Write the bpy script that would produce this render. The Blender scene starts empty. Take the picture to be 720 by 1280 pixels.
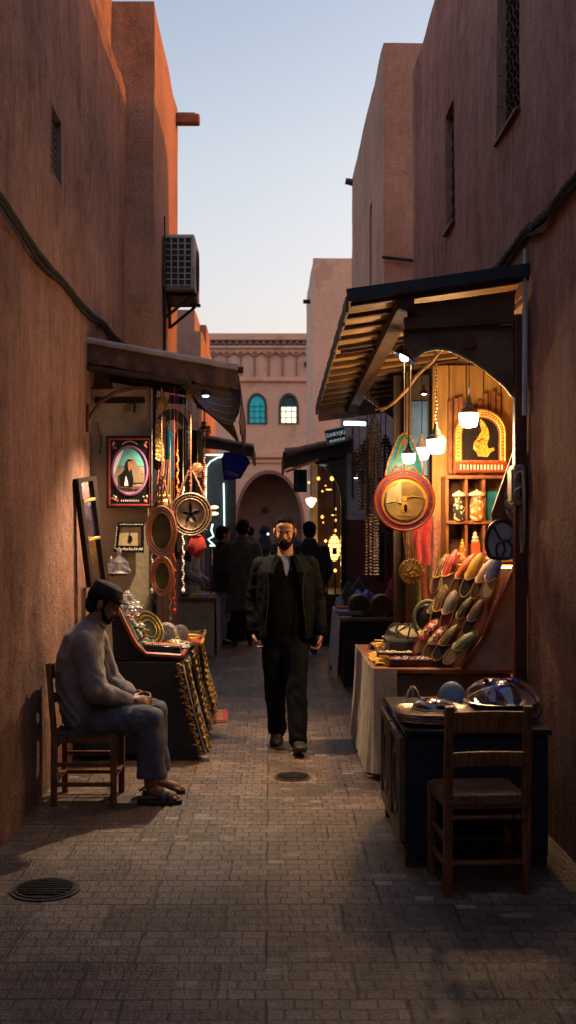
SKY=.15; EXPO=2.5
import bpy, bmesh, math, random
from mathutils import Vector, Matrix, Euler, noise
random.seed(7)
C = bpy.context.scene.collection
PI = math.pi
V = Vector

# ------------------------------------------------------------------ materials
def lin(c):
    return tuple(((x/255)/12.92 if x/255 <= .04045 else ((x/255+.055)/1.055)**2.4) for x in c)
_mats = {}
def M(name, col, rough=.6, metal=0., var=.25, vs=9., bump=.15, bs=60., col2=None, emit=0., trans=0., spec=.5,
      stretch=(1,1,1), sheen=0., alpha=1., coat=0., bd=.01, ior=1.45, ecol=None, detail=5.):
    """procedural principled surface: noise-varied colour, roughness and relief"""
    if name in _mats: return _mats[name]
    m = bpy.data.materials.new(name); m.use_nodes = True
    nt = m.node_tree; N = nt.nodes; L = nt.links
    b = N['Principled BSDF']
    tc = N.new('ShaderNodeTexCoord'); mp = N.new('ShaderNodeMapping'); mp.inputs['Scale'].default_value = stretch
    L.new(tc.outputs['Object'], mp.inputs['Vector'])
    n1 = N.new('ShaderNodeTexNoise'); n1.inputs['Scale'].default_value = vs; n1.inputs['Detail'].default_value = detail
    L.new(mp.outputs[0], n1.inputs['Vector'])
    rp = N.new('ShaderNodeValToRGB')
    c2 = col2 if col2 else tuple(min(1, x*(1-var)) for x in col)
    c1 = col if col2 else tuple(min(1, x*(1+var*.6)) for x in col)
    rp.color_ramp.elements[0].position = .34; rp.color_ramp.elements[0].color = (*c2, 1)
    rp.color_ramp.elements[1].position = .66; rp.color_ramp.elements[1].color = (*c1, 1)
    L.new(n1.outputs['Fac'], rp.inputs[0]); L.new(rp.outputs[0], b.inputs['Base Color'])
    mr = N.new('ShaderNodeMapRange'); mr.inputs['To Min'].default_value = max(.02, rough*.8); mr.inputs['To Max'].default_value = min(1, rough*1.2)
    n2 = N.new('ShaderNodeTexNoise'); n2.inputs['Scale'].default_value = bs; n2.inputs['Detail'].default_value = 4
    L.new(mp.outputs[0], n2.inputs['Vector'])
    L.new(n2.outputs['Fac'], mr.inputs[0]); L.new(mr.outputs[0], b.inputs['Roughness'])
    if bump > 0:
        bp = N.new('ShaderNodeBump'); bp.inputs['Strength'].default_value = bump; bp.inputs['Distance'].default_value = bd
        L.new(n2.outputs['Fac'], bp.inputs['Height']); L.new(bp.outputs[0], b.inputs['Normal'])
    b.inputs['Metallic'].default_value = metal
    b.inputs['Specular IOR Level'].default_value = spec
    b.inputs['IOR'].default_value = ior
    b.inputs['Transmission Weight'].default_value = trans
    b.inputs['Sheen Weight'].default_value = sheen
    b.inputs['Coat Weight'].default_value = coat
    if emit > 0:
        b.inputs['Emission Color'].default_value = (*(ecol or col), 1); b.inputs['Emission Strength'].default_value = emit
    _mats[name] = m
    return m

def plaster(name, col, dark, streak=.5, bump=.5):
    if name in _mats: return _mats[name]
    m = bpy.data.materials.new(name); m.use_nodes = True
    nt = m.node_tree; N = nt.nodes; L = nt.links; b = N['Principled BSDF']
    tc = N.new('ShaderNodeTexCoord')
    def noi(scale, st=(1,1,1), det=6, rough=.6):
        mp = N.new('ShaderNodeMapping'); mp.inputs['Scale'].default_value = st
        L.new(tc.outputs['Object'], mp.inputs['Vector'])
        n = N.new('ShaderNodeTexNoise'); n.inputs['Scale'].default_value = scale; n.inputs['Detail'].default_value = det
        n.inputs['Roughness'].default_value = rough
        L.new(mp.outputs[0], n.inputs['Vector']); return n
    big = noi(.8, det=5); st = noi(2.4, (1.8, 1.8, .30), 7, .7); fine = noi(42, det=5, rough=.7); mid = noi(7, det=6, rough=.65)
    def math_(op, a, b_):
        x = N.new('ShaderNodeMath'); x.operation = op
        for i, v in enumerate((a, b_)):
            if isinstance(v, (int, float)): x.inputs[i].default_value = v
            else: L.new(v, x.inputs[i])
        return x.outputs[0]
    comb = noi(16, (1.2, 1.2, .30), 6, .65); grain = noi(110, det=3, rough=.6); patch = noi(1.3, (1,1,.7), 7, .62)
    s = math_('ADD', math_('MULTIPLY', big.outputs['Fac'], .38), math_('MULTIPLY', st.outputs['Fac'], streak*.5))
    s = math_('ADD', s, math_('MULTIPLY', mid.outputs['Fac'], .28))
    s = math_('ADD', s, math_('MULTIPLY', comb.outputs['Fac'], streak*.42))
    rp = N.new('ShaderNodeValToRGB')
    mx = (.38+streak*.92+.28)*.5
    rp.color_ramp.elements[0].position = mx-.12; rp.color_ramp.elements[0].color = (*dark, 1)
    rp.color_ramp.elements[1].position = mx+.12; rp.color_ramp.elements[1].color = (*col, 1)
    L.new(s, rp.inputs[0])
    # patched render and old damp: blotches with an edge of their own
    pr = N.new('ShaderNodeMapRange'); pr.inputs['From Min'].default_value = .56; pr.inputs['From Max'].default_value = .60; L.new(patch.outputs['Fac'], pr.inputs[0])
    sx = N.new('ShaderNodeSeparateXYZ'); L.new(tc.outputs['Object'], sx.inputs[0])
    dz = N.new('ShaderNodeMapRange'); dz.inputs['From Min'].default_value = .0; dz.inputs['From Max'].default_value = 1.5; dz.inputs['To Min'].default_value = .30; dz.inputs['To Max'].default_value = 0
    L.new(math_('ADD', sx.outputs['Z'], math_('MULTIPLY', patch.outputs['Fac'], -1.1)), dz.inputs[0])
    hs = N.new('ShaderNodeHueSaturation')
    L.new(rp.outputs[0], hs.inputs['Color'])
    val = math_('ADD', math_('MULTIPLY', fine.outputs['Fac'], .75), math_('MULTIPLY', grain.outputs['Fac'], .55))
    val = math_('ADD', val, .36); val = math_('SUBTRACT', val, math_('MULTIPLY', pr.outputs[0], .17)); val = math_('SUBTRACT', val, dz.outputs[0])
    L.new(val, hs.inputs['Value'])
    # dark pits
    vo = N.new('ShaderNodeTexVoronoi'); vo.inputs['Scale'].default_value = 38; L.new(tc.outputs['Object'], vo.inputs['Vector'])
    pit = N.new('ShaderNodeMapRange'); pit.inputs['From Min'].default_value = .08; pit.inputs['From Max'].default_value = .26; L.new(vo.outputs['Distance'], pit.inputs[0])
    pm = N.new('ShaderNodeMapRange'); pm.inputs['From Min'].default_value = .48; pm.inputs['From Max'].default_value = .62; pm.inputs['To Min'].default_value = 1; pm.inputs['To Max'].default_value = 0; L.new(noi(5).outputs['Fac'], pm.inputs[0])
    pf = N.new('ShaderNodeMath'); pf.operation = 'MAXIMUM'; L.new(pit.outputs[0], pf.inputs[0]); L.new(pm.outputs[0], pf.inputs[1])
    pk = N.new('ShaderNodeMix'); pk.data_type = 'RGBA'; L.new(pf.outputs[0], pk.inputs['Factor']); pk.inputs['A'].default_value = (*[x*.45 for x in dark],1); L.new(hs.outputs[0], pk.inputs['B'])
    L.new(pk.outputs['Result'], b.inputs['Base Color'])
    b.inputs['Roughness'].default_value = .93; b.inputs['Specular IOR Level'].default_value = .18
    h = math_('ADD', math_('MULTIPLY', mid.outputs['Fac'], .9), math_('MULTIPLY', fine.outputs['Fac'], .55))
    h = math_('ADD', h, math_('MULTIPLY', st.outputs['Fac'], .5)); h = math_('ADD', h, math_('MULTIPLY', comb.outputs['Fac'], .28))
    h = math_('ADD', h, math_('MULTIPLY', pf.outputs[0], .18)); h = math_('ADD', h, math_('MULTIPLY', grain.outputs['Fac'], .16)); h = math_('ADD', h, math_('MULTIPLY', pr.outputs[0], .10))
    bp = N.new('ShaderNodeBump'); bp.inputs['Strength'].default_value = bump; bp.inputs['Distance'].default_value = .035
    L.new(h, bp.inputs['Height']); L.new(bp.outputs[0], b.inputs['Normal'])
    _mats[name] = m; return m

def paving():
    m = bpy.data.materials.new('paving'); m.use_nodes = True
    nt = m.node_tree; N = nt.nodes; L = nt.links; b = N['Principled BSDF']
    tc = N.new('ShaderNodeTexCoord')
    wob = N.new('ShaderNodeTexNoise'); wob.inputs['Scale'].default_value = 3.0; L.new(tc.outputs['Object'], wob.inputs['Vector'])
    mixv = N.new('ShaderNodeVectorMath'); mixv.operation = 'MULTIPLY_ADD'
    L.new(wob.outputs['Color'], mixv.inputs[0]); mixv.inputs[1].default_value = (.035,.03,0); L.new(tc.outputs['Object'], mixv.inputs[2])
    def brick(w, h, mort, off, c1, c2, sq=1., sf=2):
        k = N.new('ShaderNodeTexBrick'); k.inputs['Scale'].default_value = 1
        k.inputs['Brick Width'].default_value = w; k.inputs['Row Height'].default_value = h; k.inputs['Mortar Size'].default_value = mort
        k.inputs['Mortar Smooth'].default_value = .5; k.inputs['Bias'].default_value = -.1
        k.offset = off; k.squash = sq; k.squash_frequency = sf
        k.inputs['Color1'].default_value = (*c1,1); k.inputs['Color2'].default_value = (*c2,1); k.inputs['Mortar'].default_value = (.42,.40,.39,1) if w > .4 else (.085,.061,.050,1)
        L.new(mixv.outputs[0], k.inputs['Vector']); return k
    A = brick(.17, .056, .0038, .5, (.225,.148,.112), (.125,.082,.063))
    B = brick(.10, .084, .004, .37, (.24,.16,.122), (.14,.093,.07))
    G = brick(.51, .336, .0055, .35, (1,1,1), (.48,.45,.44), 1.0, 3)
    # which big slab carries which small pattern
    G2 = brick(.51, .336, .0, .35, (1,1,1), (0,0,0), 1.0, 3); G2.inputs['Bias'].default_value = -.4
    mx = N.new('ShaderNodeMix'); mx.data_type = 'RGBA'; L.new(G2.outputs['Color'], mx.inputs['Factor'])
    L.new(A.outputs['Color'], mx.inputs['A']); L.new(B.outputs['Color'], mx.inputs['B'])
    ml = N.new('ShaderNodeMix'); ml.data_type = 'RGBA'; ml.blend_type = 'MULTIPLY'; ml.inputs['Factor'].default_value = .85
    L.new(mx.outputs['Result'], ml.inputs['A']); L.new(G.outputs['Color'], ml.inputs['B'])
    # pale replaced setts
    P_ = brick(.21, .166, .0, .5, (1,1,1), (0,0,0)); 
    wn = N.new('ShaderNodeTexWhiteNoise'); wn.noise_dimensions = '2D'
    sn = N.new('ShaderNodeVectorMath'); sn.operation = 'SNAP'; L.new(mixv.outputs[0], sn.inputs[0]); sn.inputs[1].default_value = (.085,.056,1)
    L.new(sn.outputs[0], wn.inputs['Vector'])
    gt = N.new('ShaderNodeMapRange'); gt.inputs['From Min'].default_value = .84; gt.inputs['From Max'].default_value = .92; L.new(wn.outputs['Value'], gt.inputs[0])
    clump = N.new('ShaderNodeTexNoise'); clump.inputs['Scale'].default_value = 1.1; L.new(tc.outputs['Object'], clump.inputs['Vector'])
    cg = N.new('ShaderNodeMapRange'); cg.inputs['From Min'].default_value = .48; cg.inputs['From Max'].default_value = .62; L.new(clump.outputs['Fac'], cg.inputs[0])
    mm = N.new('ShaderNodeMath'); mm.operation = 'MULTIPLY'; L.new(gt.outputs[0], mm.inputs[0]); L.new(cg.outputs[0], mm.inputs[1])
    pale = N.new('ShaderNodeMix'); pale.data_type = 'RGBA'; L.new(mm.outputs[0], pale.inputs['Factor'])
    L.new(ml.outputs['Result'], pale.inputs['A']); pale.inputs['B'].default_value = (.36,.28,.235,1)
    dirt = N.new('ShaderNodeTexNoise'); dirt.inputs['Scale'].default_value = 1.7; dirt.inputs['Detail'].default_value = 8; dirt.inputs['Roughness'].default_value = .7
    L.new(tc.outputs['Object'], dirt.inputs['Vector'])
    dr = N.new('ShaderNodeMapRange'); dr.inputs['From Min'].default_value = .3; dr.inputs['From Max'].default_value = .7
    dr.inputs['To Min'].default_value = .32; dr.inputs['To Max'].default_value = 1.3; L.new(dirt.outputs['Fac'], dr.inputs[0])
    grit = N.new('ShaderNodeTexNoise'); grit.inputs['Scale'].default_value = 70; grit.inputs['Detail'].default_value = 5; L.new(tc.outputs['Object'], grit.inputs['Vector'])
    gr = N.new('ShaderNodeMapRange'); gr.inputs['From Min'].default_value = .3; gr.inputs['From Max'].default_value = .7
    gr.inputs['To Min'].default_value = .6; gr.inputs['To Max'].default_value = 1.3; L.new(grit.outputs['Fac'], gr.inputs[0])
    mu = N.new('ShaderNodeMath'); mu.operation = 'MULTIPLY'; L.new(dr.outputs[0], mu.inputs[0]); L.new(gr.outputs[0], mu.inputs[1])
    hs = N.new('ShaderNodeHueSaturation'); L.new(pale.outputs['Result'], hs.inputs['Color']); L.new(mu.outputs[0], hs.inputs['Value'])
    hs.inputs['Saturation'].default_value = 1.0
    L.new(hs.outputs[0], b.inputs['Base Color'])
    ro = N.new('ShaderNodeMapRange'); ro.inputs['To Min'].default_value = .24; ro.inputs['To Max'].default_value = .66; L.new(dirt.outputs['Fac'], ro.inputs[0])
    L.new(ro.outputs[0], b.inputs['Roughness'])
    # relief
    def inv(fac, k):
        x = N.new('ShaderNodeMath'); x.operation = 'MULTIPLY'; L.new(fac, x.inputs[0]); x.inputs[1].default_value = -k; return x.outputs[0]
    def add(a, c):
        x = N.new('ShaderNodeMath'); x.operation = 'ADD'; L.new(a, x.inputs[0]); L.new(c, x.inputs[1]); return x.outputs[0]
    mf = N.new('ShaderNodeMix'); mf.data_type = 'FLOAT'; L.new(G2.outputs['Color'], mf.inputs['Factor']); L.new(A.outputs['Fac'], mf.inputs['A']); L.new(B.outputs['Fac'], mf.inputs['B'])
    h = add(inv(mf.outputs['Result'], .6), inv(G.outputs['Fac'], .8))
    gm = N.new('ShaderNodeMath'); gm.operation = 'MULTIPLY'; L.new(grit.outputs['Fac'], gm.inputs[0]); gm.inputs[1].default_value = .7
    dm = N.new('ShaderNodeMath'); dm.operation = 'MULTIPLY'; L.new(dirt.outputs['Fac'], dm.inputs[0]); dm.inputs[1].default_value = 1.6
    wv = N.new('ShaderNodeMath'); wv.operation = 'MULTIPLY'; L.new(wn.outputs['Value'], wv.inputs[0]); wv.inputs[1].default_value = .35
    h = add(add(add(h, gm.outputs[0]), dm.outputs[0]), wv.outputs[0])
    bp = N.new('ShaderNodeBump'); bp.inputs['Strength'].default_value = .9; bp.inputs['Distance'].default_value = .016
    L.new(h, bp.inputs['Height']); L.new(bp.outputs[0], b.inputs['Normal'])
    return m

# ------------------------------------------------------------------ geometry
class MB:
    def __init__(s): s.v = []; s.f = []; s.m = []; s.T = Matrix.Identity(4); s.mi = 0
    def add(s, vs, fs, mi=None):
        o = len(s.v)
        s.v += [s.T @ V(p) for p in vs]; s.f += [tuple(i+o for i in f) for f in fs]; s.m += [s.mi if mi is None else mi]*len(fs)
        return s
    def box(s, c, d, rot=None, b=.004, mi=None):
        hx, hy, hz = (x/2 for x in d); b = min(b, hx*.45, hy*.45, hz*.45)
        R = rot.to_matrix() if isinstance(rot, Euler) else (Matrix.Rotation(rot, 3, 'Z') if rot else Matrix.Identity(3))
        h = (hx, hy, hz); vs = []; idx = {}
        for sx in (-1,1):
            for sy in (-1,1):
                for sz in (-1,1):
                    for a in range(3):
                        p = [sg*(h[k]-(0 if k == a else b)) for k, sg in enumerate((sx,sy,sz))]
                        idx[(sx,sy,sz,a)] = len(vs); vs.append(R @ V(p) + V(c))
        fs = []
        for a in range(3):
            o1, o2 = [k for k in range(3) if k != a]
            for sg in (-1,1):
                q = []
                for u, w in ((-1,-1),(1,-1),(1,1),(-1,1)):
                    k = [0,0,0]; k[a] = sg; k[o1] = u; k[o2] = w; q.append(idx[(*k, a)])
                fs.append(q)
            for u in (-1,1):
                for w in (-1,1):
                    ka = [0,0,0]; kb = [0,0,0]; ka[a] = -1; kb[a] = 1
                    for k in (ka,kb): k[o1] = u; k[o2] = w
                    fs.append([idx[(*ka,o1)], idx[(*kb,o1)], idx[(*kb,o2)], idx[(*ka,o2)]])
        for sx in (-1,1):
            for sy in (-1,1):
                for sz in (-1,1): fs.append([idx[(sx,sy,sz,a)] for a in range(3)])
        return s.add(vs, fs, mi)
    def bar(s, p0, p1, w, d, up=(0,0,1), b=.003, mi=None):
        """beam from p0 to p1, w across, d along the up side"""
        p0 = V(p0); p1 = V(p1); z = (p1-p0); L = z.length; z.normalize()
        x = z.cross(V(up));
        if x.length < 1e-4: x = z.cross(V((0,1,0)))
        x.normalize(); y = z.cross(x)
        R = Matrix((x,y,z)).transposed(); T0 = s.T
        s.T = T0 @ Matrix.Translation((p0+p1)/2) @ R.to_4x4()
        s.box((0,0,0), (w,d,L), b=b, mi=mi); s.T = T0; return s
    def tube(s, pts, r, seg=8, closed=False, mi=None, flat=1., caps=True):
        pts = [V(p) for p in pts]; n = len(pts); rs = r if isinstance(r, (list,tuple)) else [r]*n
        vs = []; fs = []; up = None
        for i, p in enumerate(pts):
            if closed: t = pts[(i+1)%n]-pts[i-1]
            else: t = pts[min(i+1,n-1)]-pts[max(i-1,0)]
            if t.length < 1e-9: t = V((0,0,1))
            t.normalize()
            if up is None: up = t.orthogonal() if abs(t.z) > .9 else V((0,0,1))
            x = t.cross(up)
            if x.length < 1e-5: x = t.orthogonal()
            x.normalize(); y = x.cross(t).normalized(); up = y
            for k in range(seg):
                a = 2*PI*k/seg; vs.append(p + x*math.cos(a)*rs[i] + y*math.sin(a)*rs[i]*flat)
        m = n if closed else n-1
        for i in range(m):
            for k in range(seg):
                a = i*seg+k; b_ = i*seg+(k+1)%seg; j = ((i+1)%n)*seg
                fs.append((a, b_, j+(k+1)%seg, j+k))
        if not closed and caps:
            fs.append(tuple(range(seg))[::-1]); fs.append(tuple((n-1)*seg+k for k in range(seg)))
        return s.add(vs, fs, mi)
    def lathe(s, prof, c=(0,0,0), seg=24, axis='Z', mi=None, R=None):
        vs = []; fs = []
        A = {'Z': Matrix.Identity(3), 'Y': Matrix.Rotation(PI/2, 3, 'X'), 'X': Matrix.Rotation(PI/2, 3, 'Y')}[axis]
        if R is not None: A = R.to_3x3()
        for r, z in prof:
            for k in range(seg):
                a = 2*PI*k/seg; vs.append(A @ V((max(r,1e-5)*math.cos(a), max(r,1e-5)*math.sin(a), z)) + V(c))
        for i in range(len(prof)-1):
            for k in range(seg):
                fs.append((i*seg+k, i*seg+(k+1)%seg, (i+1)*seg+(k+1)%seg, (i+1)*seg+k))
        if prof[0][0] > 1e-4: fs.append(tuple(range(seg))[::-1])
        if prof[-1][0] > 1e-4: fs.append(tuple((len(prof)-1)*seg+k for k in range(seg)))
        return s.add(vs, fs, mi)
    def sph(s, c, r, seg=14, ring=9, rot=None, mi=None):
        r = (r,)*3 if isinstance(r, (int,float)) else r
        R = rot.to_matrix() if isinstance(rot, Euler) else (rot.to_3x3() if rot is not None else Matrix.Identity(3))
        vs = [R @ V((0,0,r[2])) + V(c)]
        for i in range(1, ring):
            th = PI*i/ring
            for k in range(seg):
                a = 2*PI*k/seg; vs.append(R @ V((r[0]*math.sin(th)*math.cos(a), r[1]*math.sin(th)*math.sin(a), r[2]*math.cos(th))) + V(c))
        vs.append(R @ V((0,0,-r[2])) + V(c)); fs = []
        for k in range(seg): fs.append((0, 1+k, 1+(k+1)%seg))
        for i in range(ring-2):
            for k in range(seg):
                a = 1+i*seg; fs.append((a+k, a+seg+k, a+seg+(k+1)%seg, a+(k+1)%seg))
        e = len(vs)-1; a = 1+(ring-2)*seg
        for k in range(seg): fs.append((e, a+(k+1)%seg, a+k))
        return s.add(vs, fs, mi)
    def prism(s, pts, y0, y1, mi=None, ax='XZ'):
        """outline in XZ extruded along Y (ax='XZ'), in XY along Z, in YZ along X"""
        f = {'XZ': lambda p, t: (p[0], t, p[1]), 'XY': lambda p, t: (p[0], p[1], t), 'YZ': lambda p, t: (t, p[0], p[1])}[ax]
        n = len(pts); vs = [f(p, y0) for p in pts] + [f(p, y1) for p in pts]
        fs = [tuple(range(n)), tuple(range(2*n-1, n-1, -1))] + [(i, i+n, (i+1)%n+n, (i+1)%n) for i in range(n)]
        return s.add(vs, fs, mi)
    def ring(s, po, pi, y0, y1, mi=None, ax='XZ'):
        """frame between two outlines of equal count"""
        f = {'XZ': lambda p, t: (p[0], t, p[1]), 'XY': lambda p, t: (p[0], p[1], t), 'YZ': lambda p, t: (t, p[0], p[1])}[ax]
        n = len(po); vs = [f(p, y0) for p in po]+[f(p, y0) for p in pi]+[f(p, y1) for p in po]+[f(p, y1) for p in pi]
        fs = []
        for i in range(n):
            j = (i+1)%n
            fs += [(i,j,n+j,n+i), (2*n+i,3*n+i,3*n+j,2*n+j), (i,2*n+i,2*n+j,j), (n+i,n+j,3*n+j,3*n+i)]
        return s.add(vs, fs, mi)
    def grid(s, fn, nu, nv, th=.004, mi=None, nrm=None):
        """sheet fn(u,v) with thickness"""
        P_ = [[V(fn(i/nu, j/nv)) for j in range(nv+1)] for i in range(nu+1)]
        def nm(i, j):
            a = P_[min(i+1,nu)][j]-P_[max(i-1,0)][j]; b = P_[i][min(j+1,nv)]-P_[i][max(j-1,0)]
            n = a.cross(b); return n.normalized() if n.length > 1e-12 else V((0,0,1))
        vs = []; W = nv+1
        for i in range(nu+1):
            for j in range(nv+1): vs.append(P_[i][j]+nm(i,j)*th/2)
        o = len(vs)
        for i in range(nu+1):
            for j in range(nv+1): vs.append(P_[i][j]-nm(i,j)*th/2)
        fs = []
        for i in range(nu):
            for j in range(nv):
                a = i*W+j; fs.append((a,a+1,a+W+1,a+W)); fs.append((o+a,o+a+W,o+a+W+1,o+a+1))
        for i in range(nu):
            for j in (0,nv):
                a = i*W+j; b_ = (i+1)*W+j; fs.append((a,b_,o+b_,o+a))
        for j in range(nv):
            for i in (0,nu):
                a = i*W+j; b_ = a+1; fs.append((a,b_,o+b_,o+a))
        return s.add(vs, fs, mi)
    def loft(s, secs, seg=20, mi=None, p=2.3):
        """secs: (centre, X vec, Y vec) superellipse rings, capped"""
        vs = []; fs = []
        for c, ax, ay in secs:
            for k in range(seg):
                a = 2*PI*k/seg; ca, sa = math.cos(a), math.sin(a)
                x = math.copysign(abs(ca)**(2/p), ca); y = math.copysign(abs(sa)**(2/p), sa)
                vs.append(V(c)+V(ax)*x+V(ay)*y)
        n = len(secs)
        for i in range(n-1):
            for k in range(seg): fs.append((i*seg+k, i*seg+(k+1)%seg, (i+1)*seg+(k+1)%seg, (i+1)*seg+k))
        fs.append(tuple(range(seg))[::-1]); fs.append(tuple((n-1)*seg+k for k in range(seg)))
        return s.add(vs, fs, mi)
    def caps(s, p0, p1, r0, r1, seg=14, mi=None):
        """tapered capsule"""
        p0 = V(p0); p1 = V(p1)
        s.tube([p0, p1], [r0, r1], seg=seg, mi=mi); s.sph(p0, r0, seg, 8, mi=mi); s.sph(p1, r1, seg, 8, mi=mi); return s
    def chain(s, pts, rs, mi=None, seg=14):
        for i in range(len(pts)-1): s.caps(pts[i], pts[i+1], rs[i], rs[i+1], seg, mi)
        return s
    def merge(s, o):
        k = len(s.v); s.v += [v.copy() for v in o.v]; s.f += [tuple(i+k for i in f) for f in o.f]; s.m += o.m; return s
    def noise(s, amp, sc=2., seed=0.):
        for i, p in enumerate(s.v):
            q = p*sc+V((seed,seed*1.7,seed*.6)); s.v[i] = p + V((noise.noise(q), noise.noise(q+V((31,7,3))), noise.noise(q+V((5,41,17)))))*amp
        return s
    def mesh(s, name, mats, ang=.62, xf=None):
        me = bpy.data.meshes.new(name)
        vs = s.v if xf is None else [xf @ v for v in s.v]
        me.from_pydata([tuple(v) for v in vs], [], s.f)
        for m in (mats if isinstance(mats, (list,tuple)) else [mats]): me.materials.append(m)
        if s.m: me.polygons.foreach_set('material_index', s.m)
        bm = bmesh.new(); bm.from_mesh(me); bmesh.ops.recalc_face_normals(bm, faces=bm.faces); bm.to_mesh(me); bm.free()
        me.polygons.foreach_set('use_smooth', [True]*len(me.polygons)); me.update()
        me.set_sharp_from_angle(angle=ang)
        return me

def link(name, me, parent=None):
    o = bpy.data.objects.new(name, me); C.objects.link(o)
    if parent: o.parent = parent
    return o
def props(o, label, cat, group=None):
    o['label'] = label; o['category'] = cat
    if group: o['group'] = group
    return o
def thing(name, label, cat, loc=(0,0,0), rz=0., group=None, rot=None):
    o = bpy.data.objects.new(name, None); C.objects.link(o); o.location = loc
    o.rotation_euler = rot if rot else (0,0,rz); o.empty_display_size = .1
    return props(o, label, cat, group)
def root_of(o):
    while o.parent: o = o.parent
    return o
def mw(o):
    return Matrix.Translation(o.location) @ o.rotation_euler.to_matrix().to_4x4()
def part(name, mb, mats, parent, world=False, label=None, ang=.62):
    xf = mw(root_of(parent)).inverted() if world else None
    o = link(name, mb.mesh(name, mats, ang, xf), parent)
    if label: o['label'] = label
    return o
def solo(name, label, cat, mb, mats, loc=None, rz=0., group=None, rot=None, ang=.62):
    """a thing that is one mesh; with loc the mesh is local, without it world coordinates are moved to a base point"""
    if loc is None:
        n = len(mb.v); c = V((sum(v.x for v in mb.v)/n, sum(v.y for v in mb.v)/n, min(v.z for v in mb.v)))
        o = link(name, mb.mesh(name, mats, ang, Matrix.Translation(-c))); o.location = c
    else:
        o = link(name, mb.mesh(name, mats, ang)); o.location = loc; o.rotation_euler = rot if rot else (0,0,rz)
    return props(o, label, cat, group)
def copy_tree(o, parent=None):
    c = o.copy(); C.objects.link(c); c.parent = parent
    for ch in list(o.children): copy_tree(ch, c)
    return c
def struct(name, mb, mats):
    o = link(name, mb.mesh(name, mats)); o['kind'] = 'structure'; return o
def P(px, py, Y):
    """where a thing seen at this point of the photograph stands, Y metres up the alley"""
    return V(((px-338)*Y/1400, Y, 1.7+(657-py)*Y/1400))
def arc(cx, cz, rx, rz, a0, a1, n):
    return [(cx+rx*math.cos(a0+(a1-a0)*i/n), cz+rz*math.sin(a0+(a1-a0)*i/n)) for i in range(n+1)]
def oval(cx, cz, rx, rz, n=32, a=PI/2):
    return [(cx+rx*math.cos(a+2*PI*i/n), cz+rz*math.sin(a+2*PI*i/n)) for i in range(n)]
def block(xs, ys, zs, solid, step=.3, stepx=None):
    """a solid of coarse cells cut into a fine skin; only outer faces"""
    def ref(c, st):
        out = []; ci = []
        for i in range(len(c)-1):
            n = max(1, round((c[i+1]-c[i])/st))
            for k in range(n): out.append(c[i]+(c[i+1]-c[i])*k/n); ci.append(i)
        out.append(c[-1]); return out, ci
    X, xi = ref(xs, stepx or step); Y, yi = ref(ys, step); Z, zi = ref(zs, step)
    nx, ny, nz = len(xi), len(yi), len(zi)
    sol = lambda i,j,k: 0 <= i < nx and 0 <= j < ny and 0 <= k < nz and solid((X[i]+X[i+1])/2, (Y[j]+Y[j+1])/2, (Z[k]+Z[k+1])/2)
    S = {(i,j,k) for i in range(nx) for j in range(ny) for k in range(nz) if sol(i,j,k)}
    mb = MB(); vi = {}; fs = []
    def vert(i,j,k):
        if (i,j,k) not in vi: vi[(i,j,k)] = len(mb.v); mb.v.append(V((X[i],Y[j],Z[k])))
        return vi[(i,j,k)]
    for (i,j,k) in S:
        for d, q in (((-1,0,0),((0,0,0),(0,0,1),(0,1,1),(0,1,0))), ((1,0,0),((1,0,0),(1,1,0),(1,1,1),(1,0,1))),
                     ((0,-1,0),((0,0,0),(1,0,0),(1,0,1),(0,0,1))), ((0,1,0),((0,1,0),(0,1,1),(1,1,1),(1,1,0))),
                     ((0,0,-1),((0,0,0),(0,1,0),(1,1,0),(1,0,0))), ((0,0,1),((0,0,1),(1,0,1),(1,1,1),(0,1,1)))):
            if (i+d[0],j+d[1],k+d[2]) not in S:
                fs.append(tuple(vert(i+a,j+b,k+c) for a,b,c in q))
    mb.f = fs; mb.m = [0]*len(fs); return mb
def remesh(mb, name, mats, voxel=.01, smooth=4, fold=None, xf=None):
    """one continuous skin from overlapping lobes, then soft folds"""
    me = bpy.data.meshes.new('tmp'); me.from_pydata([tuple(v) for v in mb.v], [], mb.f)
    bm = bmesh.new(); bm.from_mesh(me); bmesh.ops.recalc_face_normals(bm, faces=bm.faces); bm.to_mesh(me); bm.free()
    o = bpy.data.objects.new('tmp', me); C.objects.link(o)
    r = o.modifiers.new('r', 'REMESH'); r.mode = 'VOXEL'; r.voxel_size = voxel
    if smooth:
        sm = o.modifiers.new('s', 'SMOOTH'); sm.factor = .5; sm.iterations = smooth
    dg = bpy.context.evaluated_depsgraph_get(); e = o.evaluated_get(dg)
    out = bpy.data.meshes.new_from_object(e); out.name = name
    bpy.data.objects.remove(o); bpy.data.meshes.remove(me)
    if fold:
        out.update(); ns = [v.normal.copy() for v in out.vertices]
        for v, n in zip(out.vertices, ns): v.co += n*fold(v.co)
    if xf is not None: out.transform(xf)
    out.materials.clear()
    for m in (mats if isinstance(mats, (list,tuple)) else [mats]): out.materials.append(m)
    out.polygons.foreach_set('use_smooth', [True]*len(out.polygons)); out.update()
    return out
def text(s, size, mat, name='lettering', depth=.002, parent=None, M4=None, xs=1.):
    cu = bpy.data.curves.new(name, 'FONT'); cu.body = s; cu.size = size; cu.extrude = depth; cu.align_x = 'CENTER'; cu.align_y = 'CENTER'
    o = bpy.data.objects.new('tmp', cu); C.objects.link(o)
    me = bpy.data.meshes.new_from_object(o.evaluated_get(bpy.context.evaluated_depsgraph_get())); bpy.data.objects.remove(o)
    me.name = name; me.materials.clear(); me.materials.append(mat)
    if M4 is not None: me.transform(M4 @ Matrix.Diagonal((xs,1,1,1)))
    return link(name, me, parent)
LAMP = 9.
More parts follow.
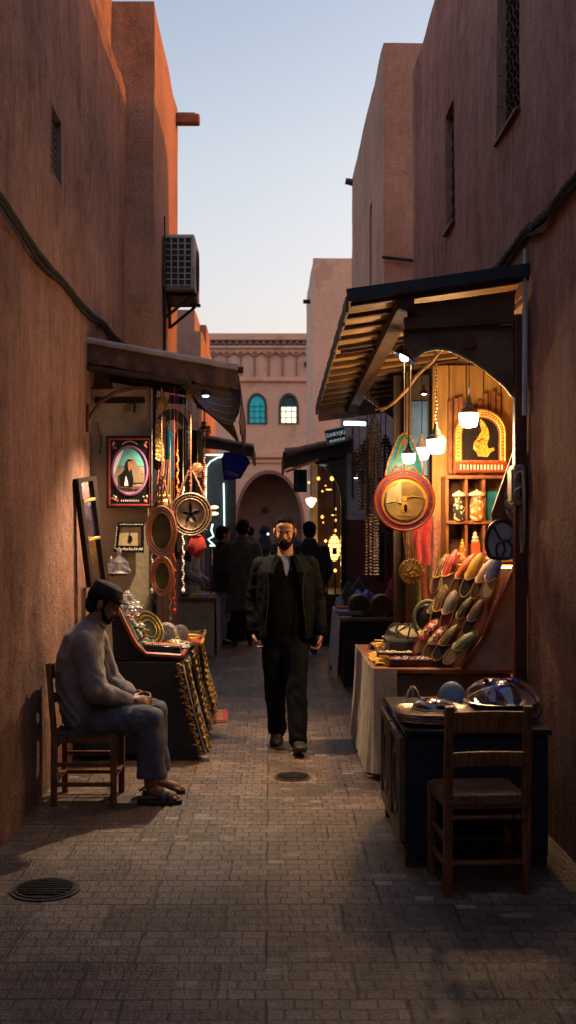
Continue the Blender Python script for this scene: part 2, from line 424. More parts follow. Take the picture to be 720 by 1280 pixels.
# ------------------------------------------------------------------ camera, sky, sun
sc = bpy.context.scene
cam = bpy.data.cameras.new('camera'); co = bpy.data.objects.new('camera', cam); C.objects.link(co); sc.camera = co
co.location = (0,0,1.7); co.rotation_euler = (PI/2,0,0)
cam.sensor_fit = 'VERTICAL'; cam.sensor_height = 36; cam.lens = 36*1400/1280; cam.shift_x = 22/1280; cam.shift_y = 17/1280
cam.clip_end = 600; cam.clip_start = .05
cam.dof.use_dof = True; cam.dof.focus_distance = 8.2; cam.dof.aperture_fstop = 3.2
SUN_EL, SUN_AZ = math.radians(13.5), math.radians(82)
w = bpy.data.worlds.new('World'); sc.world = w; w.use_nodes = True; nt = w.node_tree
sky = nt.nodes.new('ShaderNodeTexSky'); sky.sky_type = 'NISHITA'; sky.sun_disc = False
sky.sun_elevation = SUN_EL; sky.sun_rotation = SUN_AZ; sky.dust_density = 8; sky.air_density = 1.0; sky.ozone_density = 1.6; sky.altitude = 450
_g = nt.nodes.new('ShaderNodeTexCoord'); _s = nt.nodes.new('ShaderNodeSeparateXYZ'); _r = nt.nodes.new('ShaderNodeValToRGB'); _m = nt.nodes.new('ShaderNodeMix')
nt.links.new(_g.outputs['Generated'], _s.inputs[0]); nt.links.new(_s.outputs['Z'], _r.inputs[0])   # dusty evening air: warmer towards the horizon
e_ = _r.color_ramp.elements; e_[0].position = .17; e_[0].color = (.76,.56,.465,1); e_[1].position = .46; e_[1].color = (.55,.465,.41,1); q_ = e_.new(.31); q_.color = (.70,.545,.44,1); q_ = e_.new(.70); q_.color = (1.0,.84,.74,1)
_m.data_type = 'RGBA'; _m.blend_type = 'MULTIPLY'; _m.inputs['Factor'].default_value = 1
nt.links.new(sky.outputs[0], _m.inputs['A']); nt.links.new(_r.outputs[0], _m.inputs['B'])
# the glow of the low sun in the dust is amber
_d = nt.nodes.new('ShaderNodeVectorMath'); _d.operation = 'DOT_PRODUCT'; nt.links.new(_g.outputs['Generated'], _d.inputs[0]); _d.inputs[1].default_value = (math.sin(SUN_AZ)*math.cos(SUN_EL), math.cos(SUN_AZ)*math.cos(SUN_EL), math.sin(SUN_EL))
_q = nt.nodes.new('ShaderNodeMapRange'); _q.inputs['From Min'].default_value = .50; _q.inputs['From Max'].default_value = .97; nt.links.new(_d.outputs['Value'], _q.inputs[0])
_a = nt.nodes.new('ShaderNodeMix'); _a.data_type = 'RGBA'; nt.links.new(_q.outputs[0], _a.inputs['Factor']); _a.inputs['A'].default_value = (1,1,1,1); _a.inputs['B'].default_value = (.20,.085,.018,1)
_n = nt.nodes.new('ShaderNodeMix'); _n.data_type = 'RGBA'; _n.blend_type = 'MULTIPLY'; _n.inputs['Factor'].default_value = 1
nt.links.new(_m.outputs['Result'], _n.inputs['A']); nt.links.new(_a.outputs['Result'], _n.inputs['B'])
nt.links.new(_n.outputs['Result'], nt.nodes['Background'].inputs[0]); nt.nodes['Background'].inputs[1].default_value = SKY
sl = bpy.data.lights.new('sun', 'SUN'); so = bpy.data.objects.new('sun', sl); C.objects.link(so)
sl.energy = .50; sl.angle = math.radians(.5); sl.color = (1, .36, .06)
d = V((math.sin(SUN_AZ)*math.cos(SUN_EL), math.cos(SUN_AZ)*math.cos(SUN_EL), math.sin(SUN_EL)))
so.rotation_euler = d.to_track_quat('Z', 'Y').to_euler(); so.location = d*40
sc.view_settings.view_transform = 'Standard'; sc.view_settings.look = 'None'; sc.view_settings.exposure = EXPO; sc.view_settings.gamma = 1
sc.cycles.max_bounces = 8; sc.cycles.transparent_max_bounces = 8; sc.cycles.use_denoising = True
sc.cycles.sample_clamp_indirect = 6
def lamp(name, loc, watt, col, r=.03, parent=None, spot=None, rot=None):
    l = bpy.data.lights.new(name, 'SPOT' if spot else 'POINT'); l.energy = watt; l.color = col; l.shadow_soft_size = r
    if spot: l.spot_size = spot; l.spot_blend = .6
    o = bpy.data.objects.new(name, l); C.objects.link(o); o.location = loc
    if rot: o.rotation_euler = rot
    if parent: o.parent = parent
    return o

# ------------------------------------------------------------------ palette
PL = plaster('red_plaster', (.43,.238,.182), (.18,.095,.072), .7, 1.0)
PT = plaster('warm_plaster', (.47,.258,.18), (.29,.152,.104), .5, .8)
PF = plaster('pink_plaster', (.73,.43,.30), (.58,.335,.23), .25, .35)
WD = M('dark_wood', (.055,.022,.012), .45, bump=.4, vs=5, bs=30, stretch=(1,1,8), var=.5)
WC = M('chair_wood', (.20,.068,.024), .42, bump=.35, vs=6, bs=40, stretch=(14,14,1.5), var=.55, coat=.2)
WS = M('shelf_wood', (.24,.085,.03), .45, bump=.3, vs=6, bs=40, stretch=(2,12,2), var=.45)
WR = M('redbrown_paint', (.10,.028,.022), .4, bump=.2, vs=8, var=.4)
BM_ = M('black_metal', (.018,.018,.022), .38, .6, bump=.15)
IR = M('iron', (.035,.028,.025), .55, .7, bump=.5, bs=90)
ST = M('grey_metal', (.32,.31,.30), .4, .7, bump=.2, var=.3)
BK = M('black_cloth', (.012,.012,.016), .85, bump=.35, bs=200, sheen=.2)
GD = M('gold_metal', (.60,.37,.10), .3, .45, bump=.4, bs=80, var=.35)
GP = M('gold_paint', (.75,.46,.10), .42, .25, bump=.25, var=.25)
SV = M('silver_metal', (.74,.71,.68), .22, .35, bump=.35, bs=70, var=.25)
BR = M('brass', (.5,.36,.14), .28, .95, bump=.3)
RDp = M('red_paint', (.42,.035,.02), .45)
ORp = M('orange_paint', (.75,.22,.04), .45)
YLp = M('yellow_paint', (.72,.42,.05), .5)
BLp = M('blue_paint', (.03,.06,.38), .35)
TLp = M('teal_paint', (.02,.36,.42), .4)
CRp = M('cream_paint', (.72,.62,.45), .6)
WHp = M('white_paint', (.78,.76,.72), .5)
BKp = M('black_lacquer', (.012,.010,.012), .22, coat=.3)
MIR = M('mirror_glass', (.8,.8,.78), .04, 1., var=.05, bump=0)
GLS = M('clear_glass', (.95,.96,1.), .02, trans=1., var=.0, bump=0, ior=1.45)
SKN = M('skin', (.36,.17,.10), .5, var=.18, vs=22, bump=.2, bs=160, spec=.4)
HAIR = M('dark_hair', (.010,.007,.006), .8, spec=.12, bump=.9, bs=190, var=.5, vs=60, stretch=(1,1,.3))
RAG = M('rag_cream', (.5,.4,.27), .9, bump=.4, bs=120)

# ------------------------------------------------------------------ ground
gm = MB(); gm.add([(-150,-60,0),(150,-60,0),(150,300,0),(-150,300,0)], [(0,1,2,3)]); ground = struct('ground', gm, paving())

# ------------------------------------------------------------------ buildings
def building(name, label, mb, mat, amp=.014, seed=0.):
    amp *= 1.5
    t = thing(name, label, 'building', (0,0,0)); mb.noise(amp, .9, seed); mb.noise(amp*.35, 4., seed+3)
    for v in mb.v: v.z = max(v.z, -.05)
    part('facade', mb, mat, t, ang=.9); return t
# left house: storey with a ledge, upper storey set back
lh = building('plastered_house', 'tall red-brown plaster house with a small grated vent, behind the seated man', block([-4.2,-1.57,-1.43], [-14,7.25,7.64,8.9,11.06], [-.05,3.99,4.46,6.0,9.2],
     lambda x,y,z: not (z > 6.0 and y < 8.9) and not (x > -1.57 and (z > 6.0 or (7.25 < y < 7.64 and 3.99 < z < 4.46))), .3, 3.), PL, .016, 1)
g = MB(); g.box((-1.475,7.445,4.225),(.012,.38,.46)); part('vent_plate', g, M('vent_mesh', (.13,.10,.09), .7, bump=1., bs=120), lh)
g = MB()
for i in range(7):
    for k in range(9): g.box((-1.462,7.30+i*.05,4.03+k*.05),(.012,.02,.02),b=.002)
for yy in (7.26,7.63): g.box((-1.445,yy,4.225),(.05,.025,.48))
for zz in (4.0,4.45): g.box((-1.446,7.445,zz),(.048,.40,.025))
part('vent_grille', g, M('vent_frame', (.17,.12,.10), .8, bump=.5), lh)
# left tower
lt = building('tower_house', 'left tower house carrying the air conditioner, its upper side in orange sun', block([-4.2,-1.155], [11.09,13.95], [-.05,6.88], lambda *a: True, .25, 1.), PT, .014, 5)
g = MB(); g.prism([(12.25,1.9),(13.75,1.9),(13.75,2.78),(13.0,2.98),(12.25,2.78)], -1.15,-1.125, ax='YZ'); w_ = part('window', g, BKp, lt)
g = MB(); g.box((-1.118,13.0,2.5),(.012,1.25,.52)); part('pane', g, M('teal_glass', (.01,.30,.36), .3, emit=.06, ecol=(.0,.30,.36), var=.2, vs=4), w_)
g = MB(); g.box((-1.118,13.0,2.07),(.012,1.25,.28)); part('pane', g, M('yellow_glass', (.6,.42,.08), .4, emit=.02, ecol=(.6,.4,.05)), w_, label='yellow lower pane')
g = MB(); g.tube([(-1.13,11.95,3.2),(-1.12,11.95,4.05),(-1.13,11.96,5.0)], .008); part('drain_pipe', g, IR, lt)
# low shop house with shallow side behind second awning
lb = building('low_shop_house', 'low plaster shop house behind the neon-lit stall', block([-4.2,-1.25], [13.97,20.9], [-.05,3.45], lambda *a: True, .4, 1.), PT, .012, 8)
l3 = building('narrow_house', 'narrow house beyond the air conditioner with a thin sunlit edge', block([-4.2,-1.42,-1.30], [21.0,22.6,24.0,29.0], [-.05,5.35,5.75],
     lambda x,y,z: (z < 5.35 or y > 22.6 and y < 24 or x < -1.42) and not(x > -1.42 and y > 24), .4, 1.), PT, .012, 11)
# right house with the shop recess and two barred windows
WA, WB = (6.87,7.54,4.27,5.5), (9.30,9.78,4.24,5.25)
def right_solid(x, y, z):
    if y > 12.0 and x < 1.7: return False  # unseen set-back end, added to place the edge of the sun
    if 6.75 < y < 9.25 and x < 2.4 and z < 3.1: return False
    for a,b,c,d_ in (WA, WB):
        if a < y < b and c < z < d_ and x < 1.78: return False
    return True
rh = building('shop_house', 'tall red-brown house with two barred windows above the lit shop', block([1.53,1.7,1.78,2.4,4.4], [-14,6.75,WA[0],WA[1],9.25,WB[0],WB[1],12.0,13.05], [-.05,3.1,WB[2],WA[2],WB[3],WA[3],6.56], right_solid, .3, 3.), PL, .014, 21)
for (a,b,c,d_) in (WA, WB):
    g = MB()
    for yy in (a+.02,b-.02): g.box((1.66,yy,(c+d_)/2),(.05,.035,d_-c-.01))
    for zz in (c+.02,d_-.02): g.box((1.66,(a+b)/2,zz),(.05,b-a-.01,.035))
    g.box((1.53,(a+b)/2,c-.01),(.06,b-a+.02,.022)); w_ = part('window', g, M('window_frame', (.09,.035,.025), .6, bump=.3), rh)
    g = MB(); g.box((1.70,(a+b)/2,(c+d_)/2),(.012,b-a-.03,d_-c-.03)); part('pane', g, M('dark_pane', (.012,.012,.016), .12), w_)
    g = MB(); n = round((b-a)/.095)
    for i in range(1,n): g.tube([(1.60,a+(b-a)*i/n,c),(1.60,a+(b-a)*i/n,d_)], .0075, 6)
    m_ = round((d_-c)/.11)
    for i in range(1,m_):
        zz = c+(d_-c)*i/m_; g.tube([(1.592,a+.02,zz),(1.592,b-.02,zz)], .0075, 6)
        for k in range(n):
            g.tube([(1.585, a+(b-a)*(k+.5)/n+.03*math.cos(t), zz-.055+.03*math.sin(t)) for t in [j*PI/4 for j in range(8)]], .005, 5, closed=True)
    part('iron_grille', g, IR, w_)
# ochre boarded lining of the recess
g = MB()
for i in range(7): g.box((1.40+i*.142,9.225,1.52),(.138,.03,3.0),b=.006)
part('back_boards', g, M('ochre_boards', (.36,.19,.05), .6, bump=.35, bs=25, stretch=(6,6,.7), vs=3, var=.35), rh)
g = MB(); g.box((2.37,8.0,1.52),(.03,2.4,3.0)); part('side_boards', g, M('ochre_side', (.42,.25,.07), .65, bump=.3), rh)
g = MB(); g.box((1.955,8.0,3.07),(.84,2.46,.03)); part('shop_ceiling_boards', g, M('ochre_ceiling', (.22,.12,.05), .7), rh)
# right tower and beyond
rt = building('square_tower', 'square plaster tower on the right with narrow slits and a dark pipe', block([1.53,1.65,4.6], [15.1,16.9,17.3,18.7,19.1,21.0], [-.05,4.75,5.6,6.6,8.2],
     lambda x,y,z: not (x < 1.65 and ((16.9 < y < 17.3 and 4.75 < z < 6.6) or (18.7 < y < 19.1 and 4.75 < z < 5.6))), .35, 1.), PT, .014, 31)
g = MB(); g.tube([(1.5,15.05,5.31),(1.95,15.05,5.26)], .022); part('conduit', g, IR, rt)
g = MB(); g.tube([(1.56,20.9,8.1),(1.40,20.9,8.13)], [.07,.06]); part('roof_spout', g, WD, rt)
r3 = building('far_corner_house', 'pale corner house on the right before the gate', block([1.28,5.2], [33.7,40.0], [-.05,9.75], lambda *a: True, .6, 1.), PF, .02, 41)
g = MB(); g.tube([(1.3,36,8.9),(1.05,36,8.9)], .07); part('roof_spout', g, IR, r3)
bb = building('rear_shade_block', 'unseen plaster house added behind the viewer to darken the near paving', block([-4.5,4.6],[-18,-14.2],[-.05,8.6], lambda *a: True, .8, 1.), PT, .012, 66)  # unseen, added to cut the sky light on the foreground
bh = building('gap_sun_blocker', 'unseen plain block added in the right gap to stop low sun', block([4.0,6.5],[12.2,15.1],[-.05,4.75], lambda *a: True, .6, 1.), PT, .012, 61)  # unseen, added so low sun stays off the ground and figures
# low shop house on the right with white wall
lw = building('whitewashed_shop', 'low shop house with white and maroon wall on the right', block([.92,1.9], [14.35,14.75], [-.05,3.15], lambda *a: True, .4, 1.), M('grey_whitewash', (.44,.43,.45), .85, bump=.5, bs=20), .01, 50)
g = MB(); g.box((1.30,14.325,.9),(.72,.02,1.75)); part('maroon_dado', g, M('maroon', (.12,.02,.016), .6), lw)
for xx in (.96,1.08): 
    g = MB(); g.box((xx-.03,14.31,2.5),(.022,.03,.9)); part('wall_slat', g, WD, lw)
lw2 = building('right_shop_row', 'row of plaster shops behind the lantern stall', block([1.95,4.6], [21.02,33.6], [-.05,4.2], lambda *a: True, .6, 1.), PT, .012, 52)
# ------------------------------------------------------------------ gate building at the end
S = 50.; k_ = S/1400
gx = lambda px: (px-338)*k_
gz = lambda py: 1.7+(657-py)*k_
gt_ = thing('gate_building', 'pink plaster gate building with a big pointed archway and two arched windows', 'building', (0,S,0))
def pointed(cx, z0, hw, zs, zt, n=10, grow=0.):
    """outline of a pointed arch from the bottom left, round the point, to the bottom right"""
    hw += grow; zt += grow*1.2; L_ = [(cx-hw,z0)]
    for i in range(n+1):
        a = PI-(PI/2)*i/n; r = 1.0
        x = cx+hw*math.cos(a)*(1-.10*math.sin(2*a)*-1*.5); z = zs+(zt-zs)*math.sin(a)**.88
        L_.append((x,z))
    R_ = [(2*cx-x,z) for x,z in L_[::-1]][1:]
    return L_+R_
g = MB()
arch = pointed(gx(336.5), 0, 41.5*k_, gz(655), gz(591), 14)
win1 = pointed(gx(321.5), gz(530), 11*k_, gz(508), gz(493), 8)
win2 = pointed(gx(361), gz(530), 11*k_, gz(508), gz(492), 8)
# facade with holes through planar triangulation
from mathutils.geometry import delaunay_2d_cdt
top = gz(420)
outer = [(-11,-.05),(arch[0][0],-.05)] + arch[1:-1] + [(arch[-1][0],-.05),(11,-.05),(11,top),(-11,top)]
pts = []; edges = []
for loop in (outer, win1, win2):
    o = len(pts); pts += [V(p) for p in loop]; edges += [(o+i, o+(i+1)%len(loop)) for i in range(len(loop))]
for i in range(40):
    for j in range(20):
        pts.append(V((-10.7+i*.55, .3+j*.5)))
vo, eo, fo, *_r = delaunay_2d_cdt(pts, edges, [], 0, 1e-5)
def inside(p, poly):
    c = False; n = len(poly)
    for i in range(n):
        a, b_ = poly[i], poly[i-1]
        if (a[1] > p[1]) != (b_[1] > p[1]) and p[0] < (b_[0]-a[0])*(p[1]-a[1])/(b_[1]-a[1])+a[0]: c = not c
    return c
fs = []
for f in fo:
    c_ = (sum(vo[i].x for i in f)/len(f), sum(vo[i].y for i in f)/len(f))
    if inside(c_, outer) and not inside(c_, win1) and not inside(c_, win2): fs.append(tuple(f))
g.add([(v.x,0,v.y) for v in vo], fs); g.add([(v.x,1.0,v.y) for v in vo], [f[::-1] for f in fs])
def reveal(loop, y0, y1, close=False):
    n = len(loop); m_ = n if close else n-1
    g.add([(x,y0,z) for x,z in loop]+[(x,y1,z) for x,z in loop], [(i,(i+1)%n,n+(i+1)%n,n+i) for i in range(m_)])
reveal(arch, 0, 1.0); reveal(win1, 0, 1.0, True); reveal(win2, 0, 1.0, True)
reveal([(-11,-.05),(-11,top),(11,top),(11,-.05)], 0, 1.0)
part('facade', g, PF, gt_)
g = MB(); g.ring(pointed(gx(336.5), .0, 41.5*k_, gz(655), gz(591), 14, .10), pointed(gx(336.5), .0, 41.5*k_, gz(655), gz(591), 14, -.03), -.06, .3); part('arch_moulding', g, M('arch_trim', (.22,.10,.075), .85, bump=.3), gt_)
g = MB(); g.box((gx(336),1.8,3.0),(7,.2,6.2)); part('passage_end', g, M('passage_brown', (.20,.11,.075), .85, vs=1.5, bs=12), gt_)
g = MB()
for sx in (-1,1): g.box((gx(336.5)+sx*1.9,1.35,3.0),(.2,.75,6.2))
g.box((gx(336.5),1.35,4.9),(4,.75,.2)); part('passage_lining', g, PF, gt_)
g = MB(); g.lathe([(0,-.05),(.15,-.05),(.15,.05),(.0,.05)], (gx(331),1.65,gz(637)), axis='Y'); part('porthole', g, BKp, gt_)
for (zc, h, dd) in ((gz(475),.16,.16),(gz(568),.30,.22),(gz(577),.12,.12),(gz(421.5),.30,.20),(gz(434),.12,.12)):
    g = MB(); g.box((0,-dd/2+.01,zc),(21.9,dd,h),b=.02); part('cornice', g, PF, gt_)
g = MB(); g.box((0,.0-.03,gz(428)),(21.8,.05,.27)); part('frieze_band', g, M('frieze_dark', (.09,.06,.055), .8), gt_)
g = MB()
for i in range(-34,35):
    x = i*.3; g.bar((x-.11,-.085,gz(428)-.11),(x+.11,-.085,gz(428)+.11),.03,.06,up=(0,1,0)); g.bar((x+.11,-.08,gz(428)-.11),(x-.11,-.08,gz(428)+.11),.03,.05,up=(0,1,0))
part('frieze_lattice', g, M('frieze_light', (.42,.34,.31), .8), gt_)
g = MB()
for i in range(-13,15):
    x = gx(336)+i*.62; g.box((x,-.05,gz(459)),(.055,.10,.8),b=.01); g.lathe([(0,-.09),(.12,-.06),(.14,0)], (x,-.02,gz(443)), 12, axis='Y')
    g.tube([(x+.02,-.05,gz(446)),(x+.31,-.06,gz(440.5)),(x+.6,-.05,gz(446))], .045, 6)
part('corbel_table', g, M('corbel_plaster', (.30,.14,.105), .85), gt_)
for wloop, pc, nm in ((win1, M('teal_window', (.02,.32,.36), .35, emit=.05, ecol=(.0,.5,.55)), 0), (win2, M('lit_window', (.7,.68,.6), .4, emit=.25, ecol=(1,.86,.62), var=.3, vs=3), 1)):
    cx = sum(p[0] for p in wloop)/len(wloop)
    cx = gx(321.5) if nm == 0 else gx(361)
    g = MB(); g.ring(pointed(cx, gz(530), 11*k_, gz(508), gz(493), 8, .05), pointed(cx, gz(530)+.05, 11*k_, gz(508), gz(493), 8, -.06), -.05, .12)
    w_ = part('window', g, M('gate_window_frame', (.05,.04,.035), .6), gt_)
    g = MB(); g.prism(pointed(cx, gz(530)+.05, 11*k_-.05, gz(508), gz(493)-.05 if nm == 0 else gz(509), 8) if nm == 0 else [(cx-.33,gz(530)+.05),(cx+.33,gz(530)+.05),(cx+.33,gz(508)),(cx-.33,gz(508))], .10, .14); part('pane', g, pc, w_)
    g = MB()
    for xx in (-.13,.13): g.box((cx+xx,.07,gz(517)),(.03,.03,.95))
    for zz in (gz(522),gz(514),gz(508)): g.box((cx,.06,zz),(.7,.03,.03))
    if nm: g.prism(pointed(cx, gz(508), 11*k_-.05, gz(507), gz(494), 8), .08, .16)
    part('glazing_bars', g, M('bar_dark', (.03,.08,.09) if nm == 0 else (.09,.07,.06), .5), w_)
g = MB(); g.sph((gx(384),-.12,gz(455)), .14); part('outdoor_lamp', g, BKp, gt_)

# ------------------------------------------------------------------ fittings on the walls
def cable(name, label, pts, r, seed, wraps=False, mat=None):
    rnd = random.Random(seed); g = MB(); P_ = [V(p) for p in pts]; Q = []
    for i in range(len(P_)-1):
        n = 14
        for k in range(n):
            t = k/n; Q.append(P_[i].lerp(P_[i+1], t)+V((0,0,-.03*math.sin(PI*t)+rnd.uniform(-.004,.004))))
    Q.append(P_[-1])
    g.tube(Q, r, 8)
    off = [q+V((0,0,-r*1.7+ .012*math.sin(i*.5))) for i, q in enumerate(Q)]
    g.tube(off, r*.6, 6)
    if wraps:
        H = [q+V((math.cos(i*.9)*r*1.15*.6,0,math.sin(i*.9)*r*1.15)) for i, q in enumerate([Q[j].lerp(Q[j+1], s_/5) for j in range(len(Q)-1) for s_ in range(5)])]
        g.tube(H, r*.35, 5)
    return solo(name, label, 'cable', g, mat or M('rubber', (.015,.014,.014), .85, bump=.3))
cable('wall_cable', 'thick black cable sagging along the left house wall', [(-1.41,3.0,3.55),(-1.40,5.9,3.40),(-1.41,7.6,3.36),(-1.40,9.4,3.40),(-1.41,10.98,3.47)], .021, 3)
cable('wall_cable', 'frayed black cable bundle rising along the right house wall to the awning', [(1.50,3.0,3.52),(1.50,5.6,3.41),(1.50,6.6,3.43),(1.51,8.1,3.44),(1.51,10,3.4)], .024, 4, True)
# gargoyle spout
g = MB(); g.box((0,0,0),(.30,.13,.12),b=.015); g.box((-.02,0,.05),(.24,.09,.06),b=.01)
solo('rain_spout', 'clay rain spout sticking out at the sunlit top of the left tower', 'spout', g, M('clay', (.22,.075,.045), .8), loc=(-1.02,13.8,6.70))
# air conditioner
ac = thing('air_conditioner', 'weathered air conditioner box on a bracket on the left tower', 'air conditioner', (-.985,12.45,4.22))
ACM = M('ac_paint', (.36,.33,.31), .5, var=.3, vs=6, bump=.15)
g = MB(); g.box((0,0,.31),(.34,.86,.60),b=.015); part('casing', g, ACM, ac)
g = MB(); g.box((-.01,-.436,.31),(.29,.012,.53)); part('coil', g, M('coil', (.03,.03,.035), .6, bump=.8, bs=200), ac)
g = MB()
for i in range(5): g.box((-.15+i*.0725,-.448,.31),(.016,.016,.55))
for k in range(9): g.box((-.005,-.449,.055+k*.064),(.30,.014,.013))
part('side_grille', g, ACM, ac)
g = MB()
for r_ in (.08,.13,.18,.23): g.tube([(.175,.05+r_*math.cos(t),.31+r_*math.sin(t)) for t in [j*PI/12 for j in range(24)]], .005, 5, closed=True)
for j in range(8): g.tube([(.175,.05,.31),(.175,.05+.23*math.cos(j*PI/4),.31+.23*math.sin(j*PI/4))], .004, 5)
part('fan_guard', g, IR, ac)
g = MB()
for yy in (-.3,.3):
    g.box((-.0,yy,-.015),(.38,.04,.035)); g.box((-.16,yy,-.14),(.03,.04,.28)); g.bar((-.15,yy,-.26),(.13,yy,-.03),.03,.03)
g.box((0,0,-.012),(.30,.64,.02)); part('bracket', g, IR, ac)
g = MB(); g.tube([(-.14,-.38,.5),(-.155,-.42,.2),(-.16,-.43,-.5),(-.155,-.5,-.9)], .013, 6); part('refrigerant_pipe', g, IR, ac)
# utility box by the post
ub = thing('meter_box', 'beige electric box with two round sockets on the right wall beside the shop post', 'electric box', (1.50,6.72,1.83))
UBM = M('beige_plastic', (.26,.19,.145), .5, bump=.1, var=.3)
g = MB(); g.box((-.02,0,.11),(.07,.16,.245),b=.012); part('box_body', g, UBM, ub)
for zz, r_ in ((.165,.03),(.065,.036)):
    g = MB(); g.lathe([(r_,-.012),(r_,.006),(r_*.75,.012),(r_*.7,.002),(0,.002)], (-.02,-.082,zz), 18, axis='Y'); s_ = part('socket', g, ST, ub)
    g = MB(); g.box((-.02,-.098,zz),(.012,.012,r_*1.3)); part('switch_lever', g, BKp, s_)
g = MB(); g.box((-.06,0,.11),(.012,.11,.19),b=.004); part('cover', g, UBM, ub)
solo('cable_loop', 'coil of beige cable hanging below the electric box', 'cable', MB().tube([(1.49,6.62+.05*math.cos(t)*1.0,1.78+.24*math.sin(t)) for t in [j*PI/14 for j in range(28)]], .010, 6, closed=True).tube([(1.49,6.70,1.83),(1.485,6.71,1.6),(1.49,6.69,1.4),(1.49,6.7,1.35)], .009, 6), UBM)
g = MB(); g.tube([(1.50,6.60,2.80),(1.50,6.60,3.33)], .012, 8); g.tube([(1.5,6.60,2.35),(1.5,6.60,2.98)], .017, 8)
solo('conduit_pipe', 'pale grey conduit pipe on the right wall above the electric box', 'pipe', g, M('grey_pvc', (.42,.42,.44), .4))
# manholes
def manhole(loc, r, label):
    t = thing('drain_cover', label, 'drain cover', loc)
    g = MB(); g.lathe([(r*1.0,.0),(r*1.10,0),(r*1.10,.004),(r*1.0,.004)], seg=36); part('collar', g, M('concrete_ring', (.09,.07,.06), .8, bump=.5), t)
    g = MB(); g.lathe([(r*.98,.0),(r*.98,.010),(r*.9,.010),(r*.9,.006),(0,.006)], seg=36)
    n = int(r*2/.03)
    for i in range(n):
        y = -r*.85+1.7*r*i/(n-1); x = math.sqrt(max(0,(r*.85)**2-y*y))
        if x > .02: g.box((0,y,.010),(2*x,.012,.010),b=.002)
    part('grating', g, IR, t)
manhole((-1.05,5.22,.004), .148, 'round iron drain cover in the dark paving near the left wall')
manhole((.15,7.56,.004), .115, 'small iron drain cover in the paving in front of the walking man')
# ------------------------------------------------------------------ right shop awning and front frame
CORR = M('corrugated_sheet', (.40,.23,.075), .5, .15, bump=.3, bs=22, stretch=(1,1,1), var=.45, vs=4)
NAVY = M('navy_trim', (.012,.016,.035), .4, bump=.15)
def zaw(x, y): return 3.17-(1.53-x)/1.06*.15-(y-6.6)/4.5*.17
aw = thing('awning', 'large corrugated awning over the lit shop on the right wall', 'awning', (1.53,8.8,2.95))
g = MB()
def cor(u, v):
    x = .47+1.14*u; y = 6.62+4.48*v; t = (y*3.05)%1.0
    s_ = .085*min(1, t*6)*(1-t)**.8   # lapped sheets: a sharp step then a slope
    return (x, y+.0*x, zaw(x,y)+s_+.006*noise.noise(V((x*3,y*5,0))))
g.grid(cor, 8, 270, .006); part('corrugated_sheet', g, CORR, aw, world=True, ang=.5)
g = MB()
for i in range(14):
    y = 6.62+i/3.05+.01; 
    if y < 11.05: g.bar((.475,y,zaw(.475,y)-.012),(1.60,y,zaw(1.60,y)-.012),.055,.03,up=(0,0,1),b=.008)
part('lap_shade_strips', g, M('lap_shade_brown', (.075,.035,.014), .7, bump=.3), aw, world=True)  # dark strips added to draw the shade lines of the laps
g = MB(); g.bar((.45,6.58,zaw(.45,6.6)+.035),(1.60,6.58,zaw(1.60,6.6)+.035),.03,.075,up=(0,0,1)); part('front_fascia', g, NAVY, aw, world=True)
g = MB()
for i in range(28):
    y = 6.62+i*.16; z = zaw(.46,y)
    g.box((.455,y+.08,z-.01+.008*math.sin(i*2.1)),(.018,.166,.10),rot=Euler((random.uniform(-.05,.05),0,0)),b=.004)
part('edge_slats', g, M('weathered_edge', (.12,.13,.11), .7, bump=.5, var=.5), aw, world=True)
g = MB(); g.bar((.47,11.1,zaw(.47,11.1)-.05),(1.55,11.1,zaw(1.5,11.1)-.05),.03,.14,up=(0,0,1)); part('end_board', g, WR, aw, world=True)
g = MB(); g.bar((.80,6.6,zaw(.79,6.6)-.05),(.80,11.1,zaw(.79,11.1)-.05),.10,.075); part('purlin', g, M('purlin_wood', (.065,.032,.018), .85, bump=.4), aw, world=True)
for i,(y) in enumerate((8.0,)):
    g = MB(); g.bar((.5,y,zaw(.5,y)-.02),(1.55,y,zaw(1.55,y)-.02),.04,.05); part('rafter', g, WD, aw, world=True)
g = MB(); g.bar((1.52,9.9,2.35),(.80,9.9,zaw(.8,9.9)-.06),.04,.04); part('strut', g, WD, aw, world=True)
fr = thing('arched_shopfront', 'dark red painted post and arched board framing the lit shop', 'shop front', (1.49,6.7,0))
g = MB(); g.box((1.492,6.70,1.48),(.072,.07,2.96),b=.006); part('post', g, WR, fr, world=True)
g = MB(); g.bar((.80,6.70,2.905),(1.455,6.70,2.945),.055,.075); part('crossbeam', g, WR, fr, world=True)
g = MB()
pa = [(.80,2.87),(.80,2.80),(.86,2.70),(.92,2.745),(.995,2.762),(1.07,2.752),(1.14,2.722),(1.21,2.686),(1.28,2.64),(1.34,2.59),(1.40,2.54),(1.455,2.47),(1.455,2.905)]
g.prism(pa, 6.715, 6.74); part('arched_board', g, M('arch_board', (.13,.07,.042), .6, bump=.45, bs=30, vs=4, var=.5), fr, world=True)
g = MB(); g.tube([(x,6.71,z-.003) for x,z in pa[2:-1]], .008, 6); part('arch_edge', g, M('arch_edge', (.3,.19,.07), .5), fr, world=True)
g = MB(); g.lathe([(0,-.02),(.018,-.02),(.026,-.008),(.026,0),(.042,0),(.044,.008)], (1.19,6.712,2.80), 20, axis='Y'); part('roundel', g, WR, fr, world=True)
g = MB(); g.prism([(.82,2.95),(1.46,2.985),(1.46,3.1),(.82,3.02)], 6.69, 6.71); part('infill_board', g, M('infill', (.10,.05,.03), .7, bump=.4), fr, world=True)

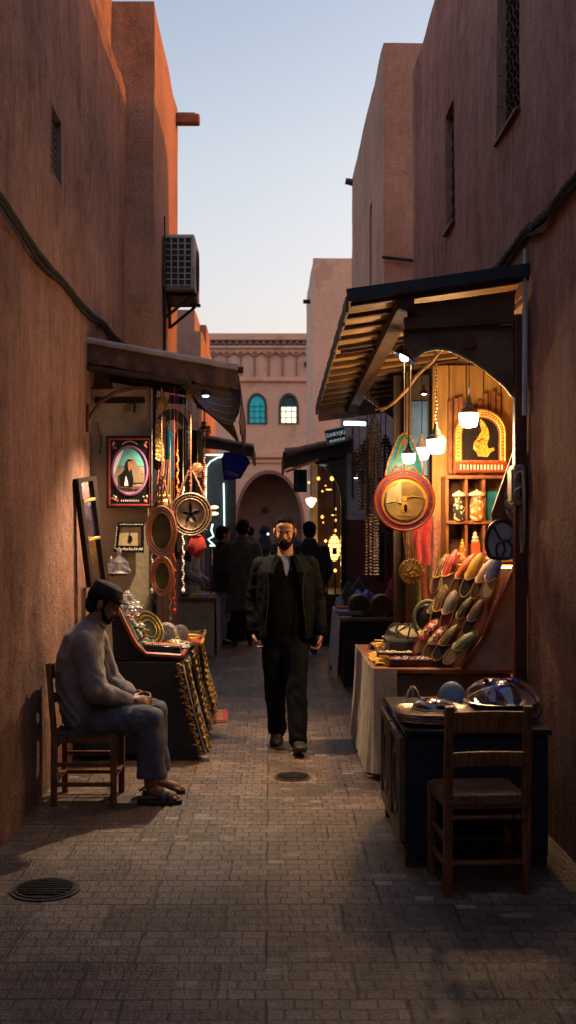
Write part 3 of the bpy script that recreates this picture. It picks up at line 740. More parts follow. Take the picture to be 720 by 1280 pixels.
# ------------------------------------------------------------------ lamps of the right shop
WARM = (1.0,.60,.26)
SHADE = M('opal_shade', (1,.86,.62), .4, emit=3.2, ecol=(1,.70,.36), bump=0, var=0)
def pendant(px, py, Y, label, s=1., top=2.98, watt=14.):
    c = P(px, py, Y); t = thing('pendant_lamp', label, 'lamp', (c.x,c.y,c.z), group='lit pendant lamps in the right shop')
    h = top-c.z
    g = MB(); g.tube([(0,0,.16*s),(0.003,0,h*.5),(0,0,h)], .004, 5); part('cord', g, BKp, t)
    g = MB(); g.lathe([(.0,.17*s),(.012*s,.17*s),(.016*s,.13*s),(.030*s,.11*s),(.036*s,.085*s),(.058*s,.072*s),(.068*s,.052*s),(.069*s,.047*s)], seg=22); part('socket', g, M('lamp_cap', (.16,.13,.11), .5), t)
    g = MB(); g.lathe([(.069*s,.047*s),(.067*s,0),(.055*s,-.045*s),(.03*s,-.052*s),(0,-.053*s)], seg=24); part('shade', g, SHADE, t)
    lamp('lamp_light', (0,0,-.09*s), watt, WARM, .05, t)
pendant(586,525,7.9,'big lit pendant lamp in front of the arched gilt panel', 1.0, 2.98, LAMP)
pendant(545,558,8.0,'lit pendant lamp in the middle of the right shop, on a beaded cord', 1.0, 2.96, LAMP)
pendant(527,567,8.7,'small lit pendant lamp half hidden behind the middle one', .9, 2.95, LAMP*.6)
pendant(511,573,7.15,'lit pendant lamp in front of the teal triangular hanging', .62, 2.96, LAMP*.14)
g = MB(); 
c = P(545,500,7.98)
for i in range(20): g.sph((c.x+.006*math.sin(i),c.y,c.z-.24+i*.026), .008, 6, 5)
solo('bead_string', 'string of small pale beads hanging above the middle pendant lamp', 'beads', g, CRp)
def domelamp(px, py, Y, label, r, tilt, emat, watt=0., col=(.6,.75,1)):
    c = P(px,py,Y); t = thing('dome_lamp', label, 'lamp', c, rot=Euler((0,tilt,0)))
    g = MB(); g.lathe([(0,r*1.0),(r*.3,r*.97),(r*.8,r*.6),(r,0),(r*1.08,-r*.15),(r*.98,-r*.12),(r*.9,0),(r*.7,r*.5),(0,r*.85)], seg=24); part('reflector', g, BKp, t)
    g = MB(); g.sph((0,0,r*.05), r*.42, 12, 8); part('bulb', g, emat, t)
    g = MB(); g.tube([(0,0,r),(0,0,r*1.9)], .01, 6); part('stem', g, BKp, t)
    if watt: lamp('lamp_light', (0,0,-r*.5), watt, col, .03, t)
COOL = M('cool_bulb', (.7,.85,1), .3, emit=5, ecol=(.35,.55,1), bump=0)
domelamp(506,446,7.3,'black dome lamp with a bluish bulb under the right awning', .085, .5, COOL, .35)
domelamp(530,492,8.2,'tiny downlight with a blue-white bulb in the right shop', .035, 0, COOL, .3)
def tubelight(a, b, label, mat, r=.012):
    t = thing('tube_light', label, 'lamp', (V(a)+V(b))/2); d_ = (V(b)-V(a))/2
    g = MB(); g.tube([-d_, d_], r, 8); part('tube', g, mat, t)
    g = MB(); g.bar(-d_+V((0,0,r*1.9)), d_+V((0,0,r*1.9)), r*2, r*1.4); part('fitting', g, ST, t)
TUBE = M('white_tube', (.9,1,1), .3, emit=2.2, ecol=(.75,.95,1), bump=0)
tubelight(P(430,529,10.6), P(457,530,10.6), 'white tube light under the far end of the right awning', TUBE, .016)
tubelight(P(443,596,11.6), P(449,597,11.6), 'short white lamp glimpsed beside the white wall', TUBE, .014)
# dry branch tied under the awning
g = MB(); a = P(552,437,7.4); b = P(498,560,9.0)
g.tube([P(553,436,7.4),P(540,452,7.6),P(522,468,7.9),P(508,487,8.2),P(492,503,8.6),P(476,514,9.2)], [.008,.012,.012,.014,.014,.01], 7)
g.tube([P(540,452,7.6),P(545,440,7.6),P(556,434,7.5)], .006, 6); g.tube([P(492,503,8.6),P(486,508,8.8),P(470,512,9.0)], .008, 6)
solo('dry_branch', 'bare crooked branch tied up under the right awning', 'branch', g, M('branch_bark', (.32,.19,.07), .8, bump=.5))

# ------------------------------------------------------------------ the hanging mirror with teal crown
mc = P(505.5,626,7.4); pxm = 7.4/1400
hm = thing('hanging_mirror', 'round gilt mirror hanging below a teal triangular crown at the shop edge', 'mirror', mc)
def pat(name, c1, c2, c3, sc=60.):
    m = bpy.data.materials.new(name); m.use_nodes = True; nt = m.node_tree; N = nt.nodes; L = nt.links; b = N['Principled BSDF']
    tc = N.new('ShaderNodeTexCoord'); vo = N.new('ShaderNodeTexVoronoi'); vo.inputs['Scale'].default_value = sc
    L.new(tc.outputs['Object'], vo.inputs['Vector'])
    rp = N.new('ShaderNodeValToRGB'); rp.color_ramp.interpolation = 'CONSTANT'
    e = rp.color_ramp.elements; e[0].position = 0; e[0].color = (*c1,1); e[1].position = .45; e[1].color = (*c2,1); k = e.new(.75); k.color = (*c3,1)
    sp = N.new('ShaderNodeSeparateColor'); L.new(vo.outputs['Color'], sp.inputs[0]); L.new(sp.outputs[0], rp.inputs[0]); L.new(rp.outputs[0], b.inputs['Base Color'])
    bp = N.new('ShaderNodeBump'); bp.inputs['Strength'].default_value = .5; bp.inputs['Distance'].default_value = .004; L.new(vo.outputs['Distance'], bp.inputs['Height']); L.new(bp.outputs[0], b.inputs['Normal'])
    b.inputs['Roughness'].default_value = .45; return m
MOS = pat('mosaic_rim', (.22,.03,.05), (.07,.05,.20), (.34,.06,.04), 130)
R1 = 37*pxm
g = MB(); g.lathe([(R1*.78,-.012),(R1*.80,-.022),(R1*.97,-.020),(R1,-.008),(R1,.01),(R1*.76,.012),(R1*.78,-.012)], seg=48, axis='Y'); part('mosaic_rim', g, MOS, hm)
g = MB(); 
for rr, tr in ((R1*1.0,.009),(R1*.80,.007)): g.tube([(rr*math.cos(t),-.012,rr*math.sin(t)) for t in [i*PI/30 for i in range(60)]], tr, 6, closed=True)
part('orange_beading', g, M('orange_bead', (.50,.10,.02), .4), hm)
g = MB(); g.lathe([(R1*.64,-.008),(R1*.66,-.024),(R1*.76,-.024),(R1*.78,-.008)], seg=48, axis='Y'); part('gilt_ring', g, GP, hm)
g = MB(); g.lathe([(0,-.006),(R1*.655,-.006),(R1*.655,.008),(0,.008)], seg=48, axis='Y'); part('mirror_glass', g, M('amber_reflection', (.62,.44,.17), .22, .25, col2=(.16,.09,.03), vs=5, bump=0), hm)  # amber reflection is put into the glass colour
g = MB(); g.prism([(-R1*.62,-.03),(-R1*.60,.06),(-R1*.45,R1*.46),(-R1*.12,R1*.63),(-R1*.10,-.01)], -.010, -.007); part('painted_reflection', g, M('pale_amber', (.70,.56,.30), .3), hm)  # lit backdrop of the reflection, painted as a pale plate
g = MB(); g.sph((0,-.012,-.045), (.027,.005,.042), 16, 10); g.sph((-.002,-.013,.012), (.020,.006,.022), 14, 9); g.tube([(.01,-.013,.018),(.05,-.012,.030),(.10,-.011,.022),(.135,-.010,.012)], [.010,.011,.007,.003], 7, flat=.4); g.tube([(-.012,-.013,-.02),(-.04,-.012,-.012),(-.055,-.011,.018),(-.035,-.011,.030)], [.008,.007,.006,.003], 7, flat=.4); g.prism([(-.05,-.095),(.06,-.10),(.02,-.085),(-.03,-.083)], -.012, -.008)
part('bird_inlay', g, M('inlay_gold', (.62,.36,.08), .5, var=.4, vs=30), hm)
g = MB(); g.sph((.006,-.016,-.048), (.012,.004,.028), 12, 8); g.tube([(-.125,-.010,-.022),(-.09,-.012,-.012),(-.055,-.012,-.008)], [.003,.007,.004], 6, flat=.5); part('dark_inlay', g, BKp, hm)
zt = (626-541)*pxm; zb = (626-594)*pxm; hw = 20*pxm
cro = [(-hw*1.2,zb),(-hw*1.02,zb+.09),(-hw*.72,zb+.17),(-hw*.36,zt-.025),(0,zt),(hw*.36,zt-.025),(hw*.72,zb+.17),(hw*1.02,zb+.09),(hw*1.2,zb)]
g = MB(); g.prism(cro, -.006, .008); part('crown_plate', g, M('teal_enamel', (.0,.20,.36), .35, vs=34, col2=(.01,.30,.24)), hm)
g = MB(); g.tube([(x,-.004,z) for x,z in cro], .006, 6); g.tube([(0,-.008,zb+.03),(0,-.008,zt-.02)], .008, 6)
for s_ in (-1,1):
    g.tube([(s_*hw*.8,-.008,zb+.02),(s_*hw*.55,-.01,zb+.06),(s_*hw*.28,-.01,zb+.045),(s_*hw*.1,-.01,zb+.01)], .006, 5)
    g.tube([(s_*hw*.62,-.008,zb+.10),(s_*hw*.2,-.01,zt-.06),(0,-.01,zt-.03)], .006, 5)
for i in range(16):
    t = i/15; j = t*8; k = min(int(j),7); f_ = j-k; x = cro[k][0]*(1-f_)+cro[k+1][0]*f_; z = cro[k][1]*(1-f_)+cro[k+1][1]*f_; g.sph((x,-.006,z), .008, 8, 6)
part('gilt_edging', g, M('gilt_orange', (.55,.20,.03), .4, .3), hm)
g = MB()
for i in range(9):
    a = PI*(.15+.7*i/8); g.tube([(.03*math.cos(a),-.012,zb+.01),(hw*.75*math.cos(a),-.012,zb+.012+.055*math.sin(a))], .003, 5)
part('fan_lines', g, M('fan_blue', (.10,.16,.55), .4), hm)
g = MB()
for s_ in (0,1): g.tube([(s_*.03,0,zt-.02 if s_==0 else zt-.06),(s_*.05,0,2.98-mc.z)], .0025, 5)
part('hanging_cord', g, GP, hm)
# gold medallion below
c = P(514,714,7.5); md = thing('gold_medallion', 'round chased gold medallion hanging on cords below the gilt mirror', 'medallion', c)
g = MB(); g.lathe([(0,-.022),(.03,-.018),(.06,-.014),(.066,-.022),(.082,-.018),(.085,0),(.07,.01),(0,.01)], seg=36, axis='Y'); part('disc', g, GD, md)
g = MB()
for i in range(18):
    a = i*PI/9; g.sph((.075*math.cos(a),-.018,.075*math.sin(a)), .008, 7, 5)
for i in range(14): g.sph((random.uniform(-.04,.04),-.018,random.uniform(-.04,.04)), (.016,.008,.010), 8, 6)
part('chasing', g, GD, md)
g = MB()
for x0, x1 in ((-.05,-.055),(-.03,-.025),(-.01,.0),(.02,.03),(.035,.04)): g.tube([(x0*.6,0,.075),(x1,-.0,.26)], .0032, 5)
part('cords', g, GP, md)

# ------------------------------------------------------------------ shelf unit with goods
su = thing('display_shelf', 'brown wooden pigeonhole shelf in the lit shop', 'shelf', (1.70,9.05,.78))
def X9(px, Y=8.9): return (px-338)*Y/1400
def Z9(py, Y=8.9): return 1.7+(657-py)*Y/1400
x0, x1 = X9(558), X9(648)
for py in (596,653,701): g = MB(); g.box(((x0+x1)/2,9.05,Z9(py)),(x1-x0,.27,.028)); part('shelf_board', g, WS, su, world=True)
g = MB()
for px in (560,584,606,646): g.box((X9(px),9.06,(Z9(596)+Z9(701))/2),(.026,.25,Z9(596)-Z9(701)-.03))
for px in (560,646): g.box((X9(px),9.06,1.08),(.026,.25,.66))
part('uprights', g, WS, su, world=True)
g = MB(); g.box(((x0+x1)/2,9.185,1.45),(x1-x0,.015,1.3)); part('back_panel', g, M('shelf_back', (.10,.045,.02), .7), su, world=True)
# arched gilt panel on top
Y = 8.95; bz = Z9(592,Y); cx = X9(600,Y); hw = 32*Y/1400; H = 80*Y/1400
ap = thing('gilt_panel', 'arched black panel with gold calligraphy figure, standing on the shelf', 'panel', (cx,Y,bz+.004))
def archo(hw, z0, zs, zt, n=14): return [(-hw,z0)]+[(hw*math.cos(PI-PI*i/n), zs+(zt-zs)*math.sin(PI*i/n)) for i in range(n+1)]+[(hw,z0)]
g = MB(); g.ring(archo(hw,0,H*.62,H), archo(hw*.72,H*.20,H*.60,H*.86), -.03, .02); part('frame', g, M('gilt_red', (.42,.12,.03), .35, .2, var=.5, vs=40), ap)
g = MB()
for k_i in (.94,.78): g.tube([(x,-.034,z) for x,z in archo(hw*k_i,H*.19,H*.62,H*(.97 if k_i > .9 else .89))], .007, 6)
L_ = archo(hw*.86,H*.22,H*.61,H*.93,22)
for x,z in L_: g.sph((x,-.032,z), (.011,.008,.011), 7, 5)
for i in range(7):
    for s_ in (-1,1): g.sph((s_*hw*.86,-.032,H*(.24+.055*i)), (.012,.008,.010), 7, 5)
part('gilt_relief', g, GP, ap)
g = MB(); g.prism(archo(hw*.73,H*.19,H*.60,H*.87), -.012, .006); part('black_field', g, BKp, ap)
g = MB(); pts = [(-.02,.13),(.06,.125),(.085,.16),(.12,.18),(.11,.20),(.07,.19),(.055,.22),(.075,.28),(.065,.34),(.03,.40),(.0,.42),(-.005,.38),(.01,.33),(-.02,.28),(-.055,.235),(-.06,.19),(-.03,.16)]
g.prism([(x*.95,z*H/.50) for x,z in pts], -.02, -.010); part('gold_figure', g, M('gold_leaf', (.72,.48,.06), .4, .3, bump=1., bs=60, bd=.02), ap)
g = MB()
for i in range(24):
    t = random.random(); g.tube([(random.uniform(-.045,.06),-.0215,(.17+.2*t)*H/.5),(random.uniform(-.045,.06),-.0215,(.17+.2*t+random.uniform(-.03,.03))*H/.5)], .0025, 4)
part('calligraphy_lines', g, M('ink_brown', (.12,.06,.01), .6), ap)
g = MB(); g.box((0,-.035,H*.085),(hw*2.02,.05,H*.15)); part('base', g, M('red_lacquer', (.32,.04,.015), .3, coat=.3), ap)
g = MB()
for i in range(13): g.box((-hw*.8+i*hw*.133,-.064,H*.085),(.014,.012,H*.085),b=.004)
part('bone_inlay', g, CRp, ap)
# leaning boards behind
for i, (px, w_, h_) in enumerate(((565,.05,.42),(573,.045,.48),(581,.05,.45),(590,.05,.40),(611,.04,.5),(619,.05,.55),(628,.045,.52),(634,.03,.44))):
    pass
g = MB()
for i, (px, h_) in enumerate(((563,.60),(570,.62),(577,.63),(584,.60),(600,.60),(608,.66),(616,.68),(624,.64))):
    g.box((X9(px,9.12),9.14+.0*i,bz+.006+h_/2),(.038,.03,h_),rot=Euler((0,.02*math.sin(i*2.3),0)))
solo('leaning_boards', 'thin brown wooden boards leaning upright behind the gilt panel', 'boards', g, WS)
def jar(px, py0, py1, w_, label, mb_mat, lidmat, Y=8.93, kind='jar'):
    z0 = Z9(py1,Y); h_ = (py1-py0)*Y/1400; r = w_*Y/2800
    t = thing('lidded_jar', label, 'jar', (X9(px,Y),Y,z0), group='jars on the shelf')
    g = MB(); g.lathe([(0,0),(r*.75,0),(r*.98,h_*.12),(r,h_*.45),(r*.85,h_*.66),(r*.72,h_*.74),(r*.72,h_*.78)], seg=22); part('jar_body', g, mb_mat, t)
    g = MB(); g.lathe([(r*.74,h_*.78),(r*1.15,h_*.81),(r*1.1,h_*.88),(r*.5,h_*.95),(r*.16,h_*.97),(r*.12,h_),(0,h_)], seg=22); part('lid', g, lidmat, t)
jar(574,613,651,15,'black and cream speckled jar with cream lid on the upper shelf', pat('speckled', (.02,.02,.02),(.75,.65,.42),(.05,.03,.02), 55), CRp)
jar(596,612,651,18,'orange and white painted jar on the upper shelf', pat('orange_pattern', (.7,.2,.03),(.8,.7,.5),(.5,.08,.02), 38), CRp)
g = MB(); g.box((X9(622),9.12,Z9(632)),(.16,.012,.24)); solo('teal_card', 'bright teal card standing in the upper right pigeonhole', 'card', g, M('teal_card', (.01,.33,.45), .5))
def stack(px, py, n, r, h_, label, mats, Y=8.95):
    t = thing('stacked_boxes', label, 'box', (X9(px,Y),Y,Z9(py,Y)))
    for i in range(n):
        g = MB(); g.lathe([(0,0),(r*.96,0),(r,h_*.15),(r,h_*.85),(r*.9,h_),(0,h_)], (random.uniform(-.004,.004),0,i*(h_+.001)), 20); part('box_tier', g, mats[i%len(mats)], t)
stack(623,651,2,.055,.045,'low round yellow box on the upper shelf beside the teal card',[YLp,GP])
stack(639,651,2,.042,.042,'small round cream box at the post end of the upper shelf',[GP,CRp])
stack(611,700,4,.036,.028,'little striped pile of cream and red round boxes on the lower shelf',[CRp,RDp])
def bottle(px, w_, h_, label, m1, m2, Y=8.94, top=True):
    t = thing('small_bottle', label, 'bottle', (X9(px,Y),Y,Z9(699.8,Y)))
    g = MB(); g.box((0,0,h_*.3),(w_,w_,h_*.6)); part('bottle_body', g, m1, t)
    g = MB(); g.lathe([(w_*.42,h_*.6),(w_*.5,h_*.66),(w_*.3,h_*.7),(w_*.42,h_*.76),(w_*.2,h_*.85),(w_*.25,h_*.9),(0,h_)], seg=14); part('stopper', g, m2, t)
bottle(594,.07,.23,'orange-red bottle with a tall cream turret stopper on the lower shelf', M('amber_red', (.55,.09,.02), .2), CRp)
bottle(578,.045,.17,'narrow gold and red box bottle on the lower shelf', pat('goldred', (.6,.12,.02),(.7,.5,.15),(.4,.05,.02), 60), GP)
g = MB(); g.box((0,0,.02),(.07,.02,.018)); g.tube([(.03,0,.03),(.045,0,.055),(.05,0,.05)], .006); g.tube([(-.03,0,.02),(-.045,0,.045)], .005)
for x in (-.025,.025): g.tube([(x,0,0),(x,0,.02)], .006)
solo('tiny_figurine', 'tiny cream animal figurine on the lower shelf end', 'figurine', g, CRp, loc=(X9(568),8.93,Z9(699.8)))

# teardrop instrument and painted plate hanging by the post
c = P(631,660,7.3); le = thing('lute', 'brown teardrop lute with a pearl-inlaid face hanging by the post', 'lute', (c.x-.075,6.93,P(0,690,7.0).z))
tear = []; n = 22
for i in range(n+1):
    t = i/n; z = .70*t
    wdt = .105*math.sin(PI/2*(t/.30)**.6) if t < .30 else .105*(1-(t-.30)/.70)**.95+.012
    tear.append((wdt, z))
prof = [(x,z) for x,z in tear]+[(-x,z) for x,z in tear[::-1][:-1]]
g = MB(); g.prism(prof, -.0, .03)
for k_i, yy in ((.9,.05),(.72,.075),(.45,.09)):
    g.prism([(x*k_i,.02+z*.96) for x,z in prof], .028, yy)
part('bowl', g, M('lute_wood', (.11,.035,.016), .6, vs=5, stretch=(8,8,1), var=.4), le)
g = MB(); g.prism([(x*.55+.012,.20+z*.66) for x,z in prof], -.008, .001); part('inlaid_face', g, pat('pearl', (.22,.22,.25),(.05,.05,.07),(.4,.4,.45), 45), le)
g = MB(); g.tube([(0,0,.655),(0,0,.80)], .004); part('strap', g, BKp, le)
le.rotation_euler = (0,.13,0)
c = P(627,678,6.85); pl = thing('painted_plate', 'grey and navy painted rounded plate hanging below the lute', 'plate', c)
g = MB(); o1 = oval(0,0,.098,.140,36); o1 = [(x,z if z > -.09 else -.09-(abs(z)-.09)*.25) for x,z in o1]
g.prism(o1, -.004, .014); part('plate_body', g, M('plate_grey', (.30,.29,.33), .35), pl)
g = MB(); g.tube([(x*.97,-.005,z*.97) for x,z in o1], .012, 6, closed=True); g.tube([(x*.5+.015,-.008,z*.42-.045) for x,z in oval(0,0,.1,.14,24)], .008, 6, closed=True)
g.tube([(-.055,-.008,.11),(-.02,-.008,.04),(.01,-.008,-.0),(.05,-.008,.03),(.08,-.008,.05)], .008, 6); g.tube([(.01,-.008,0),(.02,-.008,-.05),(0,-.008,-.08)], .008, 6)
part('painted_scrolls', g, M('plate_navy', (.015,.02,.05), .3), pl)
g = MB(); g.tube([(0,.0,.135),(.02,.0,.25)], .003); part('hook_cord', g, BKp, pl)

# ------------------------------------------------------------------ big table of the right shop
tb = thing('market_table', 'wooden shop table with a pleated cream cloth down its street side', 'table', (1.15,8.25,0))
g = MB(); g.box((1.16,8.26,.725),(.94,1.54,.035),b=.006); part('tabletop', g, WS, tb, world=True)
g = MB(); g.box((1.19,7.53,.36),(.84,.025,.68)); g.box((1.6,8.25,.36),(.03,1.46,.68)); part('front_boards', g, M('table_board', (.10,.055,.035), .6, bump=.3, vs=4, stretch=(1,1,5)), tb, world=True)
for x in (.74,1.58):
    for y in (7.56,8.96): g = MB(); g.box((x,y,.355),(.05,.05,.70)); part('leg', g, WD, tb, world=True)
def pleats(u, v, x0=.685, y0=7.48, y1=9.02, zt=.745, zb=.05):
    s_ = u*1.72
    if s_ < .16: x = x0+.16-s_; y = y0-.0; nx, ny = 0,-1
    else: x = x0; y = y0+(s_-.16)/(1.56)*(y1-y0); nx, ny = -1,0
    z = zt+(zb-zt)*v; a = .018*math.sin(u*95+1.5*math.sin(u*17))*(.35+.9*v)+.03*v*v
    return (x+nx*a, y+ny*a, z+.006*math.sin(u*40)*v)
g = MB(); g.grid(pleats, 150, 12, .004); part('side_cloth', g, M('cream_linen', (.40,.34,.26), .9, bump=.3, bs=150, sheen=.2), tb, world=True, ang=1.2)
# table trays
def tray(name, label, c, sz, rz, fill, mat=None, n=60, r=.011, seed=1, cat='tray'):
    rnd = random.Random(seed); t = thing(name, label, cat, c, rz); w_, d_, h_ = sz
    g = MB(); g.box((0,0,.006),(w_,d_,.010)); 
    for s_ in (-1,1): g.box((0,s_*(d_/2-.006),h_/2),(w_,.012,h_),b=.003); g.box((s_*(w_/2-.006),0,h_/2),(.012,d_-.024,h_),b=.003)
    part('tray_box', g, mat or WR, t)
    for k, fm in enumerate(fill):
        g = MB()
        for i in range(n//len(fill)):
            g.sph((rnd.uniform(-w_/2+.02,w_/2-.02), rnd.uniform(-d_/2+.02,d_/2-.02), .014+h_*.5*rnd.uniform(.4,1.2)), (r*rnd.uniform(.7,1.3),r*rnd.uniform(.6,1.2),r*rnd.uniform(.6,1.1)), 7, 5)
        part('trinkets', g, fm, t, label=None)
    return t
PK = M('pink_bead', (.62,.36,.38), .25); PU = M('violet_bead', (.28,.16,.36), .25); WBd = M('white_bead', (.78,.72,.66), .25)
tray('bead_tray', 'long dark red tray of pink and violet beads nearest on the shop table', (1.02,7.68,.744), (.44,.20,.05), .06, [PK,WBd,PU,WR], n=200, r=.012)
tray('bead_tray', 'dark tray of white beads behind the pink bead tray', (.93,8.08,.744), (.32,.18,.05), -.05, [WBd,CRp,WBd], n=170, r=.011, mat=WD, seed=2)
g = MB(); rnd = random.Random(5)
for i in range(26): g.tube([(rnd.uniform(-.08,.08),rnd.uniform(-.05,.05),.01+rnd.uniform(0,.03)) for _ in range(3)], .008, 6)
solo('coral_strands', 'small heap of orange coral strands between the bead trays', 'necklace', g, ORp, loc=(1.13,7.95,.746))
g = MB(); g.grid(lambda u,v: (-.06+.13*u+.01*math.sin(v*9), -.35+.7*v, .006+.008*math.sin(u*7+v*11)), 10, 24, .006)
solo('mustard_cloth', 'mustard cloth runner along the street edge of the shop table', 'cloth', g, M('mustard', (.50,.30,.05), .85, bump=.4), loc=(.775,7.98,.748))
tray('spoon_tray', 'dark tray of gold spoons and rings at the far end of the shop table', (.94,8.72,.744), (.34,.22,.03), 0, [GD,ORp,GP], n=90, r=.013, mat=BKp, seed=4)
g = MB()
for i in range(11):
    a = rnd.uniform(-.3,.3); x = rnd.uniform(-.12,.1); y = rnd.uniform(-.07,.07); z = .035+rnd.uniform(0,.05)
    g.tube([(x-.07*math.cos(a),y-.07*math.sin(a),z),(x+.06*math.cos(a),y+.06*math.sin(a),z)], .006, 6); g.sph((x+.08*math.cos(a),y+.08*math.sin(a),z), (.022,.016,.008), 9, 6)
solo('gold_spoons', 'loose gold spoons piled on the far dark tray', 'spoons', g, GP, loc=(.94,8.70,.748))
def cap_(loc, r, label, m1, m2, rz=0, tilt=0.):
    t = thing('skullcap', label, 'cap', loc, rot=Euler((tilt,0,rz)), group='caps on the shop table')
    g = MB(); g.lathe([(r,0),(r*1.02,r*.25),(r*.96,r*.6),(r*.7,r*.82),(r*.3,r*.9),(0,r*.92)], seg=28); part('crown', g, m1, t)
    g = MB(); 
    for a in (0,PI/3,2*PI/3): g.tube([(math.cos(a)*math.cos(b)*r*1.0, math.sin(a)*math.cos(b)*r*1.0, .02+math.sin(b)*r*.9) for b in [PI*k/14 for k in range(15)]], .007, 5)
    g.tube([(r*1.02*math.cos(b),r*1.02*math.sin(b),.012) for b in [PI*k/14 for k in range(28)]], .009, 6, closed=True); part('dark_piping', g, m2, t)
CAPC = M('cap_cream', (.60,.50,.38), .85, bump=.4, bs=150)
rz_ = thing('cloth_riser', 'low black-draped riser under the cream caps', 'riser', (1.04,8.36,.744))
g = MB(); g.box((0,0,.065),(.36,.46,.13),b=.02); g.noise(.008,9); part('draped_block', g, BK, rz_)
cap_((1.02,8.28,.875), .090, 'cream cap with black piping nearest on the black riser', CAPC, BK, .3, .45)
cap_((1.13,8.40,.875), .085, 'cream cap with black piping beside the dark round bag', CAPC, BK, .9, .35)
cap_((.96,8.48,.875), .075, 'small grey cap behind the cream caps', M('cap_grey', (.28,.27,.26), .8), BK, .2, .3)
cap_((1.17,8.06,.86), .080, 'bright yellow cap at the foot of the slipper rack', M('cap_yellow', (.75,.45,.03), .8), M('cap_yellow2', (.55,.30,.03), .8), .2, .5)
g = MB(); g.sph((0,0,.10), (.085,.05,.10), 20, 12)
bg = thing('round_bag', 'dark round leather bag with green strap at the far end of the slipper rack', 'bag', (1.14,8.14,.93))
part('bag_body', g, M('dark_leather', (.03,.03,.04), .35), bg)
g = MB(); g.tube([(-.10*math.cos(t),-.03,.10+.125*math.sin(t)) for t in [-.8+i*.25 for i in range(14)]], .014, 7); part('strap', g, M('green_strap', (.14,.19,.12), .6), bg)

# ------------------------------------------------------------------ slipper rack
rk = thing('slipper_rack', 'sloping rack of slippers rising towards the shop post', 'rack', (1.3,8.1,.745))
y0r, y1r = 7.38, 8.46; SH = -.27      # the board runs back and away from the wall
A_, B_, C_ = V((1.27,0,.765)), V((1.40,0,.97)), V((1.60,0,1.41))
sk = lambda p, y: V((p.x+SH*(y-y0r), y, p.z))
g = MB()
for p, q, ye in ((A_,B_,7.98),(B_,C_,y1r)): g.grid(lambda u,v: sk(p.lerp(q,v), y0r+(ye-y0r)*u), 4, 2, .018)
part('sloping_board', g, WR, rk, world=True)
g = MB(); g.prism([(1.27,.75),(1.62,.75),(1.62,1.39),(1.60,1.39),(1.41,.96),(1.28,.765)], y0r-.010, y0r+.010); part('side_panel', g, M('rack_side', (.20,.17,.16), .7, bump=.3), rk, world=True)
g = MB(); g.bar((1.26,y0r-.02,.755),(1.40,y0r-.02,.97),.03,.055,up=(0,1,0)); g.bar((1.40,y0r-.02,.968),(1.605,y0r-.02,1.425),.03,.06,up=(0,1,0)); part('edge_rail', g, WR, rk, world=True)
def slipper_proto(c1, c2, c3):
    t = thing('slipper', '', 'slipper', (0,0,0))
    # local frame: x across, y from heel to toe, z off the board
    def half(y):
        y = min(max(y,0),1); return .046*(math.sin(PI*y**.85))**.42*(1-.25*max(0,y-.72)/.28)*(1-.12*math.exp(-((y-.40)/.14)**2))
    N_ = 22; Ls = .30
    L_ = [(half(i/N_), i/N_*Ls) for i in range(N_+1)]; out = [(x,y) for x,y in L_]+[(-x,y) for x,y in L_[::-1][1:-1]]
    g = MB(); g.prism(out, 0, .012, ax='XY'); part('sole', g, WD, t)
    g = MB(); g.prism([(x*.84,.012+y*.92) for x,y in out], .0125, .016, ax='XY'); part('lining', g, c3, t)
    def up(u, v):
        y = .36+.64*u*.998; a = PI*v; h_ = .050*math.sin(min(1,(1-u)*1.3+.12)*PI/2)*(1-.15*u)
        return (math.cos(a)*(half(y)+.001), y*Ls-.05*abs(math.cos(a))**2*(1-u)*-.9, .010+math.sin(a)*h_)
    g = MB(); g.grid(up, 10, 12, .003); part('upper', g, c1, t, ang=1.)
    g = MB(); g.tube([(x*1.0,y,.016) for x,y in out], .0050, 6, closed=True)
    g.tube([up(0,k/10) for k in range(11)], .005, 6)
    for k in (3,5,7): g.tube([up(u,k/10+(.5-k/10)*u*.3) for u in (.05,.3,.55,.8)], .0028, 5)
    part('piping', g, c2, t)
    return t
def cl(n, c, **k): return M('leather_'+n, c, .5, var=.25, bump=.3, bs=60, **k)
cols = dict(orange=cl('orange',(.46,.10,.018)), yellow=cl('yellow',(.58,.30,.018)), red=cl('red',(.28,.02,.015)), black=cl('black',(.02,.018,.018)), brown=cl('brown',(.10,.045,.02)),
    cream=cl('cream',(.46,.36,.22)), blue=cl('blue',(.05,.10,.30)), green=cl('green',(.12,.15,.08)), tan=cl('tan',(.36,.21,.09)), grey=cl('grey',(.20,.19,.19)), gold=cl('gold',(.50,.34,.10)))
cols['patterned'] = pat('kilim_red', (.35,.03,.03), (.7,.6,.4), (.05,.03,.03), 70)
rows = [ (.48, ['blue','cream','yellow','orange','red','brown'], 'top', ['tan','gold','cream','tan','cream','gold'], ['cream','brown','black','brown','cream','tan']),
         (.22, ['brown','black','grey','brown','green'], 'middle', ['grey','tan','cream','gold','tan'], ['black','tan','red','black','brown']),
         (-.02, ['green','brown','patterned','patterned'], 'bottom', ['cream','tan','cream','red'], ['tan','black','brown','tan']) ]
ordn = ['first','second','third','fourth','fifth','sixth','seventh','eighth']
LB = (B_-A_).length; LC = (C_-B_).length
def onrack(s_, y):
    p = A_.lerp(B_, s_/LB) if s_ < LB else B_.lerp(C_, (s_-LB)/LC); return sk(p, y)
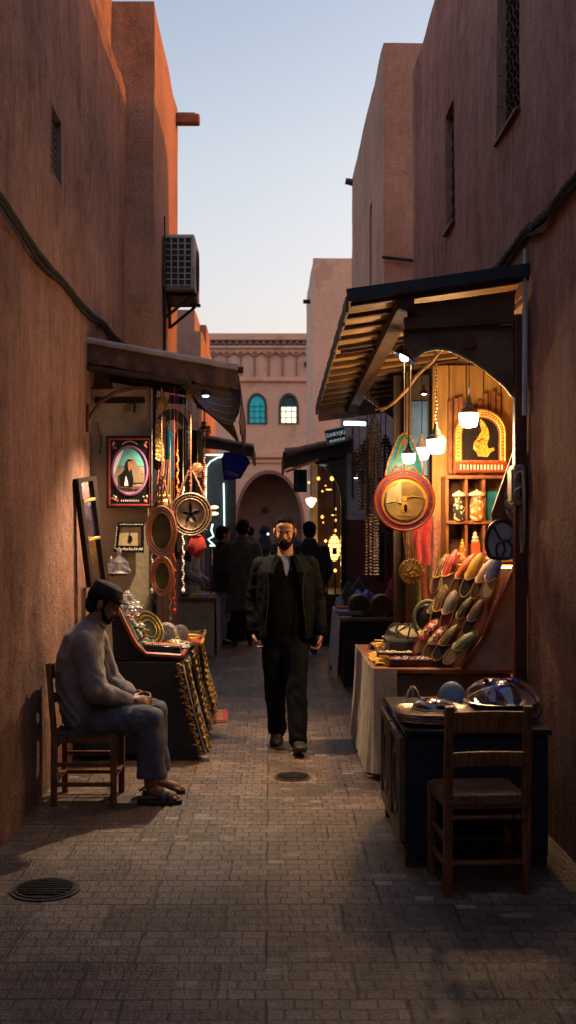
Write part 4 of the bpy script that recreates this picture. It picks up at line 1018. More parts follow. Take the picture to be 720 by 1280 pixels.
for ri, (s0, cc, rn, pipc, lin_) in enumerate(rows):
    for i in range((6,5,4)[ri]):
        t = slipper_proto(cols[cc[i]], cols[pipc[i]], cols[lin_[i]])
        y = y0r+.08+i*.165+(.05 if ri == 1 else 0)
        p0 = onrack(max(0,s0), y); p1 = onrack(s0+.30, y); yv = (p1-p0).normalized()
        if ri == 2: yv = (yv+V((.25,0,.05))).normalized()
        tw = random.uniform(-.17,.17)
        zv = V((-.50,-.80,.30)).normalized(); zv = (zv-yv*zv.dot(yv)).normalized(); xv = yv.cross(zv); xv = (xv*math.cos(tw)+yv*math.sin(tw)).normalized(); yv = zv.cross(xv)
        R = Matrix((xv,yv,zv)).transposed(); rs_ = random.uniform(.88,1.06)
        t.location = p0+V((-.055,-.035,.015)) if ri < 2 else p0+V((-.09,-.03,.015)); t.rotation_euler = R.to_euler(); t.scale = (1.0*rs_,(1.02 if ri else 1.10)*rs_,1.15*random.uniform(.75,1.2))
        pn = 'edged in '+pipc[i] if pipc[i] != cc[i] else 'plain'
        t['label'] = f'{cc[i]} slipper {pn}, {ordn[i]} from the near end of the {rn} rack row'; t['group'] = 'slippers on the sloping rack'
for i, py in enumerate((573,589,604,618)):
    g = MB(); g.box((0,0,.03),(.055,.004,.06),b=.001); g.tube([(0,-.003,.035),(.0,-.003,.05)], .003)
    solo('price_card', ['blank cream card','blank cream card with dark notch','yellowed blank card','torn-edged pale card'][i]+[' above the far slippers',' above the orange slippers',' above the yellow slippers',' above the cream slipper'][i], 'card', g, M('card_paper', (.62,.50,.28), .8), loc=P(py,711,8.75-.28*i)+V((-.0,0,-.02)), rot=Euler((-.25,0,.1*math.sin(i*5))))
g = MB(); g.sph((0,0,.05),(.028,.028,.05),12,8); solo('bottle_stop', 'small black knob standing above the yellow slippers', 'knob', g, BKp, loc=(1.565,7.85,1.42))
# tightly packed small goods along the table and round the foot of the rack
rnd = random.Random(44)
def bangles(loc, n, r, m, label, seed):
    g = MB(); q = random.Random(seed)
    for i in range(n):
        cx, cy, tl = q.uniform(-.03,.03), q.uniform(-.03,.03), q.uniform(-.25,.25)
        g.tube([(cx+r*math.cos(t),cy+r*math.sin(t),.006+i*.008+tl*r*math.cos(t)*.3+abs(tl)*r*.3) for t in [k*PI/10 for k in range(20)]], .0045, 6, closed=True)
    solo('bangle_pile', label, 'bangles', g, m, loc=loc)
bangles((.84,8.38,.762),7,.034,GD,'pile of gold bangles on the mustard runner',1)
bangles((1.19,7.83,.748),6,.032,M('red_enamel', (.42,.03,.02), .25),'pile of red bangles beside the orange strands',2)
bangles((1.33,7.66,.748),5,.03,SV,'pile of silver bangles under the near end of the slipper rack',3)
bangles((.80,7.72,.762),5,.032,M('amber_enamel', (.55,.25,.03), .25),'pile of amber bangles at the near street corner of the shop table',4)
tray('ring_tray', 'narrow dark tray of gold rings and turquoise stones between the two bead trays', (.96,7.87,.744), (.34,.13,.03), .03, [GD,M('turquoise', (.03,.30,.32), .3),RDp], n=150, r=.009, mat=BKp, seed=14)
tray('stone_tray', 'small open case of amber and red stones in front of the cream caps', (1.20,8.13,.744), (.24,.16,.04), .12, [M('amber_stone', (.6,.2,.02), .25),RDp,CRp], n=110, r=.011, seed=15)
for i, (x, y, rz, lab, m1, m2) in enumerate(((1.22,7.60,.5,'pair of tan purses with red trim lying at the near table edge','tan','red'),(1.14,8.30,-.3,'small patterned purse under the bottom slippers','patterned','gold'),(.86,8.55,.9,'small blue purse near the gold spoons','blue','gold'))):
    g = MB(); g.loft([((0,-.05,.012),V((.03,0,0)),V((0,0,.008))),((0,-.03,.018),V((.05,0,0)),V((0,0,.016))),((0,.02,.02),V((.052,0,0)),V((0,0,.018))),((0,.05,.014),V((.045,0,0)),V((0,0,.010)))], 18)
    g.tube([(.05*math.cos(t),.02+.03*math.sin(t)-.02,.03) for t in [k*PI/8 for k in range(16)]], .004, 5, closed=True, mi=1)
    solo('small_purse', lab, 'purse', g, [cols[m1],cols[m2]], loc=(x,y,.748), rz=rz)
# warm strip lamp under the shelf: the place where the rack is brightest
us = thing('strip_lamp', 'small glowing strip lamp under the shelf above the slippers', 'lamp', P(634,707,8.0))
g = MB(); g.box((0,0,0),(.13,.03,.016)); part('housing', g, GD, us)
g = MB(); g.box((0,-.002,-.014),(.11,.022,.010)); part('diffuser', g, SHADE, us); lamp('lamp_light', (0,-.03,-.05), LAMP*.12, WARM, .03, us)

# ------------------------------------------------------------------ hanging cloths, beads and panel behind
def drape(u, v, w_, h_, f=6., a=.02, fl=0.): 
    return (w_*(u-.5)*(1+fl*v)+.004*math.sin(v*9), a*math.sin(u*f*PI+2*math.sin(v*2))*(.5+.5*v), -h_*v+.01*math.sin(u*5))
def hung(name, label, c, w_, h_, mat, f=5., a=.02, fl=0., cat='cloth', group=None, rz=0.):
    g = MB(); g.grid(lambda u,v: drape(u,v,w_,h_,f,a,fl), 28, 14, .006); 
    for k in (-.5,.5): g.tube([(w_*k*.9,0,0),(w_*k*.9,0,.03)], .004)
    return solo(name, label, cat, g, mat, loc=c, rz=rz, group=group, ang=1.2)
FB = lambda n,c: M('fabric_'+n, c, .85, var=.35, vs=30, bump=.35, bs=150, sheen=.15)
c = P(528,640,8.6); hung('hanging_cloth', 'red cloth folded over a rail behind the gold medallion', c, .14, .80*.5, FB('crimson',(.30,.012,.015)), 4, .025, group='cloths hung in the right shop')
for px, w_, cn, col, y0, y1 in ((524,.035,'olive green',(.16,.17,.03),672,768),(531,.05,'brick red',(.26,.05,.03),668,772),(538,.04,'dark brown',(.07,.035,.02),650,775),(545,.05,'dull pink',(.28,.10,.08),648,765)):
    c = P(px,y0,8.85); hung('hanging_scarf', f'narrow {cn} scarf hanging beside the shelf', c, w_, (y1-y0)*8.85/1400, FB(cn.replace(' ','_'),col), 2, .012, group='scarves beside the shelf')
g = MB(); g.box((1.385,9.24,1.5),(.10,.03,2.94),b=.006); g.box((1.17,9.30,1.5),(.30,.02,2.9),mi=1); 
solo('shop_screen', 'olive painted board screen at the far side of the lit shop', 'screen', g, [M('olive_board', (.17,.105,.04), .6, bump=.3, var=.35, vs=4), M('dark_board', (.03,.018,.012), .7)])
g = MB(); g.box((0,0,0),(.20,.015,.62)); solo('blue_board', 'blue board high in the right shop behind the pendant lamps', 'board', g, M('blue_board', (.03,.11,.30), .5, var=.4, vs=5), loc=(1.20,9.27,2.42))
g = MB(); g.bar((1.12,9.1,0),(1.12,9.1,2.95),.05,.05,up=(0,1,0)); solo('dark_post', 'thin dark post at the far side of the lit shop', 'post', g, WD)
# bead curtains
def beads(px, Y, y0, y1, n, spread, label, mats, r=.011, taper=.5, group='bead bundles hanging under the right awning', bulge=0.):
    c = P(px,y0,Y); h_ = (y1-y0)*Y/1400; t = thing('bead_bundle', label, 'beads', c, group=group); rnd = random.Random(int(px*7))
    gs = [MB()]*1; cord = MB(); cord.tube([(0,0,0),(0,0,2.93-c.z+.05)], .004, 5)
    for i in range(n):
        a = 2*PI*i/n; R_ = spread*(.55+.45*rnd.random()); k = max(6, int(h_*rnd.uniform(.85,1.)/(r*2.0)))
        for j in range(k):
            v = j/k; f_ = min(1, v/.14)*(1-(taper)*v)+bulge*math.sin(v*PI)
            gs[0].sph((R_*math.cos(a)*f_, R_*.6*math.sin(a)*f_, -v*h_), (r*rnd.uniform(.8,1.2), r, r*1.0), 6, 4, mi=rnd.randrange(len(mats)) if rnd.random() < .35 else i%len(mats))
    part('cord', cord, BKp, t)
    part('strands', gs[0], mats, t)
DB = M('dark_bead', (.030,.014,.010), .3, var=.5); BB = M('brown_bead', (.050,.016,.009), .3, var=.4); KB = M('black_bead', (.012,.012,.016), .2)
beads(459,9.6,548,640,12,.075,'thick bundle of black beads tapering down beside the white wall',[DB,KB],.013,.1,bulge=.15)
beads(468,9.3,520,600,9,.05,'dark beads gathered to a point at the top, next to the cord',[KB,DB],.012,-.4)
beads(464,9.5,640,722,11,.075,'lower bundle of brown and pale-flecked beads above the rolled cases',[DB,BB,M('fleck_bead', (.12,.07,.045), .3)],.012,.0)
beads(482,9.8,545,660,11,.085,'wide brown bead bundle behind the mosaic rim',[BB,DB],.014,.2,bulge=.1)
beads(492,10.2,600,725,9,.07,'long black bead bundle hanging near the dark doorway',[KB,DB],.012,.2)
beads(476,10.4,660,730,8,.05,'thin dark bead bundle in shadow behind the brown one',[KB],.012,.2)
def basketf(px, Y, y0, y1, w_, label):
    c = P(px,y1,Y); h_ = (y1-y0)*Y/1400; g = MB()
    for i in range(9): 
        r = w_/2*(.75+.25*i/8); g.tube([(r*math.cos(t),r*math.sin(t),h_*i/8) for t in [j*PI/8 for j in range(16)]], .010, 5, closed=True)
    for j in range(10):
        a = j*PI/5; g.tube([(w_/2*.75*math.cos(a),w_/2*.75*math.sin(a),0),(w_/2*math.cos(a),w_/2*math.sin(a),h_)], .006, 5)
    g.lathe([(0,0),(w_*.37,0)], seg=12); g.tube([(0,0,h_),(0,0,2.9-c.z)], .004)
    g.tube([(-w_/2,0,h_),(0,0,h_+.06),(w_/2,0,h_)], .006)
    solo('hanging_basket', label, 'basket', g, M('wicker', (.16,.06,.03), .8, bump=.4), loc=c)
basketf(449,11.0,566,596,.12,'small brown wicker basket hanging by the white wall')

# ------------------------------------------------------------------ far right table with rolled cases
t2 = thing('market_table', 'dark table under the rolled cases, white cloth over its street end', 'table', (1.15,13.1,0))
g = MB(); g.box((1.13,12.45,.715),(.78,1.5,.035)); part('tabletop', g, M('table_edge', (.16,.09,.05), .6), t2, world=True)
g = MB(); g.box((1.13,11.74,.35),(.72,.02,.69)); g.box((1.5,12.45,.35),(.02,1.4,.69)); g.box((.79,12.45,.35),(.02,1.4,.69)); part('side_boards', g, BK, t2, world=True)
def wh(u, v): 
    y = 11.76+1.5*u; return (.735-.04*v-.03*v*abs(math.sin(u*9)), y+.02*math.sin(v*5), .74-.66*v*(1-.15*math.sin(u*5)))
g = MB(); g.grid(wh, 50, 10, .005); g.grid(lambda u,v: (.735+.12*v, 11.76+1.5*u, .738+.002*math.sin(u*20)), 30, 3, .005); part('white_cloth', g, M('white_linen', (.48,.47,.50), .9, bump=.3, bs=120), t2, world=True, ang=1.2)
def roll(px, py, r, Y, label, c1, c2):
    c = P(px,py,Y); t = thing('rolled_case', label, 'case', (c.x,c.y,.735)); L_ = .38
    g = MB(); g.lathe([(r*.55,-L_/2+.02),(r*.62,-L_/2),(r*.95,-L_/2),(r,-L_/2+.02),(r*.98,L_/2-.02),(r*.9,L_/2),(0,L_/2)], (0,.1,r), 10, R=Matrix.Rotation(-PI/2,3,'X')); part('roll_wrap', g, c1, t)
    g = MB(); g.lathe([(0,-L_/2+.022),(r*.56,-L_/2+.022),(r*.6,-L_/2+.03)], (0,.1,r), 10, R=Matrix.Rotation(-PI/2,3,'X')); part('round_end', g, c2, t)
    g = MB(); g.tube([(r*1.0*math.cos(a),-.06,r+r*1.0*math.sin(a)) for a in [j*PI/10 for j in range(20)]], .010, 5, closed=True); part('band', g, GD, t)
WRP = M('roll_leather', (.06,.035,.03), .5, bump=.4); END = M('roll_end', (.38,.24,.07), .6, bump=.5, bs=50)
roll(449,746,.115,11.95,'black rolled case with mustard round end, next to the white cloth',WRP,END)
roll(477,746,.115,11.95,'black rolled case with mustard round end, towards the wall',WRP,END)
def heap(name, label, loc, sz, mat, seed, cat='cloth'):
    g = MB(); w_, d_, h_ = sz
    def f(u, v):
        x = (u-.5)*2; y = (v-.5)*2; e = max(0, 1-(abs(x)**2.4+abs(y)**2.4)); z = h_*e**.5
        return (x*w_/2, y*d_/2, z*(1+.6*noise.noise(V((x*2.3+seed,y*2.3,seed))))+.002+.02*abs(noise.noise(V((x*6+seed,y*6,1))))*e)
    g.grid(f, 22, 22, .004); return solo(name, label, cat, g, mat, loc=loc, ang=1.3)
heap('folded_cloth', 'blue sheen cloth heaped on the table above the rolled cases', (1.03,12.4,.735), (.34,.34,.22), M('blue_silk', (.07,.13,.42), .35, bump=.3), 3)
heap('folded_cloth', 'black bundled jacket at the back of the far right table', (.98,12.85,.735), (.4,.4,.30), FB('blackheap',(.02,.022,.02)), 4)
heap('folded_cloth', 'grey fleece hat shape near the street edge of the far right table', (.86,12.85,.735), (.24,.3,.18), FB('fleece',(.20,.19,.2)), 5)
g = MB()
for i, (h_) in enumerate((.0,.022,.044)): g.box((0,.01*i,.011+h_),(.22-.01*i,.24,.020),b=.008, mi=i)
solo('folded_cloths', 'red and white striped folded pile at the street edge of the table', 'cloth', g, [FB('red_b',(.35,.02,.03)), FB('white_b',(.55,.5,.5)), FB('red_c',(.45,.05,.03))], loc=(.83,12.35,.742))
g = MB(); g.box((0,0,.02),(.26,.2,.03),b=.008); g.box((0,0,.045),(.25,.19,.018),b=.006,mi=1); solo('folded_cloths', 'sky blue folded cloth beside the near rolled case', 'cloth', g, [FB('brown_b',(.22,.12,.06)), FB('sky_b',(.12,.28,.45))], loc=(.85,11.92,.742))
heap('folded_cloth', 'red and white shawl lying against the right wall end', (1.38,12.3,.735), (.3,.4,.32), FB('shawl_red',(.30,.02,.04)), 8)

# ------------------------------------------------------------------ near box, trays and glass covers
NV = M('navy_cloth', (.010,.012,.026), .8, bump=.3, bs=160)
CARV = M('carved_panel', (.16,.105,.07), .6, bump=1., bs=26, bd=.03, vs=9, var=.6)
nb = thing('market_chest', 'low dark chest with carved side panels next to the empty chair', 'chest', (1.02,6.07,0))
g = MB(); g.box((1.03,6.08,.36),(.70,1.04,.60),b=.008); part('chest_body', g, NV, nb, world=True)
for i in range(2): 
    g = MB(); g.box((.669,5.83+i*.5,.38),(.018,.46,.52),b=.004); pn_ = part('carved_panel', g, CARV, nb, world=True)
    g = MB(); r_ = .0
    g.ring([(5.60+i*.5,.12),(6.06+i*.5,.12),(6.06+i*.5,.64),(5.60+i*.5,.64)], [(5.64+i*.5,.16),(6.02+i*.5,.16),(6.02+i*.5,.60),(5.64+i*.5,.60)], .645, .665, ax='YZ')
    g.ring([(y*.5+5.83+i*.5,z*.5+.38) for y,z in oval(0,0,.26,.34,24)], [(y*.42+5.83+i*.5,z*.42+.38) for y,z in oval(0,0,.26,.34,24)], .648, .665, ax='YZ'); part('raised_moulding', g, M('chest_wood', (.13,.08,.05), .5, bump=.4), pn_, world=True)
g = MB(); g.box((1.03,6.08,.675),(.73,1.08,.028),b=.006); part('chest_top', g, M('chest_top', (.010,.011,.020), .35), nb, world=True)
for x in (.70,1.35):
    for y in (5.60,6.56): g = MB(); g.box((x,y,.035),(.055,.055,.07)); part('leg', g, WD, nb, world=True)
BLG = M('navy_glaze', (.010,.022,.13), .22, coat=.15, bump=.05); 
def traystack():
    t = thing('tray_stack', 'stack of navy lacquer trays at the street corner of the chest', 'tray', (.845,5.80,.692))
    for i in range(4):
        g = MB(); k = 1+.03*math.sin(i*3); g.lathe([(0,0),(.15,0),(.2,.014),(.205,.017),(.2,.019),(.15,.006),(0,.005)], (0,0,i*.013), 40)
        for v in g.v: v.x = math.copysign(abs(v.x/.205)**.72*.205, v.x); v.y = math.copysign(abs(v.y/.205)**.72*.21, v.y)
        if i < 3: part('tray', g, BLG, t)
        else: part('tray', g, M('dark_tray', (.02,.022,.04), .2, .2), t)
    t.rotation_euler = (0,0,.04)
traystack()
TRT = .75
def dome(c, r, h_, label, rot=None, knob=True, mat=GLS, rim=None, name='glass_dome'):
    t = thing(name, label, 'glass dome', c, rot=rot or Euler((0,0,0)))
    pr = [(r*math.cos(a), h_*math.sin(a)) for a in [i*PI/2/12 for i in range(13)]]; pi_ = [(max(0,x-.004), z*(1-.004/h_)) for x,z in pr[::-1]]
    g = MB(); g.lathe(pr+[(0,h_-.004)]+pi_[1:]+[pr[0]], seg=36); part('dome', g, mat, t)
    g = MB(); g.tube([(r*math.cos(a),r*math.sin(a),0) for a in [i*PI/18 for i in range(36)]], .006, 6, closed=True); part('rim', g, rim or BLG, t)
    if knob: g = MB(); g.sph((0,0,h_+.012), .014, 10, 8); part('knob', g, rim or BLG, t)
    return t
dome((.855,5.85,TRT), .115, .05, 'shallow glass dome lying on the tray stack', knob=False, rim=ST)
dome((.80,6.30,.692), .045, .11, 'small tall glass ball dome at the back of the chest', knob=False, rim=ST)
dome((1.04,6.42,.692), .085, .115, 'matt blue-grey domed cover at the back of the chest', mat=M('bluegrey_dome', (.17,.26,.36), .6, bump=.1), knob=False, rim=M('bluegrey_rim', (.1,.15,.22), .5))
dome((1.00,6.12,.692), .06, .045, 'low clear dome beside the tray stack', knob=False, rim=ST)
dome((1.10,5.85,.692), .07, .018, 'flat glass lid with a dark rim at the middle of the chest', knob=False, rim=BLG)
nbw = thing('glass_bowl', 'wide navy glazed bowl holding two big glass covers', 'bowl', (1.235,5.98,.690))
g = MB(); g.lathe([(0,0),(.10,0),(.165,.035),(.20,.075),(.205,.078),(.198,.080),(.16,.045),(.09,.010),(0,.010)], seg=44); part('bowl_body', g, BLG, nbw)
D1 = dome((1.19,6.03,.745), .155, .13, 'big glass cover tilted back in the navy bowl, blue glints painted on its top', rot=Euler((.35,-.30,0)), knob=True)
D2 = dome((1.285,5.94,.755), .15, .12, 'big glass cover with a blue rim tipped towards the street, nearest in the bowl', rot=Euler((.55,.12,0)), knob=False)
BLV = M('blue_glint_paint', (.012,.045,.42), .10, coat=.6, bump=0)  # blue glints painted as patches over the glass
def glint(dm, r, h_, a0, a1, e0, e1):
    g = MB(); g.grid(lambda u,v: ((r+.003)*math.cos(e0+(e1-e0)*v*(1-.5*(2*u-1)**2))*math.cos(a0+(a1-a0)*u), (r+.003)*math.cos(e0+(e1-e0)*v*(1-.5*(2*u-1)**2))*math.sin(a0+(a1-a0)*u), (h_+.003)*math.sin(e0+(e1-e0)*v*(1-.5*(2*u-1)**2))), 16, 10, .002)
    part('blue_glint', g, BLV, dm)
glint(D1, .155, .13, -1.3, .1, .75, 1.5); glint(D1, .155, .13, -.6, .3, .05, .5); glint(D2, .15, .12, 1.2, 2.2, .3, 1.4); glint(D2, .15, .12, -2.8, -2.2, .02, .5)
# ------------------------------------------------------------------ chairs
def chair(loc, rz, label, H=.87, W=.40, D=.38, sh=.43):
    t = thing('wooden_chair', label, 'chair', loc, rz)      # the sitter looks along +Y, backrest at -Y
    w2 = W/2-.02
    for s_ in (-1,1):
        g = MB(); g.bar((s_*w2,-D/2+.02,0),(s_*w2,-D/2+.02,sh),.040,.036,up=(0,1,0)); g.bar((s_*w2,-D/2+.02,sh-.002),(s_*w2,-D/2-.015,H),.040,.032,up=(0,1,0)); part('back_post', g, WC, t)
        g = MB(); g.bar((s_*(w2+.005),D/2-.02,0),(s_*(w2+.005),D/2-.02,sh+.01),.038,.038,up=(0,1,0)); part('leg', g, WC, t)
        for z_ in (.13,.25): g = MB(); g.bar((s_*w2,-D/2+.03,z_),(s_*w2,D/2-.03,z_),.018,.026,up=(0,0,1)); part('side_rung', g, WC, t)
    for z_, h_, bow in ((H-.075,.095,.012),(H-.245,.065,.012)):
        g = MB(); g.grid(lambda u,v: ((u-.5)*(W-.07), -D/2-.004-bow*math.sin(u*PI)-(z_-sh)*.030, z_+(v-.5)*h_+.006*math.sin(u*PI)), 12, 3, .016); part('back_slat', g, WC, t)
    for z_ in (.15,.36):
        g = MB(); g.bar((-w2+.01,-D/2+.02,z_),(w2-.01,-D/2+.02,z_),.016,.045,up=(0,1,0)); part('back_rail', g, WC, t)
    g = MB(); g.bar((-w2,D/2-.02,.17),(w2,D/2-.02,.17),.018,.028,up=(0,1,0)); part('front_rung', g, WC, t)
    g = MB()
    for a,b_ in (((-w2,-D/2+.02),(w2,-D/2+.02)),((-w2,D/2-.02),(w2,D/2-.02)),((-w2,-D/2+.02),(-w2,D/2-.02)),((w2,-D/2+.02),(w2,D/2-.02))):
        g.bar((*a,sh-.025),(*b_,sh-.025),.026,.034,up=(0,0,1))
    part('seat_frame', g, WC, t)
    g = MB(); n = 17
    for i in range(n):   # woven rush seat: strands both ways
        x = -w2+.01+(2*w2-.02)*i/(n-1); g.tube([(x,-D/2+.005,sh-.018),(x,-D/2+.01,sh+.008),(x+.002,0,sh+.008-.012*math.sin(PI*i/(n-1))),(x,D/2-.01,sh+.008),(x,D/2-.005,sh-.018)], .0115, 6)
    for i in range(n):
        y = -D/2+.02+(D-.04)*i/(n-1); g.tube([(-w2-.01,y,sh-.016),(-w2+.0,y,sh+.013),(0,y,sh+.013-.014*math.sin(PI*i/(n-1))),(w2,y,sh+.013),(w2+.01,y,sh-.016)], .009, 6)
    part('seat', g, M('rush_seat', (.13,.065,.032), .8, bump=.5, var=.4), t)
    return t
chair((.985,5.32,0), math.radians(4), 'empty wooden ladderback chair facing the dark chest', H=.875, W=.405, D=.37, sh=.44)
# ------------------------------------------------------------------ left stall: awning, screen
la = thing('awning', 'short brown awning with a pale rolled edge over the left stall', 'awning', (-1.43,9.4,2.9))
def zl(x, y): return 3.13-(x+1.43)/1.16*.21-(y-8.7)*.06
FAW = M('brown_awning', (.075,.038,.028), .75, bump=.6, bs=30, var=.5, vs=7)
g = MB()
def lsh(u, v):
    x = -1.46+1.20*u; y = 8.72+1.5*v
    return (x, y, zl(x,y)+.02*math.sin(v*30))
g.grid(lsh, 12, 50, .008); part('roof_sheet', g, M('roof_tin', (.10,.085,.08), .6, .2, bump=.3), la, world=True)
g = MB(); g.tube([(-1.44+1.19*i/12, 8.69, zl(-1.44+1.19*i/12,8.7)+.012+.002*math.sin(i*2.2)) for i in range(13)], .024, 10); part('rolled_edge', g, M('pale_pole', (.30,.28,.30), .5), la, world=True)
g = MB(); g.grid(lambda u,v: (-1.45+1.20*u, 8.70+.004*math.sin(u*50)*v, zl(-1.45+1.2*u,8.7)-.01-(.15+.002*math.sin(u*26)+.003*math.sin(u*130))*v), 110, 5, .006); part('front_valance', g, FAW, la, world=True, ang=1.2)
g = MB(); g.bar((-1.45,8.76,zl(-1.45,8.7)-.20),(-.62,8.76,zl(-.62,8.7)-.17),.035,.15,up=(0,1,0)); part('cross_board', g, M('crossboard', (.035,.017,.013), .6, bump=.3), la, world=True)
g = MB()
def sv_(u, v):
    y = 8.70+1.5*u; return (-.262+.035*math.sin(v*PI*.8), y, zl(-.26,y)-.43*v+.02*math.sin(u*16)*v)
g.grid(sv_, 40, 8, .012); part('side_valance', g, FAW, la, world=True, ang=1.2)
g = MB()
for i in range(5):
    y = 8.85+i*.3; g.bar((-1.43,y,zl(-1.43,y)-.04),(-.28,y,zl(-.28,y)-.04),.03,.04)
part('rafters', g, WD, la, world=True)
ck = [P(x,y,8.745) for x,y in ((226,483),(240,480),(262,477),(299,470),(301,500),(299,516),(290,531),(279,530),(262,517),(248,503),(240,492))]
g = MB(); g.prism([(p.x,p.z) for p in ck], 8.74, 8.765); 
part('corner_cheek', g, M('cheek_board', (.05,.032,.024), .7, bump=.3), la, world=True)
g = MB()
for i in range(5):
    a = V((-.62+.055*i,8.735,2.80-.065*i)); b = V((-.30+.008*i,8.735,2.735-.055*i)); 
    if b.x-a.x > .06: g.tube([a, a.lerp(b,.5)+V((0,0,-.012)), b], .007, 6)
part('cheek_ribs', g, M('cheek_rib', (.09,.065,.05), .6), la, world=True)
g = MB(); g.grid(lambda u,v: (-.66+.37*u, 8.77+1.40*v, 2.80-.32*u**1.3+.02*math.sin(v*26+u*2)-.02*v), 8, 44, .008); part('sloping_lining', g, M('lining_tin', (.06,.05,.045), .5, .3, bump=.3), la, world=True)
g = MB(); g.tube([(-1.42,8.74,2.50),(-1.40,8.74,2.56),(-1.33,8.74,2.66),(-1.22,8.74,2.735),(-1.08,8.74,2.77),(-.94,8.74,2.775)], .016, 7); g.box((-1.425,8.74,2.54),(.02,.04,.22)); part('curved_bracket', g, WR, la, world=True)
g = MB(); g.box((-.235,8.72,2.91),(.05,.05,.05)); part('end_knob', g, BKp, la, world=True)
sp = thing('spot_lamp', 'small white spot lamp glowing under the left awning', 'lamp', P(257,494,8.62))
g = MB(); g.lathe([(0,.05),(.02,.045),(.034,.02),(.036,-.005),(.03,0),(0,.01)], seg=16); part('housing', g, BM_, sp)
g = MB(); g.sph((0,0,-.004), (.026,.026,.012), 12, 8); part('bulb', g, COOL, sp)
lamp('lamp_light', (0,0,-.04), 30*LAMP/5, (1,.72,.44), .02, sp, spot=1.9, rot=V((.42,.20,1.6)).to_track_quat('Z','Y').to_euler())
SCR = M('stall_screen', (.30,.25,.165), .8, bump=.35, bs=30, var=.35, vs=3)
scn = thing('stall_screen', 'beige plastered board screen carrying the oval framed picture', 'screen', (-1.18,8.93,0))
g = MB(); g.box((-1.19,8.95,1.40),(.50,.04,2.78),b=.004); part('board', g, SCR, scn, world=True)
g = MB(); g.box((-.925,8.94,1.40),(.035,.06,2.78)); part('edge_post', g, BKp, scn, world=True)
g = MB(); g.box((-1.20,8.925,2.70),(.40,.012,.05)); g.tube([(-1.08,8.92,2.70),(-1.08,8.9,2.60)], .01, 6); g.tube([(-1.38,8.92,2.52),(-1.345,8.915,2.38),(-1.36,8.915,2.27)], .004, 5); part('hanging_rail', g, IR, scn, world=True)
# framed pictures
c = P(162.5,590,8.88); pf = thing('framed_portrait', 'red and black framed oval painting of a dark robed figure, on the beige screen', 'picture', (c.x,c.y,c.z))
s8 = 8.88/1400; W2, H2 = 29*s8, 45*s8
rect = lambda w_, h_: [(-w_,-h_),(w_,-h_),(w_,h_),(-w_,h_)]
g = MB(); g.ring(rect(W2,H2), rect(W2*.90,H2*.93), -.025, .02); part('outer_frame', g, BKp, pf)
g = MB(); g.ring(rect(W2*.90,H2*.93), rect(W2*.84,H2*.89), -.020, .01); part('red_border', g, M('rose_lacquer', (.45,.06,.06), .35), pf)
g = MB(); g.prism(rect(W2*.84,H2*.89), -.008, .01); part('black_mount', g, BKp, pf)
rnd = random.Random(3); FLM = [M('flower_red', (.5,.05,.05), .5), M('flower_cream', (.6,.6,.5), .5), M('flower_green', (.10,.25,.15), .5)]
for sx in (-1,1):
    for sz in (-1,1):
        g = MB()
        for k in range(7): g.sph((sx*W2*(.55+.22*rnd.random()),-.010,sz*H2*(.66+.17*rnd.random())), (.010,.004,.010), 7, 5, mi=k%3)
        part('painted_flower', g, FLM, pf)
g = MB()
for k in range(9): g.box((-W2*.36+k*W2*.09,-.010,-H2*.80),(.008,.004,.014),b=.001)
part('painted_marks', g, FLM[1], pf); g = MB(); g.tube([(W2*.35*math.sin(t),-.011,H2*.80+.015*math.cos(t*2)) for t in [-1.3+i*.2 for i in range(14)]], .003, 5); part('painted_flourish', g, FLM[1], pf)
g = MB(); g.ring(oval(0,.01,W2*.80,H2*.70), oval(0,.01,W2*.70,H2*.635), -.016, -.002); part('oval_border', g, M('pink_lacquer', (.42,.16,.22), .35), pf)
g = MB(); g.ring(oval(0,.01,W2*.76,H2*.675), oval(0,.01,W2*.73,H2*.655), -.019, -.003); part('oval_bead', g, M('violet_line', (.16,.10,.45), .35), pf)
def clipo(pts, cx=0, cz=.01, rx=W2*.705, rz=H2*.64):
    out = []
    for x,z in pts:
        d_ = math.hypot((x-cx)/rx,(z-cz)/rz)
        out.append((x,z) if d_ <= 1 else (cx+(x-cx)/d_, cz+(z-cz)/d_))
    return out
ov = oval(0,.01,W2*.70,H2*.635)
g = MB(); g.prism(ov, -.010, -.004); part('painting', g, M('paint_ground', (.30,.24,.16), .5, var=.4, vs=9), pf)
def patch(nm, pts, m, y, parent=pf, cf=clipo): g = MB(); g.prism(cf(pts), y-.0012, y); part(nm, g, m, parent)
patch('painted_sky', [(x,z) for x,z in ov if z > .03] , M('paint_teal', (.12,.38,.38), .5, var=.3), -.0105)
patch('painted_light', [(x,z) for x,z in ov if x < -W2*.22 and z > -.04], M('paint_white', (.80,.82,.84), .5), -.0125)
patch('painted_hill', [(-.06,-.02),(.0,.09),(.03,.11),(.07,.04),(.12,-.02),(.12,-.09),(-.06,-.09)], M('paint_tan', (.22,.15,.10), .6), -.0140)
patch('painted_robe', [(-.075,-.14),(-.078,-.02),(-.03,.02),(-.028,.075),(-.015,.10),(.012,.10),(.022,.07),(.012,.03),(.02,-.01),(.03,-.06),(.02,-.14)], BKp, -.0158)
patch('painted_face', [(-.016,.08),(.012,.085),(.02,.06),(.012,.03),(-.004,.0),(-.012,.03)], M('paint_skin', (.40,.17,.06), .5), -.0175)
patch('painted_shirt', [(-.045,-.11),(-.03,-.03),(-.015,-.075),(-.012,-.11)], WHp, -.0175)
patch('painted_table', [(-.11,-.17),(-.10,-.115),(.0,-.125),(.09,-.11),(.10,-.17)], M('paint_brown', (.12,.07,.05), .5), -.0172)
c = P(162,672,8.88); sf = thing('framed_sketch', 'small cream picture with a black smudge in a black frame, below the portrait', 'picture', c, rot=Euler((0,0,0)))
